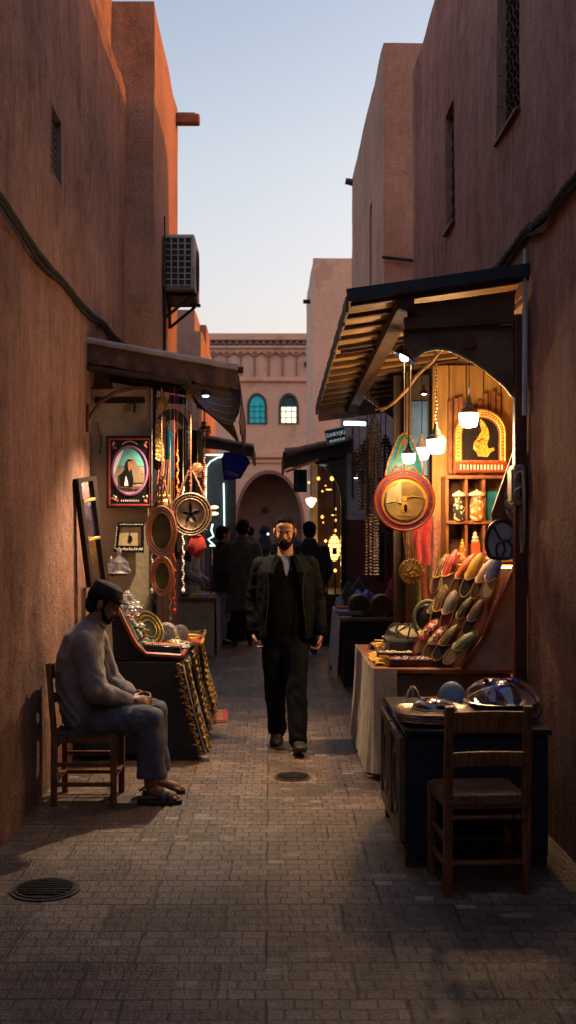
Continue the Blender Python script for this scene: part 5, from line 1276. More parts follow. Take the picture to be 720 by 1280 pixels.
sk2 = [(-.125,-.115),(.115,-.12),(.115,.12),(-.09,.12)]; sk3 = [(-.088,-.062),(.092,-.066),(.092,.086),(-.070,.086)]
g = MB(); g.ring(sk2, sk3, -.018, .012); part('frame', g, BKp, sf)
g = MB(); g.prism(sk3, -.006, .008); part('paper', g, M('sketch_paper', (.48,.38,.20), .7, var=.15), sf)
g = MB(); g.prism([(-.012,-.03),(.01,-.042),(.024,-.02),(.02,.008),(.004,.022),(-.008,.008)], -.009, -.006); g.tube([(.0,-.008,.02),(.004,-.008,.05)], .002, 4); part('ink_smudge', g, BKp, sf)
g = MB()
for i in range(15): g.box((-.10+i*.0143,-.019,-.092+.003*math.sin(i*2)),(.008,.004,.020-.008*(i%3==0)),rot=Euler((0,.3*math.sin(i*1.9),0)),b=.001)
for i in range(13): g.box((-.072+i*.0143,-.019,.104),(.007,.004,.007),b=.001)
for i in range(9): g.box((-.114+i*.002,-.019,-.08+i*.02),(.006,.004,.012),b=.001)
part('white_marks', g, WHp, sf)
# tall leaning mirror panel
lm = thing('leaning_mirror', 'tall narrow red-framed mirror panel leaning by the left wall', 'mirror', (-1.36,8.35,1.14))
def LM(x, z): return (x, -.0+.18*(z/.75), z)
g = MB()
x_ = lambda z: 0
for (xa, za, xb, zb, w_) in ((-.09,.78,.10,0,.0,),):
    pass
Q = Matrix.Rotation(math.radians(-9), 4, 'Y') @ Matrix.Rotation(math.radians(0), 4, 'X')
def lq(name_, pts, y0, y1, m, label=None):
    g = MB(); g.T = Q; g.prism(pts, y0, y1); part(name_, g, m, lm)
g = MB(); g.T = Q; g.ring([(-.085,0),(.085,0),(.085,.80),(-.085,.80)], [(-.06,.03),(.05,.03),(.05,.77),(-.06,.77)], -.03, .03); part('frame', g, M('mahogany', (.022,.008,.006), .6, bump=.2), lm)
lq('mirror_lower', [(-.055,.035),(.045,.035),(.045,.33),(-.055,.33)], 0,.01, M('dark_mirror', (.35,.33,.30), .12, .8))
lq('mirror_middle', [(-.055,.37),(.045,.37),(.045,.62),(-.055,.62)], 0,.01, M('violet_mirror', (.22,.22,.60), .15, .6, col2=(.03,.03,.08), vs=12))
lq('mirror_upper', [(-.055,.65),(.045,.65),(.045,.765),(-.055,.765)], 0,.01, M('plum_mirror', (.18,.12,.20), .2, .5))
for z_ in (.35,.635): g = MB(); g.T = Q; g.box((-.005,-.02,z_),(.11,.03,.022)); part('cross_bar', g, GD, lm)
lm.rotation_euler = (0,0,math.radians(48)); lm.location = (-1.27,8.25,1.26)
# ------------------------------------------------------------------ left stall table, sloping display
lt1 = thing('stall_table', 'black draped stall table of the seated seller, with gilt bands down its street side', 'table', (-1.02,9.3,0))
g = MB(); g.box((-1.02,8.50,.70),(.76,.78,.03)); g.box((-.78,9.72,.70),(.30,1.55,.03)); part('tabletop', g, BKp, lt1, world=True)
def skirt(u, v):
    # near side then the street side, flaring outwards
    L1 = .74; L2 = 2.35; s_ = u*(L1+L2)
    fl = .17*v**1.2; fo = .022*math.sin(s_*26)*v
    if s_ < L1: return (-1.38+s_*(1+.0*v)+(.14*v**1.2)*(s_/L1), 8.10-.012*math.sin(s_*19)*v-.02*v, .71-.66*v)
    y = 8.10+(s_-L1); return (-.64+fl*(.85)+fo*.8, y+.0, .71-(.65+.03*math.sin(y*7))*v)
g = MB(); g.grid(skirt, 150, 12, .006); part('black_cloth', g, BK, lt1, world=True, ang=1.2)
GE = M('gold_brocade', (.50,.32,.11), .6, .3, bump=1., bs=70, bd=.02, var=.6, vs=45, col2=(.12,.06,.02))
def band(y, w_, zb, seed, loop=True):
    g = MB(); rnd = random.Random(seed)
    f = lambda u, v: (-.625+.165*(v*(.71-zb)/.66)**1.2+.010*math.sin(u*9+v*6)+.012, y+w_*(u-.5)*(1+.15*v)+.03*v, .725-(.725-zb)*v)
    g.grid(f, 8, 26, .012)
    # scrolled raised edge
    E = [V(f(0,i/50))+V((-.0+.014,-.010+.012*math.sin(i*1.3),0)) for i in range(51)]; g.tube(E, .009, 6)
    E = [V(f(1,i/50))+V((.012,.006*math.sin(i*1.7),0)) for i in range(51)]; g.tube(E, .006, 6)
    for i in range(60):
        p = V(f(rnd.random(), rnd.random())); g.sph(p+V((.010,-.004,0)), (.008,.012,.012), 6, 5)
    if loop:
        c_ = V(f(.5,1)); g.tube([c_+V((.012,.05*math.cos(t),-.02+.05*math.sin(t))) for t in [j*PI/8 for j in range(16)]], .012, 6, closed=True)
    part('gilt_band', g, GE, lt1, world=True)
band(8.13,.10,.06,1,False); band(8.75,.14,.17,2); band(8.95,.07,.22,5); band(9.55,.14,.17,3); band(9.75,.08,.2,4); 
# near edge braid as seen from the front
g = MB(); rnd = random.Random(9)
for i in range(44):
    z = .70-.64*i/43; x = -.66+.15*(i/43)**1.2+.012*math.sin(i*1.9)
    j_ = rnd.uniform(-.012,.012); g.tube([(x-.014+j_,8.075,z),(x+j_,8.062,z+rnd.uniform(.0,.014)),(x+.016,8.07,z+rnd.uniform(-.01,.01)),(x+.006,8.066,z-.014)], rnd.uniform(.004,.008), 5)
part('front_braid', g, GE, lt1, world=True)
ds = thing('display_case', 'dark sloping jewellery case beside the seated man', 'display case', (-1.0,8.3,.72))
pr = [(-1.14,.72),(-.66,.72),(-.65,.745),(-.90,.76),(-1.00,.88),(-1.125,1.13),(-1.16,1.12)]
g = MB(); g.prism(pr, 8.14, 8.86); part('case_body', g, BK, ds, world=True)
g = MB(); pp = [(-.645,.752),(-.90,.768),(-.935,.80),(-.97,.835),(-1.0,.885),(-1.05,.985),(-1.085,1.06),(-1.13,1.14)]
g.tube([(x,8.125,z) for x,z in pp], .018, 7); g.tube([(-.645,8.13,.752),(-.645,8.86,.752)], .016, 6); part('red_edge', g, M('rose_wood', (.26,.06,.04), .4, coat=.2), ds, world=True)
g = MB(); g.grid(lambda u,v: (-.97-.13*u, 8.16+.68*v, .85+.26*u+.012), 4, 6, .006); g.grid(lambda u,v: (-.67-.24*u, 8.16+.68*v, .758+.014*u), 4, 6, .006); part('velvet', g, M('dark_velvet', (.03,.012,.012), .9, sheen=.3), ds, world=True)
def trinket(name, label, cat, loc, seed, n, ext, m, r=.012, up=.5):
    """a small cast ornament: a twisted, branching lump of metal scrolls"""
    g = MB(); rnd = random.Random(seed)
    for i in range(n):
        x, y = rnd.uniform(-ext[0],ext[0]), rnd.uniform(-ext[1],ext[1]); z0 = rnd.uniform(0,ext[2]*up); a = rnd.uniform(0,2*PI); rr = rnd.uniform(.3,.8)*min(ext[0],ext[2])
        g.tube([(x*.7,y*.7,max(r,z0)),(x+rr*.4*math.cos(a),y,z0+rr*.5+r),(x*.8-rr*.3*math.sin(a),y*.7,z0+rr+r),(x*.5,y*.5,z0+rr*.7+r)], [r,r*.8,r*.7,r*.5], 6)
        g.sph((x,y,z0+rr*.5+r), r*rnd.uniform(.8,1.5), 8, 6)
    return solo(name, label, cat, g, m, loc=loc)
def onslope(t): return V((-.975-.13*t, 0, .885+.26*t))
k = 0
for t_, y, lab, m in ((.98,8.30,'tangled silver ornament at the top of the sloping case',SV),(.65,8.25,'silver filigree ornament halfway up the sloping case',SV),(.35,8.24,'pale rose silver ornament low on the sloping case',M('rose_silver', (.62,.42,.34), .3, .7, bump=.3)),
                      (.8,8.55,'second silver cluster behind the topmost one on the case',SV),(.1,8.3,'small green-grey stone piece at the foot of the slope',M('jade', (.14,.22,.17), .25)),(.5,8.62,'silver chain cluster at the far side of the slope',SV)):
    p = onslope(t_); k += 1; trinket('silver_ornament', lab, 'ornament', (p.x,y,p.z), 20+k, 12, (.05,.05,.07), m, .008, .7)
# crystal figures on the ledge above
lg = thing('small_ledge', 'narrow ledge below the small sketch holding crystal figures', 'shelf', (-1.22,8.55,1.33))
g = MB(); g.box((0,0,.0),(.26,.16,.014)); part('board', g, WD, lg); g = MB(); g.bar((0,.07,-.012),(0,.35,-.02),.02,.02); g.bar((-.08,.07,-.012),(-.08,.35,-.012),.02,.02); part('arms', g, WD, lg)
def figure_orn(px, py, h_, label, m, seed):
    c = P(px,py,8.5); c.z = 1.338; rnd = random.Random(seed); g = MB()
    g.lathe([(0,0),(h_*.32,0),(h_*.30,h_*.05),(h_*.10,h_*.12),(h_*.16,h_*.3),(h_*.22,h_*.42),(h_*.12,h_*.6),(h_*.06,h_*.68),(h_*.10,h_*.8),(h_*.07,h_*.92),(0,h_)], seg=10)
    for s_ in (-1,1): g.tube([(s_*h_*.1,0,h_*.55),(s_*h_*.32,-.01,h_*.38),(s_*h_*.36,-.01,h_*.16)], [h_*.07,h_*.05,h_*.04], 6); g.tube([(s_*h_*.12,0,h_*.3),(s_*h_*.45,-.02,h_*.1)], [h_*.1,h_*.04], 6)
    solo('crystal_figure', label, 'figurine', g, m, loc=c)
CRY = M('crystal', (.82,.78,.72), .12, .35, bump=.6, bs=50)
figure_orn(149,722,.20,'tall clear crystal figure with spread arms on the narrow ledge',CRY,1)
figure_orn(139,722,.13,'short crystal figure left of the tall one on the ledge',CRY,2)
figure_orn(157,722,.09,'small low crystal piece at the street end of the ledge',CRY,3)
g = MB(); g.lathe([(0,0),(.02,0),(.022,.03),(.016,.06),(.008,.075),(.008,.10),(0,.102)], seg=12)
solo('orange_vial', 'orange and white little flask against the leaning mirror', 'flask', g, M('vial', (.62,.25,.06), .3, col2=(.7,.6,.5), vs=14), loc=(-1.30,8.45,1.338))
# dense small jewellery over the case and the flat table
def pile(name, label, loc, ext, mats_, seed, n=36, r=.009):
    g = MB(); q = random.Random(seed)
    for i in range(n):
        x, y = q.gauss(0,ext[0]*.45), q.gauss(0,ext[1]*.45); z = max(.005, ext[2]*(1-(x/ext[0])**2-(y/ext[1])**2)*q.random()); k = q.random()
        if k < .45: g.sph((x,y,z+r), (r*q.uniform(.6,1.4),r*q.uniform(.6,1.2),r), 7, 5, mi=q.randrange(len(mats_)))
        elif k < .8:
            R_ = q.uniform(.012,.028); a_ = q.uniform(0,3); g.tube([(x+R_*math.cos(t),y+R_*math.sin(t)*math.cos(a_),z+.01+R_*abs(math.sin(t)*math.sin(a_))) for t in [j*PI/6 for j in range(12)]], .0035, 5, closed=True, mi=q.randrange(len(mats_)))
        else: g.tube([(x,y,z+.004),(x+q.uniform(-.03,.03),y+q.uniform(-.03,.03),z+.012),(x+q.uniform(-.05,.05),y+q.uniform(-.05,.05),z+.006)], .004, 5, mi=q.randrange(len(mats_)))
    return solo(name, label, 'jewellery', g, mats_, loc=loc)
TQ = M('turquoise', (.03,.30,.32), .3)
pile('jewellery_heap', 'glittering silver and rose heap in the middle of the sloping case', (-.99,8.40,.90), (.05,.09,.05), [SV,M('rose_silver',(.62,.42,.34)),GD], 1, 60)
pile('jewellery_heap', 'silver and turquoise heap at the lower bend of the sloping case', (-.93,8.36,.80), (.06,.08,.04), [SV,TQ,GD], 2, 50)
pile('jewellery_heap', 'red and gold heap beside the gold dish', (-.76,8.42,.776), (.07,.07,.03), [RDp,GD,GP], 3, 50)
pile('jewellery_heap', 'white and silver heap under the shell discs', (-.73,8.66,.776), (.08,.09,.035), [WBd,SV,GD], 4, 60)
pile('jewellery_heap', 'gold and orange heap on the yellow scarf', (-.72,9.02,.76), (.07,.12,.04), [GP,GD,M('amber_bead',(.75,.20,.02))], 5, 60)
pile('jewellery_heap', 'small silver heap at the top far end of the sloping case', (-1.05,8.72,1.05), (.04,.07,.05), [SV,M('rose_silver',(.62,.42,.34))], 6, 40)
for i, (x, y, z_, col_, lab, r_) in enumerate(((-1.00,8.34,.93,SV,'large silver collar necklace draped on the slope',.06),(-.95,8.52,.84,GD,'gold collar necklace draped on the lower slope',.055),(-1.05,8.50,1.03,M('rose_silver',(.62,.42,.34)),'rose silver necklace draped high on the slope',.05))):
    g = MB(); nv_ = V((.9,0,.45)).normalized(); uu = V((-.45,0,.9)).normalized()
    for k_, rr in ((0,r_),(1,r_*.8),(2,r_*.62)):
        for j in range(26):
            t = 2*PI*j/26; g.sph(V((0,rr*math.sin(t),0))+uu*(rr*math.cos(t)*1.15)+nv_*(.012+.004*k_), (.006+.002*(j%3==0)), 6, 4)
    solo('draped_necklace', lab, 'necklace', g, col_, loc=(x,y,z_))
# tray with beads in front
bt = thing('bead_case', 'black case with orange and white bead rows, nearest on the left stall', 'case', (-.79,8.22,.778), 0)
g = MB(); g.box((0,0,.022),(.27,.13,.044)); part('case_box', g, BKp, bt)
g = MB()
for i in range(17): g.sph((-.125+i*.0155,.035,.050), (.009,.018,.009), 7, 5)
part('orange_beads', g, M('amber_bead', (.75,.20,.02), .25), bt)
g = MB()
for i in range(19): g.sph((-.125+i*.0138,-.035+.004*math.sin(i*2),.048), .0075, 7, 5)
part('white_beads', g, WBd, bt)
bt.rotation_euler = (0,.06,0)
# wreath dish and discs
wd = thing('oval_dish', 'gold-rimmed green oval dish standing on the left stall', 'dish', (-.86,8.52,.79), rot=Euler((-.15,-.45,.25)))
def odish(rx, rz, th): return [(rx*math.cos(a),rz*math.sin(a)+rz) for a in [i*PI/20 for i in range(40)]]
g = MB(); g.prism(odish(.095,.14,0), -.004, .008); part('dish_plate', g, M('olive_glaze', (.20,.22,.12), .3), wd)
for kk, m_ in ((1.,M('gilt_green', (.50,.45,.14), .35, .5)),(.75,GD),(.5,M('gilt_green', (0,0,0)))):
    g = MB(); g.tube([(x*kk,-.010,(z-.14)*kk+.14) for x,z in odish(.095,.14,0)], .009, 6, closed=True); part('gilt_ring', g, m_, wd)
def wdisc(loc, r, label, rot, m):
    t = thing('shell_disc', label, 'shell', loc, rot=rot)
    g = MB(); g.lathe([(0,-.004),(r*.3,-.012),(r*.45,-.004),(r*.75,-.012),(r,.0),(r*.9,.008),(0,.010)], seg=26); part('disc', g, m, t)
    g = MB()
    for i in range(12): a = i*PI/6; g.tube([(r*.4*math.cos(a),r*.4*math.sin(a),-.012),(r*.92*math.cos(a+.3),r*.92*math.sin(a+.3),-.010)], .004, 5)
    part('ribs', g, M('shell_rib', (.55,.50,.46), .4), t)
SHL = M('shell_white', (.66,.61,.58), .3, bump=.4)
wdisc((-.80,8.70,.87), .085, 'larger white ribbed shell disc leaning behind the gold dish', Euler((-1.3,0,-.2)), SHL)
wdisc((-.72,8.85,.85), .075, 'smaller white ribbed shell disc at the far side of the gold dish', Euler((-1.25,0,.3)), SHL)
wdisc((-.66,8.55,.775), .05, 'flat grey shell lying at the street edge of the left stall', Euler((PI,0,0)), M('shell_grey', (.36,.36,.36), .4))
for i, (x, y, z_, lab, m) in enumerate(((-.68,9.35,.715,'red lacquer tray with gilt rim at the far end of the left stall',RDp),(-.70,9.95,.715,'dark tray behind the red lacquer tray',WR))):
    t = thing('lacquer_tray', lab, 'tray', (x,y,z_)); 
    g = MB(); g.box((0,0,.01),(.22,.5,.016)); part('tray_bottom', g, m, t)
    g = MB(); g.tube([(math.copysign(abs(math.cos(a))**.5,math.cos(a))*.115,math.copysign(abs(math.sin(a))**.5,math.sin(a))*.25,.026+.01*math.sin(a*3)) for a in [k_*PI/16 for k_ in range(32)]], .014, 6, closed=True); part('gilt_rim', g, M('amber_gilt', (.62,.34,.06), .35, .3), t)
g = MB(); g.grid(lambda u,v: (-.80+.2*u, 8.9+.35*v, .735+.02*math.sin(u*8+v*5)), 10, 12, .006); solo('yellow_scarf', 'folded yellow scarf on the street edge of the left stall', 'scarf', g, FB('yellow',(.55,.40,.07)))
# hanging goods
def hangmirror(px, py, rx, rz, Y, label, m1, m2, mg, name='hanging_oval_mirror', deco=None, top=2.75, straps=3, strapm=None, ang=0.):
    c = P(px,py,Y); s_ = Y/1400; rx *= s_; rz *= s_; t = thing(name, label, 'mirror' if 'mirror' in name else 'wall clock', c, ang)
    g = MB(); g.ring(oval(0,0,rx,rz,40), oval(0,0,rx*.70,rz*.74,40), -.02, .015); part('frame', g, m1, t)
    for kx, kz, rr in ((1,1,.010),(.86,.88,.008),(.71,.75,.008)):
        g = MB(); g.tube([(x*kx,-.020,z*kz) for x,z in oval(0,0,rx,rz,44)], rr, 6, closed=True); part('beading', g, m2, t)
    g = MB(); g.prism(oval(0,0,rx*.71,rz*.75,40), -.004, .006); part('glass', g, mg, t)
    g = MB()
    for i in range(straps):
        k = (i-(straps-1)/2)/(max(1,straps-1)/2) if straps > 1 else 0
        zt = rz*2.15; pts = [V((k*rx*.72, -.01, math.sqrt(max(0,1-(k*.72)**2))*rz)).lerp(V((k*.01,0,zt)), j/12)+V((.004*math.sin(j*2.6+i),.0,0)) for j in range(13)]
        g.tube(pts, [.008+.005*math.sin(j*1.9)**2 for j in range(13)], 6)
    g.tube([(0,0,rz*2.12),(.0,0,top-c.z)], .004, 5)
    for i in range(4): g.tube([(0,0,rz*2.15),(random.uniform(-.04,.04),-.01,rz*2.15+random.uniform(.0,.05))], .004, 5)
    part('woven_straps', g, strapm or M('strap_copper', (.20,.085,.05), .5, .3, bump=.5, bs=90, var=.6), t)
    return t, rx, rz
CPR = M('copper_carved', (.16,.07,.035), .4, .4, bump=.8, bs=70, var=.6, vs=40); COB = M('copper_bead', (.36,.15,.07), .35, .4)
t, rx, rz = hangmirror(238.5,643,25.5,26,8.75,'round brass-framed clock with a dark star on its face, hanging from woven straps',CPR,M('pewter', (.20,.14,.09), .4, .5, bump=.6, bs=80),M('clock_face', (.55,.40,.24), .35, .1, col2=(.20,.13,.07), vs=9),'hanging_clock')
g = MB()
for i in range(5):
    a = PI/2+i*2*PI/5+.05; L = rx*(.64 if i == 0 else .52)
    g.prism([(.006*math.cos(a+PI/2),.006*math.sin(a+PI/2)),(L*.55*math.cos(a)+.013*math.cos(a+PI/2),L*.55*math.sin(a)+.013*math.sin(a+PI/2)),(L*math.cos(a),L*math.sin(a)),(L*.55*math.cos(a)-.013*math.cos(a+PI/2),L*.55*math.sin(a)-.013*math.sin(a+PI/2)),(-.006*math.cos(a+PI/2),-.006*math.sin(a+PI/2))], -.010, -.006)
g.lathe([(0,-.014),(.012,-.012),(.012,-.004)], seg=12, axis='Y'); part('star_hands', g, BKp, t)
g = MB()
for i in range(3): g.prism([(x*.028+.045*math.cos(i*2.2+.7), z*.02+.045*math.sin(i*2.2+.7)) for x,z in oval(0,0,1,1,10)], -.0085, -.0045)
part('pale_spots', g, M('grey_pearl', (.5,.47,.46), .3), t)
OLG = M('olive_mirror', (.16,.14,.06), .15, .5, var=.4, vs=6)
hangmirror(202,664,18.5,31,8.55,'oval copper mirror with a crinkled metal edge hanging left of the star clock',M('crinkled_steel', (.30,.26,.30), .35, .6, bump=1., bs=60, var=.5),COB,OLG,straps=3)
hangmirror(203,720,14,24,8.62,'lower oval copper mirror hanging below the crinkled-edge mirror',CPR,COB,OLG,straps=1,top=2.3)
g = MB(); g.loft([((0,0,0),(.01,0,0),(0,.01,0)),((0,0,.03),(.05,0,0),(0,.035,0)),((.0,0,.08),(.076,0,0),(0,.045,0)),((0,0,.14),(.06,0,0),(0,.03,0)),((-.0,0,.18),(.03,0,0),(0,.02,0))], 18); g.tube([(0,0,.17),(.005,0,.26),(0,0,.40)], .005); g.tube([(.035*math.cos(t),.022*math.sin(t),.175) for t in [k*PI/8 for k in range(16)]], .008, 6, closed=True); g.noise(.014, 18)
solo('red_pouch', 'small bright red pouch hanging below the star clock', 'pouch', g, M('red_felt', (.26,.010,.010), .85, bump=.4, bs=120), loc=P(246,697,8.9))
c_ = 0
for px, y0, y1, Y, lab, m in ((190,640,735,8.75,'string of dull silver beads between the sketch and the oval mirrors',SV),(222,560,660,8.9,'string of amber beads behind the star clock',M('amber_bead',(.75,.20,.02))),(218,690,760,8.7,'string of dark red beads beside the lower oval mirror',RDp),(229,600,735,9.1,'long pale bead string behind the star clock',WBd),(256,560,640,9.0,'copper bead string at the outer corner of the left stall',M('copper_bead',(.6,.28,.14))),(213,700,770,8.9,'string of tiny gold bells beside the dark red beads',GD)):
    c = P(px,y1,Y); g = MB(); n_ = int((y1-y0)*Y/1400/.018)
    for i in range(n_): g.sph((.006*math.sin(i*1.3),.004*math.cos(i),i*.018), .008+.003*(i%4==0), 7, 5)
    g.sph((0,0,-.022), (.016,.012,.022), 10, 7); g.tube([(0,0,n_*.018-.01),(0,0,2.78-c.z)], .0025, 4)
    solo('bead_string', lab, 'beads', g, m, loc=c)
for px, py, Y, lab, m in ((247,585,9.0,'flat round copper charm above the woven straps',CPR),(213,655,9.2,'small silver filigree charm between the two hanging mirrors',SV)):
    c = P(px,py,Y); g = MB(); g.lathe([(0,-.006),(.035,-.008),(.045,0),(.035,.006),(0,.006)], seg=18, axis='Y')
    for j in range(7): g.tube([(-.03+.01*j,0,-.04),(-.03+.01*j,0,-.075)], .003, 5)
    g.tube([(0,0,.04),(0,0,2.78-c.z)], .0025, 4); solo('hanging_charm', lab, 'charm', g, m, loc=c)
# embroidered pieces, striped textile, black cloth, blue and yellow scraps
def gpart(name, label, pts, Y, th, m, cat, cord=None, rz=0.):
    cx = sum(p[0] for p in pts)/len(pts); cy = max(p[1] for p in pts); c = P(cx,cy,Y); s_ = Y/1400
    g = MB(); g.prism([((px-cx)*s_,(cy-py)*s_) for px,py in pts], -th/2, th/2)
    if cord: g.tube([(0,0,(cy-min(p[1] for p in pts))*s_-.01),(0,0,cord-c.z)], .004, 5)
    return solo(name, label, cat, g, m, loc=c, rz=rz)
gpart('gold_horn', 'gold carved horn-shaped piece hanging behind the portrait', [(195,575),(194,545),(195,528),(199,524),(202,530),(205,520),(207,521),(205,532),(207,540),(203,545),(205,560),(205,578)], 8.9, .05, M('gold_scales', (.50,.34,.09), .4, .6, bump=1., bs=45, bd=.02, col2=(.12,.07,.02), vs=40), 'ornament', 2.8)
g = MB(); c = P(204,620,8.95)
for i in range(6): g.grid(lambda u,v: (.020*i+.016*u-.012*v*-1-.06+.03*v*-1*-1*-1, .02*math.sin(u*PI)*-1, .29*(1-v)), 4, 8, .006, mi=i%2)
g.tube([(0,0,.28),(0,0,2.8-c.z)], .004); solo('striped_sash', 'brown and red striped sash hanging beside the teal shutter', 'sash', g, [FB('sash_brown',(.07,.03,.02)),FB('sash_red',(.22,.05,.03))], loc=c)
g = MB(); c = P(206,632,8.9); g.lathe([(0,0),(.05,0),(.055,.03),(.04,.05),(.05,.075),(.03,.09),(0,.09)], seg=14); g.tube([(0,0,.08),(0,0,.2)], .004); solo('brass_bell', 'small brass bell-shaped cup below the striped sash', 'bell', g, GD, loc=c)
c = P(237,537,9.6); hung('black_shawl', 'long black shawl hanging in the middle of the left stall', c, .22, 1.05, BK, 4, .03)
c = P(228,545,9.9); hung('black_shawl', 'second black shawl hanging closer to the teal shutter', c, .16, 1.10, BK, 3, .02)
g = MB(); g.sph((0,0,.05),(.06,.03,.055),14,9); g.tube([(0,0,.10),(0,0,.16)], .004)
g.box((-.0,-.031,.06),(.05,.006,.008),rot=Euler((0,.6,0))); solo('yellow_purse', 'round yellow purse hanging under the left awning beam', 'purse', g, M('yellow_felt', (.50,.32,.04), .8, bump=.3), loc=P(201,512,8.95))
gpart('yellow_tassel', 'short mustard tassel at the beam above the black shawl', [(233,500),(233,488),(237,480),(241,490),(240,503)], 8.8, .03, M('mustard', (.5,.3,.05)), 'tassel', 2.78)
gpart('blue_plaque', 'blue plaque wedged under the left awning beam', [(210,504),(212,493),(233,497),(232,506)], 9.3, .02, M('azure', (.015,.14,.50), .4), 'plaque', 2.8)
g = MB(); c = P(255,545,9.7); rnd = random.Random(8)
for i in range(14): g.sph((rnd.uniform(-.04,.04),rnd.uniform(-.03,.03),rnd.uniform(0,.11)), rnd.uniform(.014,.03), 8, 6, mi=rnd.randrange(3))
g.tube([(0,0,.1),(0,0,2.72-c.z)], .004); solo('trinket_cluster', 'dark cluster of small trinkets at the corner under the left awning', 'trinkets', g, [BKp,M('copper_bead'  ,(.6,.28,.14)),M('grey_pearl',(.5,.47,.46))], loc=c)
for px, y0, y1, m, lab in ((232,505,580,BM_,'thin dark chain in front of the black shawls'),(236,500,575,IR,'thin iron chain beside the first one')):
    c = P(px,y1,8.8); g = MB(); n = int((y1-y0)*8.8/1400/.02)
    for i in range(n): g.tube([(.006*math.cos(t) if i%2 else 0, 0 if i%2 else .006*math.cos(t), i*.02+.012*math.sin(t)) for t in [k_*PI/3 for k_ in range(6)]], .002, 4, closed=True)
    g.tube([(0,0,n*.02-.01),(0,0,2.78-c.z)], .003, 4)
    solo('hanging_chain', lab, 'chain', g, m, loc=c)
# arch of the inner doorway
g = MB(); 
pa_ = pointed(-.93, 0, .36, 2.30, 2.66, 10)
g.ring(pointed(-.93,1.6,.20,2.48,2.80,10), pointed(-.93,1.6,.14,2.46,2.70,10), 10.55, 10.62)
solo('arch_frame_screen', 'dark yellowish pointed arch standing at the back of the left stall', 'arch', g, M('olive_arch', (.10,.07,.03), .7, bump=.3))
# small flat rug at the foot
g = MB(); g.box((0,0,.010),(.28,.60,.018),b=.004); g.box((.118,0,.021),(.03,.58,.006),mi=1); g.box((0,-.285,.021),(.26,.03,.006),mi=1)
solo('floor_mat', 'small orange-brown mat with red border lying by the left stall', 'mat', g, [M('mat_orange', (.32,.14,.06), .85, bump=.5, stretch=(1,8,1)), RDp], loc=(-.52,9.95,.001), rz=.03)

# ------------------------------------------------------------------ second left stall with neon
l2 = thing('stall_table', 'beige-fronted table with a red-brown top at the second left stall', 'table', (-.95,15.2,0))
g = MB(); g.box((-1.0,15.2,.36),(.54,1.35,.72)); part('table_body', g, M('beige_board', (.22,.185,.15), .75, bump=.4), l2, world=True)
g = MB(); g.box((-1.0,15.2,.745),(.60,1.42,.045)); part('tabletop', g, WR, l2, world=True)
g = MB(); g.grid(lambda u,v: (-.71+.04*math.sin(u*30)*.3+.02*v, 14.6+1.2*u, .73-.68*v), 40, 6, .006); part('grey_cloth', g, M('greyblue_linen', (.22,.23,.29), .9), l2, world=True)
rnd = random.Random(4)
for i, (x, y, cn, m) in enumerate(((-1.12,14.75,'black',BKp),(-1.0,14.8,'ochre',M('mustard',(.5,.3,.05))),(-.88,14.72,'pale grey',ST),(-.80,14.95,'yellow green',M('gilt_green',(.5,.45,.14))),(-1.05,15.1,'brown',WS))):
    g = MB(); g.box((0,0,.014),(.11,.16,.026),b=.005); g.box((0,-.0,.032),(.09,.12,.008),b=.003)
    solo('small_box', f'{cn} flat box on the beige-fronted table', 'box', g, m, loc=(x,y,.769), rz=rnd.uniform(-.3,.3))
bm2 = thing('stall_table', 'black draped table with lilac cloth at the second left stall, farther up', 'table', (-.62,17.6,0))
g = MB(); g.box((-.66,17.6,.38),(.56,2.2,.76)); part('table_body', g, BK, bm2, world=True)
g = MB(); g.grid(lambda u,v: (-.36+.03*math.sin(u*22)+.05*v, 16.5+2.2*u, .78-.70*v), 40, 6, .006); part('black_skirt', g, BK, bm2, world=True)
g = MB(); g.grid(lambda u,v: (-.56+.25*min(1,v*2)+.02*math.sin(u*9), 17.0+.9*u+.04*math.sin(v*4), .79-(max(0,v-.35)*.85)), 12, 14, .006); part('lilac_cloth', g, FB('lilac',(.36,.26,.46)), bm2, world=True, ang=1.2)
g = MB(); g.grid(lambda u,v: (-.62+.02*v, 16.46-.01*v, .78-.5*v+.0*u) if 0 else (-.62+.06*u, 16.47, .79-.50*v), 4, 6, .006); part('white_strip', g, M('white_linen',(.48,.47,.5)), bm2, world=True)
for i,(x,y,lab,m) in enumerate(((-.62,16.75,'yellow-green bowl of trinkets on the black table',YLp),(-.48,16.8,'white enamel dish on the black table',WHp),(-.75,16.7,'small brass bowl on the black table',GP))):
    g = MB(); g.lathe([(0,0),(.05,0),(.085,.04),(.08,.042),(.05,.012),(0,.010)], seg=18); 
    for j in range(8): g.sph((.03*math.cos(j*2.4),.03*math.sin(j*2.4),.03), .018, 7, 5)
    solo('small_bowl', lab, 'bowl', g, m, loc=(x,y,.792))
YB = 19.2; XB = lambda px: (px-338)*YB/1400
nk = thing('neon_booth', 'grey booth outlined by pale green neon at the second left stall', 'booth', (-.88,19.2,0))
g = MB(); g.box(((XB(256)+XB(284))/2,YB+.02,1.44),(XB(284)-XB(256),.04,2.86)); part('booth_board', g, M('booth_grey', (.11,.115,.15), .7), nk, world=True)
g = MB(); g.box(((XB(284)+XB(295))/2,YB+.02,1.43),(XB(295)-XB(284)-.002,.05,2.84)); part('dark_panel', g, M('booth_dark', (.05,.045,.05), .7), nk, world=True)
NEO = M('neon_green', (.6,1,.8), .3, emit=.30, ecol=(.66,1,.80), bump=0)
nl = [P(266,693,19.1),P(264.5,660,19.1),P(257.5,640,19.1),P(257.5,600,19.1),P(258,584,19.1),P(263,577,19.1),P(272,572,19.1),P(283,570,19.1)]
nl = [P(257.5,662,19.1)]+nl[3:]
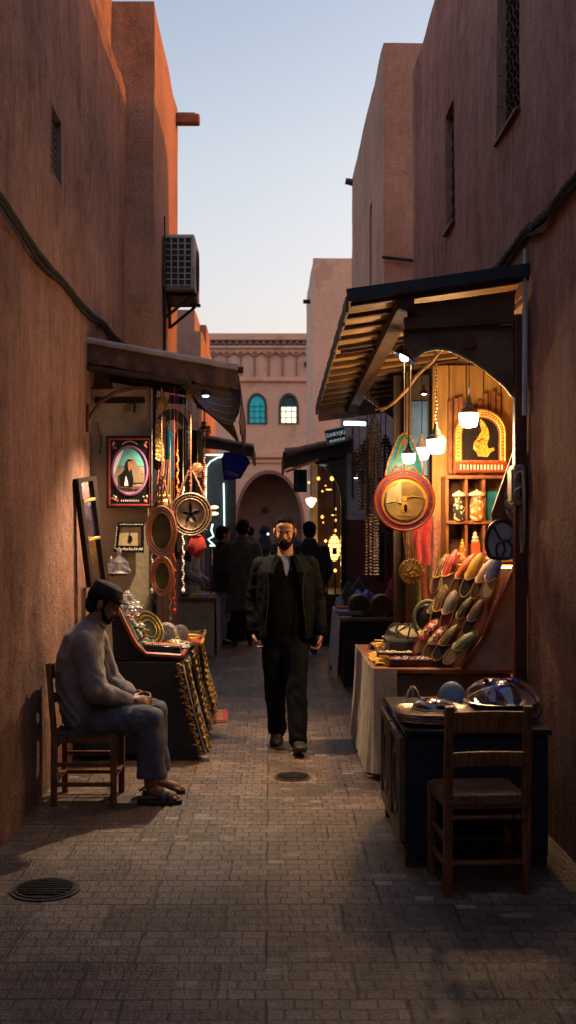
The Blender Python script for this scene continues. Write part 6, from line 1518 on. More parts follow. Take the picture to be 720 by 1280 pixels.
for pts, lab in ((nl,None),([P(256,568.5,19.1),P(283,568.5,19.1)],None),([P(279.5,604,19.1),P(280,620,19.1),P(280.5,660,19.1)],None)):
    g = MB(); g.tube(pts, .013, 7); part('neon_tube', g, NEO, nk, world=True)
lamp('neon_light', (.05,-.4,2.5), .05, (.5,1,.8), .1, nk)
n2 = thing('shop_sign_light', 'curl of bright white-green neon low behind the star clock', 'lamp', P(264,682,14.4))
g = MB(); g.tube([(0.02,0,.28),(.0,0,.2),(.03,0,.12),(-.04,0,.08),(.01,0,.03),(.05,0,.0),(-.02,0,0)], .012, 6); part('neon_tube', g, NEO, n2)
g = MB(); g.tube([(0,.03,-.0),(0,.03,.30)], .01, 6); g.tube([(0,.03,-.62),(0,.03,0)], .012, 6); part('stand', g, BKp, n2)
# gold lamps near clock
for i,(px,py,lab) in enumerate(((268,634,'upper of two small oval lamps beside the star clock'),(268,642,'lower of two small oval lamps beside the star clock'))):
    c = P(px,py,14.5); t = thing('wall_lamp', lab, 'lamp', c, group='two oval lamps beside the clock'); g = MB(); g.sph((0,0,0),(.055,.03,.022),12,8); part('shade', g, M('amber_lamp', (1,.7,.4), .3, emit=.6, ecol=(1,.6,.3), bump=0), t)
    g = MB(); g.box((-.01,.04,.035),(.16,.02,.016)); part('bracket', g, WD, t)
a2 = thing('awning', 'small brown awning of the second left stall above the neon', 'awning', (-1.2,15.4,2.9))
def z2(x): return 2.93-(x+1.2)*.20
g = MB(); g.grid(lambda u,v: (-1.25+1.02*u, 14.6+1.9*v, z2(-1.25+1.02*u)+.01*math.sin(v*20)), 8, 20, .02); part('roof_sheet', g, FAW, a2, world=True)
g = MB(); g.tube([(-1.25,14.58,z2(-1.25)+.0),(-.22,14.58,z2(-.22))], .028, 8); part('rolled_edge', g, M('dull_pole', (.16,.12,.12), .6), a2, world=True)
g = MB(); g.grid(lambda u,v: (-1.25+1.02*u, 14.6, z2(-1.25+1.02*u)-.14*v+.01*math.sin(u*12)*v), 20, 3, .01); part('front_valance', g, M('dark_valance', (.03,.022,.025), .8), a2, world=True)
g = MB(); g.grid(lambda u,v: (-.23, 14.6+1.9*u, z2(-.23)-.16*v), 10, 3, .03); part('side_valance', g, M('weathered_edge2', (.12,.09,.07), .7), a2, world=True)
for i,px in enumerate((266,286)):
    g = MB(); c = P(px,558+i*4,14.9); g.tube([(-.06,0,0),(0,0,.02),(.06,0,-.004)], .012, 6); solo('blue_strip_light', ['dim blue strip light under the small awning','fainter blue strip light under the small awning, street side'][i], 'lamp', g, M('dim_cyan', (.1,.4,.5), .4, emit=.2, ecol=(.10,.5,.7), bump=0), loc=c)
# blue fabric lantern
bl = thing('blue_lantern', 'deep blue fabric lantern with a small white and red emblem, hanging at the small awning', 'lantern', P(294,600,15.6))
s5 = 15.6/1400
g = MB(); pts = [(-13,0),(-16,26),(-13,33),(0,34),(13,30),(18,22),(6,2)]; g.prism([(x*s5,z*s5) for x,z in pts], -.10, .10); g.noise(.01,9)
part('lantern_body', g, M('deep_blue_cloth', (.006,.010,.12), .6, emit=.004, ecol=(.02,.03,.6)), bl)
g = MB(); g.tube([(x*s5,-.105,z*s5) for x,z in pts], .012, 6, closed=True); part('dark_rim', g, BKp, bl)
g = MB(); g.tube([(0,0,34*s5),(0,0,2.75-1.7-(57)*s5+.0)], .006) if False else g.tube([(0,0,34*s5),(.0,0,34*s5+.12)], .006); part('hook', g, IR, bl)
g = MB(); g.sph((-.115,-.11,.115),(.018,.006,.018),8,6,mi=1)
for i in range(6): g.box((-.075+i*.024,-.108,.11-.010*i),(.016,.006,.020),rot=Euler((0,.5,0)),b=.001); g.box((-.085+i*.024,-.108,.075-.010*i),(.018,.006,.008),rot=Euler((0,.5,0)),b=.001)
part('emblem', g, [M('dim_white', (.55,.6,.75), .5), M('dim_red', (.6,.12,.08), .5)], bl)

# ------------------------------------------------------------------ right: awning, sign, lantern stall
a3 = thing('awning', 'old brown awning with a rounded pole edge over the lantern stall', 'awning', (1.0,15.5,2.7))
def z3(x): return 2.60+(x-.18)*.23
g = MB(); g.grid(lambda u,v: (.18+.82*u, 14.0+2.2*v, z3(.18+.82*u)+.02*math.sin(v*18)), 8, 24, .02); part('roof_sheet', g, FAW, a3, world=True)
g = MB(); g.tube([(.19+.84*i/10, 13.97, z3(.19+.84*i/10)+.006*math.sin(i*3)) for i in range(11)], [.07,.055]+[.045]*9, 9); part('rolled_edge', g, M('worn_pole', (.14,.085,.065), .7, bump=.5), a3, world=True)
g = MB(); g.grid(lambda u,v: (.18+.84*u, 14.0, z3(.18+.84*u)-.20*v+.012*math.sin(u*21)*v), 24, 4, .012); part('front_valance', g, M('dark_valance2', (.035,.025,.022), .8, bump=.4), a3, world=True, ang=1.2)
g = MB(); g.grid(lambda u,v: (.175, 14.0+2.2*u, z3(.18)+.03-.20*v), 12, 4, .03); part('side_valance', g, FAW, a3, world=True)
g = MB(); g.bar((.19,13.95,2.37),(.60,13.95,2.52),.03,.075,up=(0,1,0)); solo('orange_board', 'tilted orange board hanging at the street corner of the brown awning', 'board', g, M('orange_board', (.50,.11,.02), .5))
g = MB(); g.grid(lambda u,v: (.30+.17*u, 14.4+.01*math.sin(u*12), 2.42-.29*v), 8, 6, .008); g.tube([(.38,14.4,2.42),(.38,14.4,2.6)], .005); solo('teal_cloth', 'dark teal cloth hanging below the orange board', 'cloth', g, M('teal_fabric', (.012,.10,.13), .8))
sg = thing('shop_sign', 'small tilted teal and white shop sign propped on the brown awning', 'sign', P(420,544.5,13.7), rot=Euler((0,-.22,0)))
g = MB(); g.box((0,0,0),(.262,.02,.185),b=.004); part('sign_frame', g, M('sign_white', (.42,.50,.52), .5), sg)
g = MB(); g.box((0,-.012,0),(.240,.008,.162),b=.001); part('sign_board', g, M('sign_teal', (.012,.055,.07), .4), sg)
TX = Matrix.Rotation(PI/2, 4, 'X')
SW = M('sign_letters', (.80,.86,.86), .5, emit=.06)  # slight glow added so the lettering reads brighter
text('DARY(K)', .066, SW, 'lettering', .0015, sg, Matrix.Translation((-.0,-.018,.018)) @ TX, .92)
g = MB()
for i in range(12): g.box((-.095+i*.0172,-.0175,-.050),(.012,.003,.013 if i%3 else .008),b=.001)
g.box((0,-.0175,-.068),(.2,.003,.004),b=.0005); part('small_print', g, SW, sg)
g = MB(); g.bar((-.06,.02,-.09),(-.04,.05,-.16),.03,.03); g.bar((.07,.02,-.08),(.06,.05,-.13),.03,.03); part('feet', g, BKp, sg)
ls = thing('lantern_stall', 'dark arched front of the lantern stall beside the white wall', 'stall', (.8,14.3,0))
g = MB(); 
arcp = [(.93,0),(.93,2.20)]+[( .93-.42*(1-math.cos(a))*1.0, 2.20+.34*math.sin(a)) for a in [i*PI/2/10 for i in range(1,11)]]
out_ = [(.97,0),(.97,2.62),(.50,2.62)]
g.prism([(.90,0),(.90,2.05),(.86,2.22),(.78,2.36),(.68,2.45),(.57,2.49),(.55,2.58),(.97,2.62),(.97,0)], 14.28, 14.36); part('arched_front', g, BKp, ls, world=True)
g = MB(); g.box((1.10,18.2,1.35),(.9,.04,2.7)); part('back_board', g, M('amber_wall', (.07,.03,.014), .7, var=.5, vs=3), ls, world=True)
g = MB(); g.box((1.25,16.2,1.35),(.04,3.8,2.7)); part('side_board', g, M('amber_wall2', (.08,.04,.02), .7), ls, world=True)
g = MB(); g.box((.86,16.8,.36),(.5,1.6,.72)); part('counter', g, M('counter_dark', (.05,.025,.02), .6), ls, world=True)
g = MB(); g.box((.68,17.6,1.35),(.12,.12,2.7)); part('pillar', g, M('cream_pillar', (.42,.30,.17), .7), ls, world=True)
LG = M('lantern_glow', (1,.6,.2), .3, emit=.5, ecol=(1,.46,.08), bump=0)
LGw = M('lantern_glow_white', (1,.85,.6), .3, emit=.9, ecol=(1,.62,.25), bump=0)
LGd = M('lantern_glow_dim', (1,.45,.1), .3, emit=.5, ecol=(1,.38,.06), bump=0)
lanterns = [(389,627,.06,1,'bright clustered white-gold lantern beside the cream pillar'),(398,598,.03,0,'small gold lantern near the point of the dark arch'),(386,603,.025,0,'little gold lamp under the orange board'),
    (415,598,.03,0,'gold lantern tilted high by the arch'),(407,607,.022,0,'tiny gold lamp below the high arch lantern'),(411,612,.035,2,'wide gold boat-shaped lamp in the arch'),(403,614,.02,0,'pinpoint gold lamp beside the boat-shaped lamp'),
    (419,636,.02,0,'small gold lamp above the wide ochre lamp'),(417,644,.04,2,'wide ochre lamp at mid height by the arch jamb'),(419,650,.025,0,'round gold lamp right below the wide ochre lamp'),(419,663,.03,0,'gold bowl lamp above the patterned oval'),
    (403,646,.025,3,'dim orange lantern at the middle of the stall'),(404,653,.02,3,'pale bulb under the dim orange lantern'),(407,676,.025,0,'amber lamp at shoulder height of the dark-clad passer'),(419,713,.035,0,'amber bowl lamp on the counter'),(409,727,.02,0,'small amber light at the counter edge')]
GLOW = [LG, LGw, LG, LGd]
for i, (px, py, r, kd, lab) in enumerate(lanterns):
    Y = 15.2+((i*37)%10)*.12; c = P(px,py,Y); r *= (.6,.85,.7,1.0)[i%4]; t = thing('glowing_lantern', lab, 'lantern', c, group='lanterns glowing in the arched stall')
    g = MB()
    if kd == 1:
        for a,b_ in ((-.045,.02),(0,.03),(.045,.02),(-.03,-.02),(.02,-.025),(.0,-.05)): g.sph((a,0,b_), .030, 10, 7)
    elif kd == 2: g.sph((0,0,0),(r*1.5,r*.6,r*.35),12,7)
    else: g.lathe([(0,-r*1.1),(r*.5,-r),(r,-.2*r),(r*.7,r*.6),(r*.25,r)], seg=10)
    part('glass', g, GLOW[kd], t)
    g = MB(); g.lathe([(r*.5,r*.5),(r*.3,r*1.1),(0,r*1.5)], seg=10)
    if py < 700: g.tube([(0,0,r*1.4),(0,0,2.55-c.z)], .005, 4)
    else: g.tube([(0,0,-r*1.0),(0,0,-(c.z-.722))], .012, 5)
    part('cap_and_rod', g, M('old_bronze', (.06,.035,.012), .5, .6), t)
pm = thing('glowing_mirror', 'tall oval mirror made to glow, under dark metal lattice in the arched stall', 'lantern', P(418,685,15.1))  # an oval mirror; its lit look is made by glowing glass
g = MB(); g.sph((0,0,0),(.082,.05,.185),20,14); part('glass', g, M('mirror_glow', (1,.6,.2), .3, emit=.9, ecol=(1,.50,.12), bump=0), pm)
g = MB()
for i in range(9): g.tube([(.086*math.cos(a)*math.sin(PI*(i+.5)/9),.054*math.sin(a)*math.sin(PI*(i+.5)/9),.19*math.cos(PI*(i+.5)/9)) for a in [k*PI/10 for k in range(20)]], .006, 5, closed=True)
for k in range(10): g.tube([(.087*math.cos(k*PI/5)*math.sin(PI*i/12),.055*math.sin(k*PI/5)*math.sin(PI*i/12),.19*math.cos(PI*i/12)) for i in range(13)], .005, 5)
g.sph((0,-.052,-.04),(.034,.016,.05),12,8); g.tube([(0,0,.19),(0,0,.9)], .006); part('metal_lattice', g, BKp, pm)
lamp('stall_light', (.2,2.2,2.0), 1.0*LAMP/5, (1,.55,.2), .15, ls)
lamp('stall_light', (-.05,3.1,1.2), 1.0*LAMP/5, (1,.55,.2), .15, ls)
# ------------------------------------------------------------------ people
def face(mb, c, R, s=1.):
    """head in its own frame: x to the left ear, -y the face, z up"""
    q = lambda x,y,z: V(c)+R @ (V((x,y,z))*s)
    def el(x,y,z,rx,ry,rz): mb.sph(q(x,y,z), (rx*s,ry*s,rz*s), 20, 14, rot=R)
    el(0,.018,.035,.076,.094,.082); el(0,-.018,-.02,.063,.076,.085); el(0,-.035,-.075,.046,.048,.036); el(0,-.02,-.06,.058,.055,.035)
    el(0,-.080,.030,.050,.018,.014); el(0,-.07,.06,.050,.03,.03)
    for x in (-1,1):
        el(x*.036,-.066,-.026,.022,.024,.022); el(x*.079,.010,-.012,.010,.020,.031); el(x*.083,.016,.008,.008,.014,.014)
        el(x*.030,-.082,-.0,.015,.008,.010)
    mb.tube([q(0,-.086,.018),q(0,-.100,-.012),q(0,-.112,-.030)], [.008*s,.010*s,.013*s], 8)
    for x in (-1,1): el(x*.011,-.098,-.034,.009,.011,.008)
    el(0,-.088,-.058,.024,.012,.0055); el(0,-.085,-.067,.020,.012,.006); el(0,-.080,-.090,.020,.014,.014)
def hand(mb, w_, dirv, palm_n, side, curl=.5, s=1.):
    """palm, four unequal bent fingers and a thumb leaving the side near the wrist; side = towards the thumb"""
    d_ = V(dirv).normalized(); n = V(palm_n); n = (n-d_*n.dot(d_)).normalized(); sd = V(side); sd = (sd-d_*sd.dot(d_)-n*sd.dot(n)).normalized(); w_ = V(w_)
    R = Matrix((sd,n,d_)).transposed()
    mb.sph(w_+d_*.045*s, (.041*s,.017*s,.052*s), 16, 10, rot=R); mb.caps(w_-d_*.02*s, w_+d_*.03*s, .026*s, .026*s)
    mb.sph(w_+d_*.075*s, (.040*s,.014*s,.022*s), 14, 8, rot=R)
    for i, (off, L, r) in enumerate(((.030,.068,.0095),(.011,.076,.0098),(-.009,.071,.0093),(-.028,.056,.0085))):
        p = w_+d_*.082*s+sd*off*s; c1 = curl*(.55+.12*i); c2 = c1+curl*1.1; c3 = c2+curl*.7
        for L_, cc, rr in ((.44,c1,1.),(.32,c2,.93),(.24,c3,.84)):
            e = p+(d_*math.cos(cc)+n*math.sin(cc))*L*L_*s*1.05; mb.caps(p, e, r*rr*s, r*rr*.92*s, 8); p = e
    p = w_+d_*.022*s+sd*.030*s; dt = (d_*.62+sd*.62+n*.35).normalized(); e = p+dt*.042*s; mb.caps(p, e, .014*s, .0115*s, 8); e2 = e+(d_*.85+sd*.15+n*.45).normalized()*.034*s; mb.caps(e, e2, .011*s, .009*s, 8)
def fold(f, amp, seed=0., st=(1,1,1)):
    return lambda co: amp*(noise.noise(V((co.x*f*st[0]+seed,co.y*f*st[1],co.z*f*st[2])))*1.0+.5*noise.noise(V((co.x*f*2.3*st[0],co.y*f*2.3*st[1]+seed,co.z*f*2.3*st[2]))))
def pc(name, mb, mats, parent, vox=.011, sm=4, fd=None, label=None):
    o = link(name, remesh(mb, name, mats, vox, sm, fd, mw(root_of(parent)).inverted()), parent)
    if label: o['label'] = label
    return o
def Rz(a): return Matrix.Rotation(a, 3, 'Z')
def Rx(a): return Matrix.Rotation(a, 3, 'X')
def Ry(a): return Matrix.Rotation(a, 3, 'Y')
LEA = M('black_leather', (.0042,.0052,.0062), .75, bump=.25, bs=140, var=.12, vs=3, spec=.06); JK2 = LEA
SWT = M('brown_sweater', (.0055,.0045,.0045), .95, bump=.6, bs=180, spec=.1); SHIRT = M('blue_shirt', (.08,.09,.12), .8, bump=.2)
TRS = M('black_trousers', (.0045,.0045,.0055), .85, bump=.3, bs=120, spec=.15); SHO = M('brown_shoe_leather', (.010,.008,.006), .6, bump=.3)
WS_ = M('eye_white', (.05,.04,.035), .6); IRS = M('eye_iris', (.02,.01,.006), .4)

# ---- walking man: front is -Y, stands on y=8.62
wm = thing('person', 'bearded man in open dark leather jacket walking down the middle of the alley', 'person', (.11,8.62,0))
ox, oy = .115, 8.62
def w(x, y, z): return V((ox+x, oy+y, z))          # x right in the picture, -y towards the camera
hd = w(-.005,-.03,1.655); HR = Rz(-.06) @ Rx(.24)
b_ = MB(); face(b_, hd, HR, 1.)
b_.caps(w(0,.0,1.42), w(0,-.012,1.60), .062, .056)
b_.loft([(w(0,0,.92),(.165,0,0),(0,.11,0)),(w(0,0,1.05),(.16,0,0),(0,.115,0)),(w(0,0,1.22),(.17,0,0),(0,.115,0)),(w(0,0,1.36),(.185,0,0),(0,.105,0)),(w(0,0,1.44),(.13,0,0),(0,.075,0)),(w(0,0,1.47),(.07,0,0),(0,.06,0))], 24)
HIPl, KNl, ANl = w(-.085,0,.93), w(-.082,-.02,.50), w(-.062,.17,.115)
HIPr, KNr, ANr = w(.085,0,.93), w(.080,-.15,.52), w(.092,-.27,.125)
for H_, K_, A2 in ((HIPl,KNl,ANl),(HIPr,KNr,ANr)): b_.chain([H_,K_,A2],[.088,.056,.040]); b_.caps(A2, A2+V((0,-.05,-.04)), .036, .026)
SHl, ELl, WRl = w(-.190,0,1.40), w(-.255,.035,1.13), w(-.245,-.03,.895)
SHr, ELr, WRr = w(.190,0,1.40), w(.255,.02,1.13), w(.268,-.06,.885)
for S_, E_, W_ in ((SHl,ELl,WRl),(SHr,ELr,WRr)): b_.chain([S_,E_,W_],[.058,.043,.030])
hand(b_, WRl+V((.004,-.004,-.015)), (.14,-.18,-1), (.9,-.25,.1), (.1,-1,-.1), .75, 1.0)
hand(b_, WRr+V((-.004,-.004,-.015)), (-.12,-.18,-1), (-.9,-.25,.1), (-.1,-1,-.1), .75, 1.0)
pc('body', b_, SKN, wm, .0062, 3)
for x in (-1,1):
    g = MB(); g.sph(hd+HR@V((x*.030,-.078,-.001)), .0115, 14, 10, rot=HR); e_o = part('eye', g, WS_, wm, world=True)
    g = MB(); g.sph(hd+HR@V((x*.030,-.0858,-.002)), .0055, 10, 8); part('iris', g, IRS, e_o, world=True)
g = MB()
for x in (-1,1): g.tube([hd+HR@V((x*.012,-.097,.016)), hd+HR@V((x*.028,-.097,.022)), hd+HR@V((x*.048,-.086,.016))], [.004,.006,.003], 6)
part('eyebrows', g, HAIR, wm, world=True)
q = lambda x,y,z: hd+HR@V((x,y,z))
g = MB(); g.sph(q(0,.026,.050), (.078,.092,.076), 22, 14, rot=HR); g.sph(q(0,-.038,.098), (.056,.044,.026), 18, 10, rot=HR); g.sph(q(0,-.015,.108),(.06,.06,.022),16,9,rot=HR)
for x in (-1,1): g.caps(q(x*.066,-.020,.066), q(x*.072,-.002,.0), .010, .006)
# keep the forehead clear: carve by moving nothing, hair starts behind the brow
g2 = MB(); g2.merge(g)
pc('hair', g2, HAIR, wm, .006, 2, fold(60,.004,3))
g = MB(); g.sph(q(0,-.056,-.088),(.047,.040,.034),18,12,rot=HR); g.sph(q(0,-.075,-.078),(.034,.026,.020),14,10,rot=HR)
for x in (-1,1):
    g.caps(q(x*.070,-.010,-.010), q(x*.060,-.035,-.060), .010, .018); g.caps(q(x*.060,-.035,-.060), q(x*.030,-.062,-.088), .018, .022); g.caps(q(x*.004,-.100,-.047), q(x*.028,-.088,-.062), .007, .008)
g.sph(q(0,-.045,-.115),(.038,.034,.026),14,10,rot=HR)
pc('beard', g, HAIR, wm, .0055, 2, fold(70,.004,6))
# sweater and shirt
g = MB(); g.loft([(w(0,0,.86),(.172,0,0),(0,.125,0)),(w(0,0,.95),(.180,0,0),(0,.135,0)),(w(0,-.005,1.10),(.178,0,0),(0,.142,0)),(w(0,0,1.25),(.190,0,0),(0,.135,0)),(w(0,0,1.37),(.198,0,0),(0,.12,0)),(w(0,0,1.435),(.15,0,0),(0,.088,0)),(w(0,.01,1.475),(.085,0,0),(0,.070,0))], 30)
pc('sweater', g, SWT, wm, .009, 3, fold(9,.006,1,(1,1,.6)))
g = MB(); g.prism([(ox-.040,1.47),(ox-.022,1.40),(ox+.000,1.325),(ox+.010,1.31),(ox+.018,1.335),(ox+.036,1.41),(ox+.048,1.47)], oy-.142, oy-.06)
for i, v in enumerate(g.v): 
    if v.y < oy-.1: v.y += (v.z-1.31)*.36
for x in (-1,1): g.grid(lambda u,v: w(x*(.058-.048*u), -.060-.014*math.sin(u*PI)-.012*v-.006*u, 1.492-.030*v-.030*u), 5, 4, .006)
pc('shirt', g, SHIRT, wm, .005, 1)
g = MB(); rr = lambda z: 1
def jk(u, v):
    z = 1.47-(1.47-.83)*v
    op = 2*math.asin(min(.9,(.070+.085*min(1,v*1.5))/.24))*.5   # half opening angle
    a = -PI/2+op+(2*PI-2*op)*u
    rx = (.105+.115*min(1,v/.16)**.6) if v < .16 else .222-.010*math.sin((v-.16)*3)+.006*v; ry = (.085+.055*min(1,v/.16)) if v < .16 else .152+.012*v
    lap = .016*math.sin(v*7+u*4)
    return w(rx*math.cos(a), ry*math.sin(a)-.004+(.0 if .06 < u < .94 else -.012), z+lap*.3-.02*math.cos(a)*0)
g.grid(jk, 64, 26, .020)
def slv(S_, E_, W_): 
    g.sph(S_+V((0,0,-.018)), (.068,.070,.064), 16, 10); g.chain([S_,S_.lerp(E_,.5),E_,E_.lerp(W_,.5),W_+V((0,0,.01))],[.068,.062,.060,.056,.050])
slv(SHl,ELl,WRl); slv(SHr,ELr,WRr)
for x in (-1,1):   # turned collar and lapels
    g.grid(lambda u,v: w(x*(.060+.045*u+.035*v*(1-u*.4)), -.085-.050*v*(.4+u)+.02*(1-u)*0-.01, 1.505-.055*v-.115*u), 8, 6, .014)
g.grid(lambda u,v: w(.112*math.cos(PI*u)*(1+.12*v), .020+.085*math.sin(PI*u)*(1+.15*v), 1.510-.055*v), 16, 4, .014)
def jfold(co): 
    f1 = fold(11,.012,2,(1,1,1.6))(co); arm = abs(co.x-ox) > .215
    return f1*(.5 if arm else .35)+(.002*math.sin(co.z*70+co.x*20+5*noise.noise(co*6)) if arm and co.z < 1.2 else 0)
jo = pc('jacket', g, LEA, wm, .0085, 3, jfold)
g = MB()
for x in (-1,1):
    g.tube([w(x*(.150-.02*math.sin(i*.4)), -.168+.002*i*.0, 1.40-i*.055) for i in range(10)], .004, 5)
part('zip', g, M('dull_zip', (.03,.03,.03), .5, .6), jo, world=True)
# trousers
g = MB(); g.loft([(w(0,0,.80),(.172,0,0),(0,.12,0)),(w(0,0,.90),(.178,0,0),(0,.13,0)),(w(0,0,.97),(.168,0,0),(0,.12,0))], 26)
for H_, K_, A2, in ((HIPl,KNl,ANl),(HIPr,KNr,ANr)):
    g.chain([H_+V((0,0,-.03)),H_.lerp(K_,.5),K_,K_.lerp(A2,.5),A2+V((0,-.01,-.01))],[.102,.096,.084,.078,.076])
pc('trousers', g, TRS, wm, .009, 4, lambda co: fold(6,.009,5,(1.4,1.4,.6))(co)+.0025*math.sin(co.z*48+co.x*30+6*noise.noise(co*5))*(1 if co.z < .45 else .3))
def shoe(A2, tip, toe, label=None, pitch=0.):
    """shoe under an ankle; tip = direction of the toes"""
    d_ = V(tip).normalized(); up = V((0,0,1)); up = (up-d_*up.dot(d_)).normalized(); sx = d_.cross(up)
    c0 = V(A2)
    g = MB(); 
    def sec(t, wd, h_, dz): c_ = c0+d_*t+up*(dz); return (c_, sx*wd, up*h_)
    g.loft([sec(-.075,.022,.022,-.045),sec(-.06,.036,.048,-.035),sec(-.02,.042,.062,-.022),sec(.04,.044,.050,-.035),sec(.10,.048,.036,-.050),sec(.16,.046,.028,-.060),sec(.195,.026,.018,-.066)], 18)
    g.caps(c0+V((0,0,.10)), c0+V((0,0,-.01)), .052, .050)
    g.loft([(c0+up*.05,sx*.042,d_*.050),(c0+up*-.02,sx*.044,d_*.056)], 16)
    g.loft([(c0+d_*.06+up*-.088,sx*.052,d_*.135),(c0+d_*.06+up*-.072,sx*.052,d_*.137)], 22)
    pc('shoe', g, SHO, wm, .006, 2)
shoe(ANl+V((0,0,-.012)), (-.12,-1,-.14), 0); shoe(ANr+V((0,0,-.022)), (.10,-1,.16), 0)

# ---- generic standing figure seen from behind or the side
def stander(loc, H, face_a, label, coat_m, leg_m, coat_len=.45, skin=SKN, hair_m=HAIR, hood=None, stride=.0, wide=1., group=None, arms_fwd=.0, vox=.014):
    t = thing('person', label, 'person', loc, face_a, group); s = H/1.78
    R = Matrix.Translation(V(loc)) @ Matrix.Rotation(face_a, 4, 'Z')
    def w(x, y, z): return R @ V((x*s*wide if abs(x) > .05 else x*s, y*s, z*s))
    hd = w(0,-.03,1.665); HR = Rz(face_a) @ Rx(.12); b_ = MB(); face(b_, hd, HR, s)
    b_.caps(w(0,.01,1.42), w(0,-.01,1.6), .06*s, .055*s)
    b_.chain([w(0,0,.95),w(0,0,1.15),w(0,0,1.32)],[.13*s,.13*s,.13*s])
    for x in (-1,1):
        b_.chain([w(x*.09,0,.93),w(x*.09,-.02+stride*x*.5,.5),w(x*.09,.03+stride*x,.08)],[.085*s,.055*s,.04*s])
        b_.caps(w(x*.09,.03+stride*x,.06), w(x*.10,-.11+stride*x,.035), .035*s, .030*s)
        b_.chain([w(x*.19,0,1.40),w(x*.235,.03,1.13),w(x*.20,-.10-arms_fwd,.93+arms_fwd*.4)],[.055*s,.042*s,.030*s])
        hand(b_, w(x*.20,-.10-arms_fwd,.92+arms_fwd*.4), Rz(face_a)@V((0,-.35-arms_fwd*2,-1)), Rz(face_a)@V((-x,0,0)), Rz(face_a)@V((0,-1,0)), .6, s)
    pc('body', b_, skin, t, .009, 2)
    g = MB(); zb = 1.45-coat_len*1.0
    secs = [(1.56,.070,.068),(1.515,.088,.080),(1.475,.140,.10),(1.40,.205,.125),(1.20,.20,.14),(1.0,.19,.145)]
    if coat_len > .5: secs += [(.80,.20,.15),(1.45-coat_len,.235,.17)]
    else: secs += [(.88,.195,.15)]
    g.loft([(w(0,.005,z), Rz(face_a)@V((rx*s*wide,0,0)), Rz(face_a)@V((0,ry*s,0))) for z,rx,ry in secs], 26)
    for x in (-1,1): g.chain([w(x*.180,0,1.40),w(x*.235,.03,1.13),w(x*.20,-.09-arms_fwd,.95+arms_fwd*.4)],[.082*s,.066*s,.052*s])
    pc('coat', g, coat_m, t, vox*.8, 4, fold(8,.016,face_a*3+H,(1,1,.5)))
    g = MB()
    for x in (-1,1): g.chain([w(x*.09,0,.90),w(x*.09,-.02+stride*x*.5,.5),w(x*.09,.03+stride*x,.12)],[.10*s,.078*s,.068*s])
    pc('trousers', g, leg_m, t, vox*.8, 4, fold(9,.008,H))
    for x in (-1,1):
        g = MB(); c0 = w(x*.09,.03+stride*x,.0); d_ = Rz(face_a)@V((0,-1,0)); sx = d_.cross(V((0,0,1)))
        g.loft([(c0+d_*(-.07)*s+V((0,0,.045))*s,sx*.02*s,V((0,0,.035))*s),(c0+V((0,0,.05))*s,sx*.04*s,V((0,0,.045))*s),(c0+d_*.1*s+V((0,0,.035))*s,sx*.045*s,V((0,0,.032))*s),(c0+d_*.19*s+V((0,0,.022))*s,sx*.03*s,V((0,0,.018))*s)], 16)
        part('shoe', g, BKp, t, world=True)
    q = lambda x,y,z: hd+HR@(V((x,y,z))*s)
    g = MB()
    if hood == 'scarf':
        g.sph(q(0,.015,.02),(.098*s,.108*s,.118*s),20,14,rot=HR); g.loft([(w(0,.02,1.60),Rz(face_a)@V((.085*s,0,0)),Rz(face_a)@V((0,.09*s,0))),(w(0,.02,1.46),Rz(face_a)@V((.15*s,0,0)),Rz(face_a)@V((0,.12*s,0))),(w(0,.02,1.36),Rz(face_a)@V((.21*s,0,0)),Rz(face_a)@V((0,.15*s,0)))], 20)
        pc('headscarf', g, hair_m, t, .010, 3, fold(14,.008,2))
    else:
        g.sph(q(0,.025,.045),(.092*s,.100*s,.090*s),20,13,rot=HR); g.sph(q(0,.048,-.02),(.084*s,.072*s,.085*s),18,12,rot=HR); g.sph(q(0,-.04,.085),(.06*s,.045*s,.033*s),14,9,rot=HR)
        pc('hair', g, hair_m, t, .009, 2, fold(45,.006,2))
    return t
FBc = lambda n, c: M('wool_'+n, c, .9, bump=.5, bs=130, sheen=.15, var=.3, vs=12)
OLV = FBc('olive',(.052,.036,.022)); DKB = FBc('midnight',(.008,.010,.018)); 
stander((-.39,15.9,0), 1.77, PI-.15, 'broad person in a long olive-brown coat walking away on the left', OLV, TRS, .95, stride=.10, wide=1.08, hair_m=HAIR)
stander((.52,14.9,0), 1.74, PI+.25, 'person in a dark blue coat walking away towards the lantern stall', DKB, TRS, .62, stride=.12, wide=1.12)
stander((-.10,18.6,0), 1.70, PI-.1, 'person with a black headscarf in the distance between the coat wearers', DKB, TRS, .9, hood='scarf', hair_m=BK, stride=.08)
stander((.42,21.5,0), 1.68, PI+.1, 'dark-haired person far up the alley behind the walking man', FBc('slate',(.02,.022,.03)), TRS, .6, stride=.1)
stander((-.45,25.5,0), 1.66, PI, 'small distant person glimpsed at the left before the archway', FBc('umber',(.05,.035,.03)), TRS, .6, stride=.1)
stander((-.62,21.6,0), 1.70, -PI/2+.3, 'person in a pale lilac-grey robe beyond the neon booth', FBc('lilac_grey',(.30,.27,.33)), FBc('lilac_grey2',(.26,.24,.3)), 1.15, hair_m=HAIR)
stander((-.70,16.06,0), 1.68, PI/2+.35, 'dark-haired person in black jacket and grey robe at the second left stall', FBc('coal',(.012,.011,.014)), FBc('robe_grey',(.16,.16,.20)), .62, arms_fwd=.12, hair_m=HAIR)
stander((-1.16,16.5,0), 1.60, PI/2-.2, 'person in a light grey robe and black scarf behind the beige-fronted table', FBc('robe_light',(.30,.30,.36)), FBc('robe_light',(.30,.30,.36)), 1.15, arms_fwd=.1, hood='scarf', hair_m=BK)
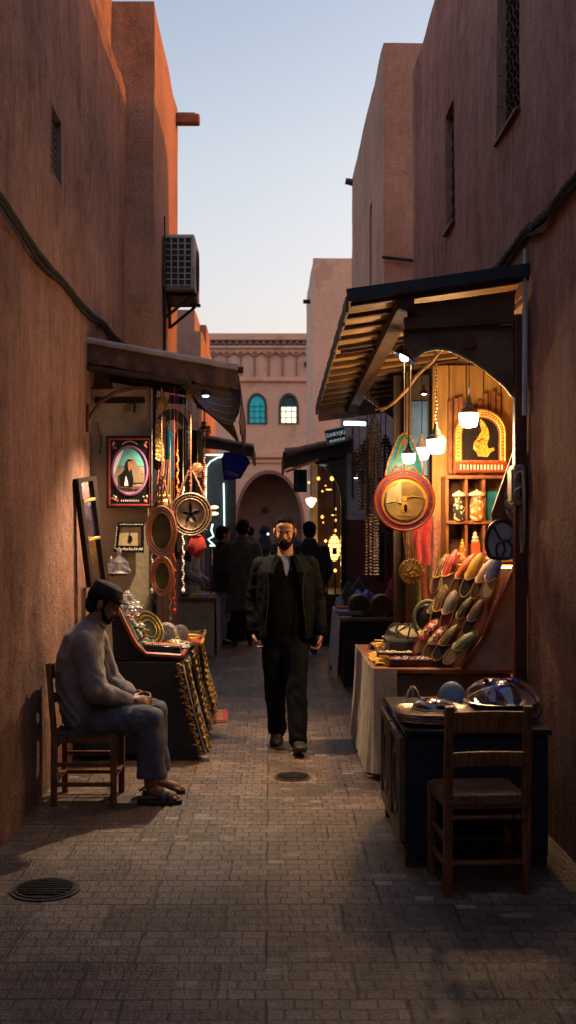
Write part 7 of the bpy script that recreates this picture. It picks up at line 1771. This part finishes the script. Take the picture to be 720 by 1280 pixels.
# phone light of a distant walker
g = MB(); g.box((0,0,0),(.03,.01,.03),b=.003); g.box((0,.008,0),(.045,.006,.085),b=.003,mi=1); solo('phone', 'small bluish phone light held up in the crowd', 'phone', g, [M('phone_light', (.6,.7,1), .3, emit=.9, ecol=(.5,.65,1), bump=0), BKp], loc=P(335,667.5,17.9))

# ---- seated seller on his chair, looking down at his hands; front is +X
chair((-1.13,6.97,0), -PI/2, 'wooden ladderback chair under the seated man by the left wall', H=.865, W=.40, D=.40, sh=.425)
sm_ = thing('person', 'man in grey shirt and dark cap sitting by the left wall, head bowed', 'person', (-1.02,6.97,0))
def s(x, y, z): return V((x, 6.97+y, z))
hd = s(-1.035,0,1.215); HR = Rz(PI/2) @ Rx(.42)       # face -Y turned to +X, bowed
b_ = MB(); face(b_, hd, HR, 1.0)
b_.chain([s(-1.115,0,1.06),s(-1.07,0,1.13),s(-1.05,0,1.17)],[.065,.06,.055])
Yv = V((0,1,0))
def sec(x, z, rx, ry, tilt): a = tilt; return (s(x,0,z), V((rx*math.cos(a),0,-rx*math.sin(a))), Yv*ry)
b_.loft([sec(-1.14,.52,.12,.165,0),sec(-1.17,.68,.13,.165,.1),sec(-1.18,.85,.125,.17,.25),sec(-1.15,.99,.105,.165,.35),sec(-1.12,1.06,.07,.09,.4)], 22)
for yy in (-.095,.10):
    b_.chain([s(-1.12,yy*1.0,.52),s(-.72,yy*1.25,.53),s(-.735,yy*1.1,.12)],[.085,.060,.042]); b_.caps(s(-.73,yy*1.1,.08), s(-.60,yy*1.25,.045), .038, .032)
    for k in range(5):
        yk = yy*1.25+(k-2)*.017; b_.caps(s(-.605,yk,.042), s(-.565-.008*(2-abs(k-1)),yk,.034), .011, .009, 8)
SH1, EL1, WR1 = s(-1.125,-.20,.985), s(-1.06,-.245,.705), s(-.865,-.10,.625)
SH2, EL2, WR2 = s(-1.125,.20,.985), s(-1.03,.235,.70), s(-.86,.07,.63)
b_.chain([SH1,EL1,WR1],[.058,.044,.031]); b_.chain([SH2,EL2,WR2],[.058,.044,.031])
hand(b_, WR1+V((.01,.004,0)), (1,.35,-.05), (0,.75,-.6), (.1,.4,1), .55, 1.0); hand(b_, WR2+V((.01,-.004,0)), (1,-.35,.05), (0,-.75,-.5), (.1,-.4,1), .55, 1.0)
pc('body', b_, M('skin_dark', (.22,.10,.055), .5, var=.2, vs=20, bump=.2), sm_, .0062, 3)
q = lambda x,y,z: hd+HR@V((x,y,z))
for x in (-1,1):
    g = MB(); g.sph(q(x*.030,-.081,-.002), .012, 12, 8); eo = part('eye', g, WS_, sm_, world=True); g = MB(); g.sph(q(x*.030,-.089,-.005), .0055, 8, 6); part('iris', g, IRS, eo, world=True)
g = MB(); g.sph(q(0,.03,.03),(.083,.092,.08),20,13,rot=HR); g.sph(q(0,.055,-.02),(.074,.058,.07),18,12,rot=HR)
for x in (-1,1): g.caps(q(x*.074,-.012,.04), q(x*.074,-.008,-.02), .010, .008)
pc('hair', g, HAIR, sm_, .006, 2, fold(60,.003,3))
g = MB(); g.sph(q(0,-.052,-.086),(.045,.040,.030),16,10,rot=HR)
for x in (-1,1): g.caps(q(x*.070,-.010,-.020), q(x*.056,-.035,-.066), .008, .014); g.caps(q(x*.056,-.035,-.066), q(x*.028,-.060,-.088), .014, .018); g.caps(q(x*.004,-.100,-.047), q(x*.026,-.088,-.062), .006, .007)
pc('beard', g, HAIR, sm_, .0055, 2, fold(70,.003,6))
g = MB(); g.loft([(q(0,.008,.045),HR@V((.088,0,0)),HR@V((0,.106,.012))),(q(0,.008,.085),HR@V((.088,0,0)),HR@V((0,.106,.008))),(q(0,.012,.118),HR@V((.076,0,0)),HR@V((0,.092,.004))),(q(0,.015,.132),HR@V((.045,0,0)),HR@V((0,.055,.0)))], 26)
g.sph(q(0,-.085,.052),(.066,.058,.012),18,9,rot=HR)
pc('cap', g, M('black_wool_cap', (.010,.010,.012), .9, bump=.5, bs=150), sm_, .006, 3, fold(18,.004,1))
SHG = M('grey_linen_shirt', (.17,.145,.15), .9, bump=.4, bs=110, sheen=.1, var=.2)
g = MB(); g.loft([sec(-1.13,.47,.150,.190,0),sec(-1.15,.56,.160,.195,0),sec(-1.175,.70,.158,.195,.1),sec(-1.185,.86,.148,.200,.25),sec(-1.155,.99,.125,.195,.35),sec(-1.12,1.06,.085,.12,.4),sec(-1.09,1.105,.070,.075,.45)], 28)
g.sph(s(-1.08,0,.62),(.12,.165,.12),18,12)
for S_, E_, W_ in ((SH1,EL1,WR1),(SH2,EL2,WR2)): g.sph(S_+V((0,0,-.01)),(.082,.075,.075),14,9); g.chain([S_,S_.lerp(E_,.5),E_,E_.lerp(W_,.5),W_+V((-.015,0,0))],[.080,.074,.072,.062,.050])
def sf_(co): return fold(7,.007,4,(1.6,1,.8))(co)+.004*noise.noise(V((co.x*26-co.z*16,co.y*9,co.z*10)))+.007*math.sin((co.x*1.3+co.z)*62+7*noise.noise(co*6))*(1 if co.z < .82 else .4)*(.5+noise.noise(co*4+V((3,1,2))))
pc('shirt', g, SHG, sm_, .0085, 3, sf_)
g = MB(); g.loft([(s(-1.085,0,1.095),V((.066,0,-.035)),Yv*.070),(s(-1.07,0,1.125),V((.060,0,-.032)),Yv*.066)], 22); pc('collar', g, SHG, sm_, .006, 1)
JNS = M('blue_grey_trousers', (.075,.085,.115), .85, bump=.4, bs=120, var=.25)
g = MB(); g.loft([(s(-1.13,0,.43),V((.14,0,0)),Yv*.195),(s(-1.12,0,.50),V((.155,0,0)),Yv*.20),(s(-1.12,0,.56),V((.14,0,0)),Yv*.18)], 24)
for yy in (-.095,.10):
    g.chain([s(-1.10,yy*1.05,.50),s(-.90,yy*1.2,.515),s(-.735,yy*1.28,.515)],[.112,.102,.088]); g.chain([s(-.735,yy*1.28,.515),s(-.730,yy*1.22,.36),s(-.735,yy*1.18,.23)],[.086,.088,.086])
    g.loft([(s(-.732,yy*1.18,.30),V((.088,0,0)),Yv*.078),(s(-.735,yy*1.18,.155),V((.098,0,.0)),Yv*.080)], 20)
pc('trousers', g, JNS, sm_, .009, 4, lambda co: fold(8,.014,7,(1.4,1,.7))(co)+.004*math.sin(co.x*45+6*noise.noise(co*5)))
for yy in (-.105,.115):
    g = MB()
    so_ = [(-.81+.27*(i/20), (.040+.014*math.sin(i/20*PI*.9+.4))*1) for i in range(21)]
    out_ = [(x, 6.97+yy*1.2+y_*math.sin(PI*min(1,max(.0,(j+.6)/21.2)))**.35) for j,(x,y_) in enumerate(so_)]+[(x, 6.97+yy*1.2-y_*math.sin(PI*min(1,max(.0,(j+.6)/21.2)))**.35) for j,(x,y_) in list(enumerate(so_))[::-1]]
    g.prism(out_, .002, .026, ax='XY'); so2 = part('sandal', g, M('sandal_sole', (.02,.016,.013), .7), sm_, world=True)
    g = MB()
    for x_, z_ in ((-.66,.083),(-.615,.070)): g.grid(lambda u,v: (x_+.026*v, 6.97+yy*1.2+.055*math.cos(PI*u), .022+z_*math.sin(PI*u)*.85-.008*v), 12, 2, .006)
    g.tube([(-.80,6.97+yy*1.2,.08),(-.76,6.97+yy*1.2+.045,.10),(-.66,6.97+yy*1.2+.045,.075)], .008, 5)
    part('sandal_strap', g, M('sandal_leather', (.035,.022,.015), .5, bump=.4), so2, world=True)
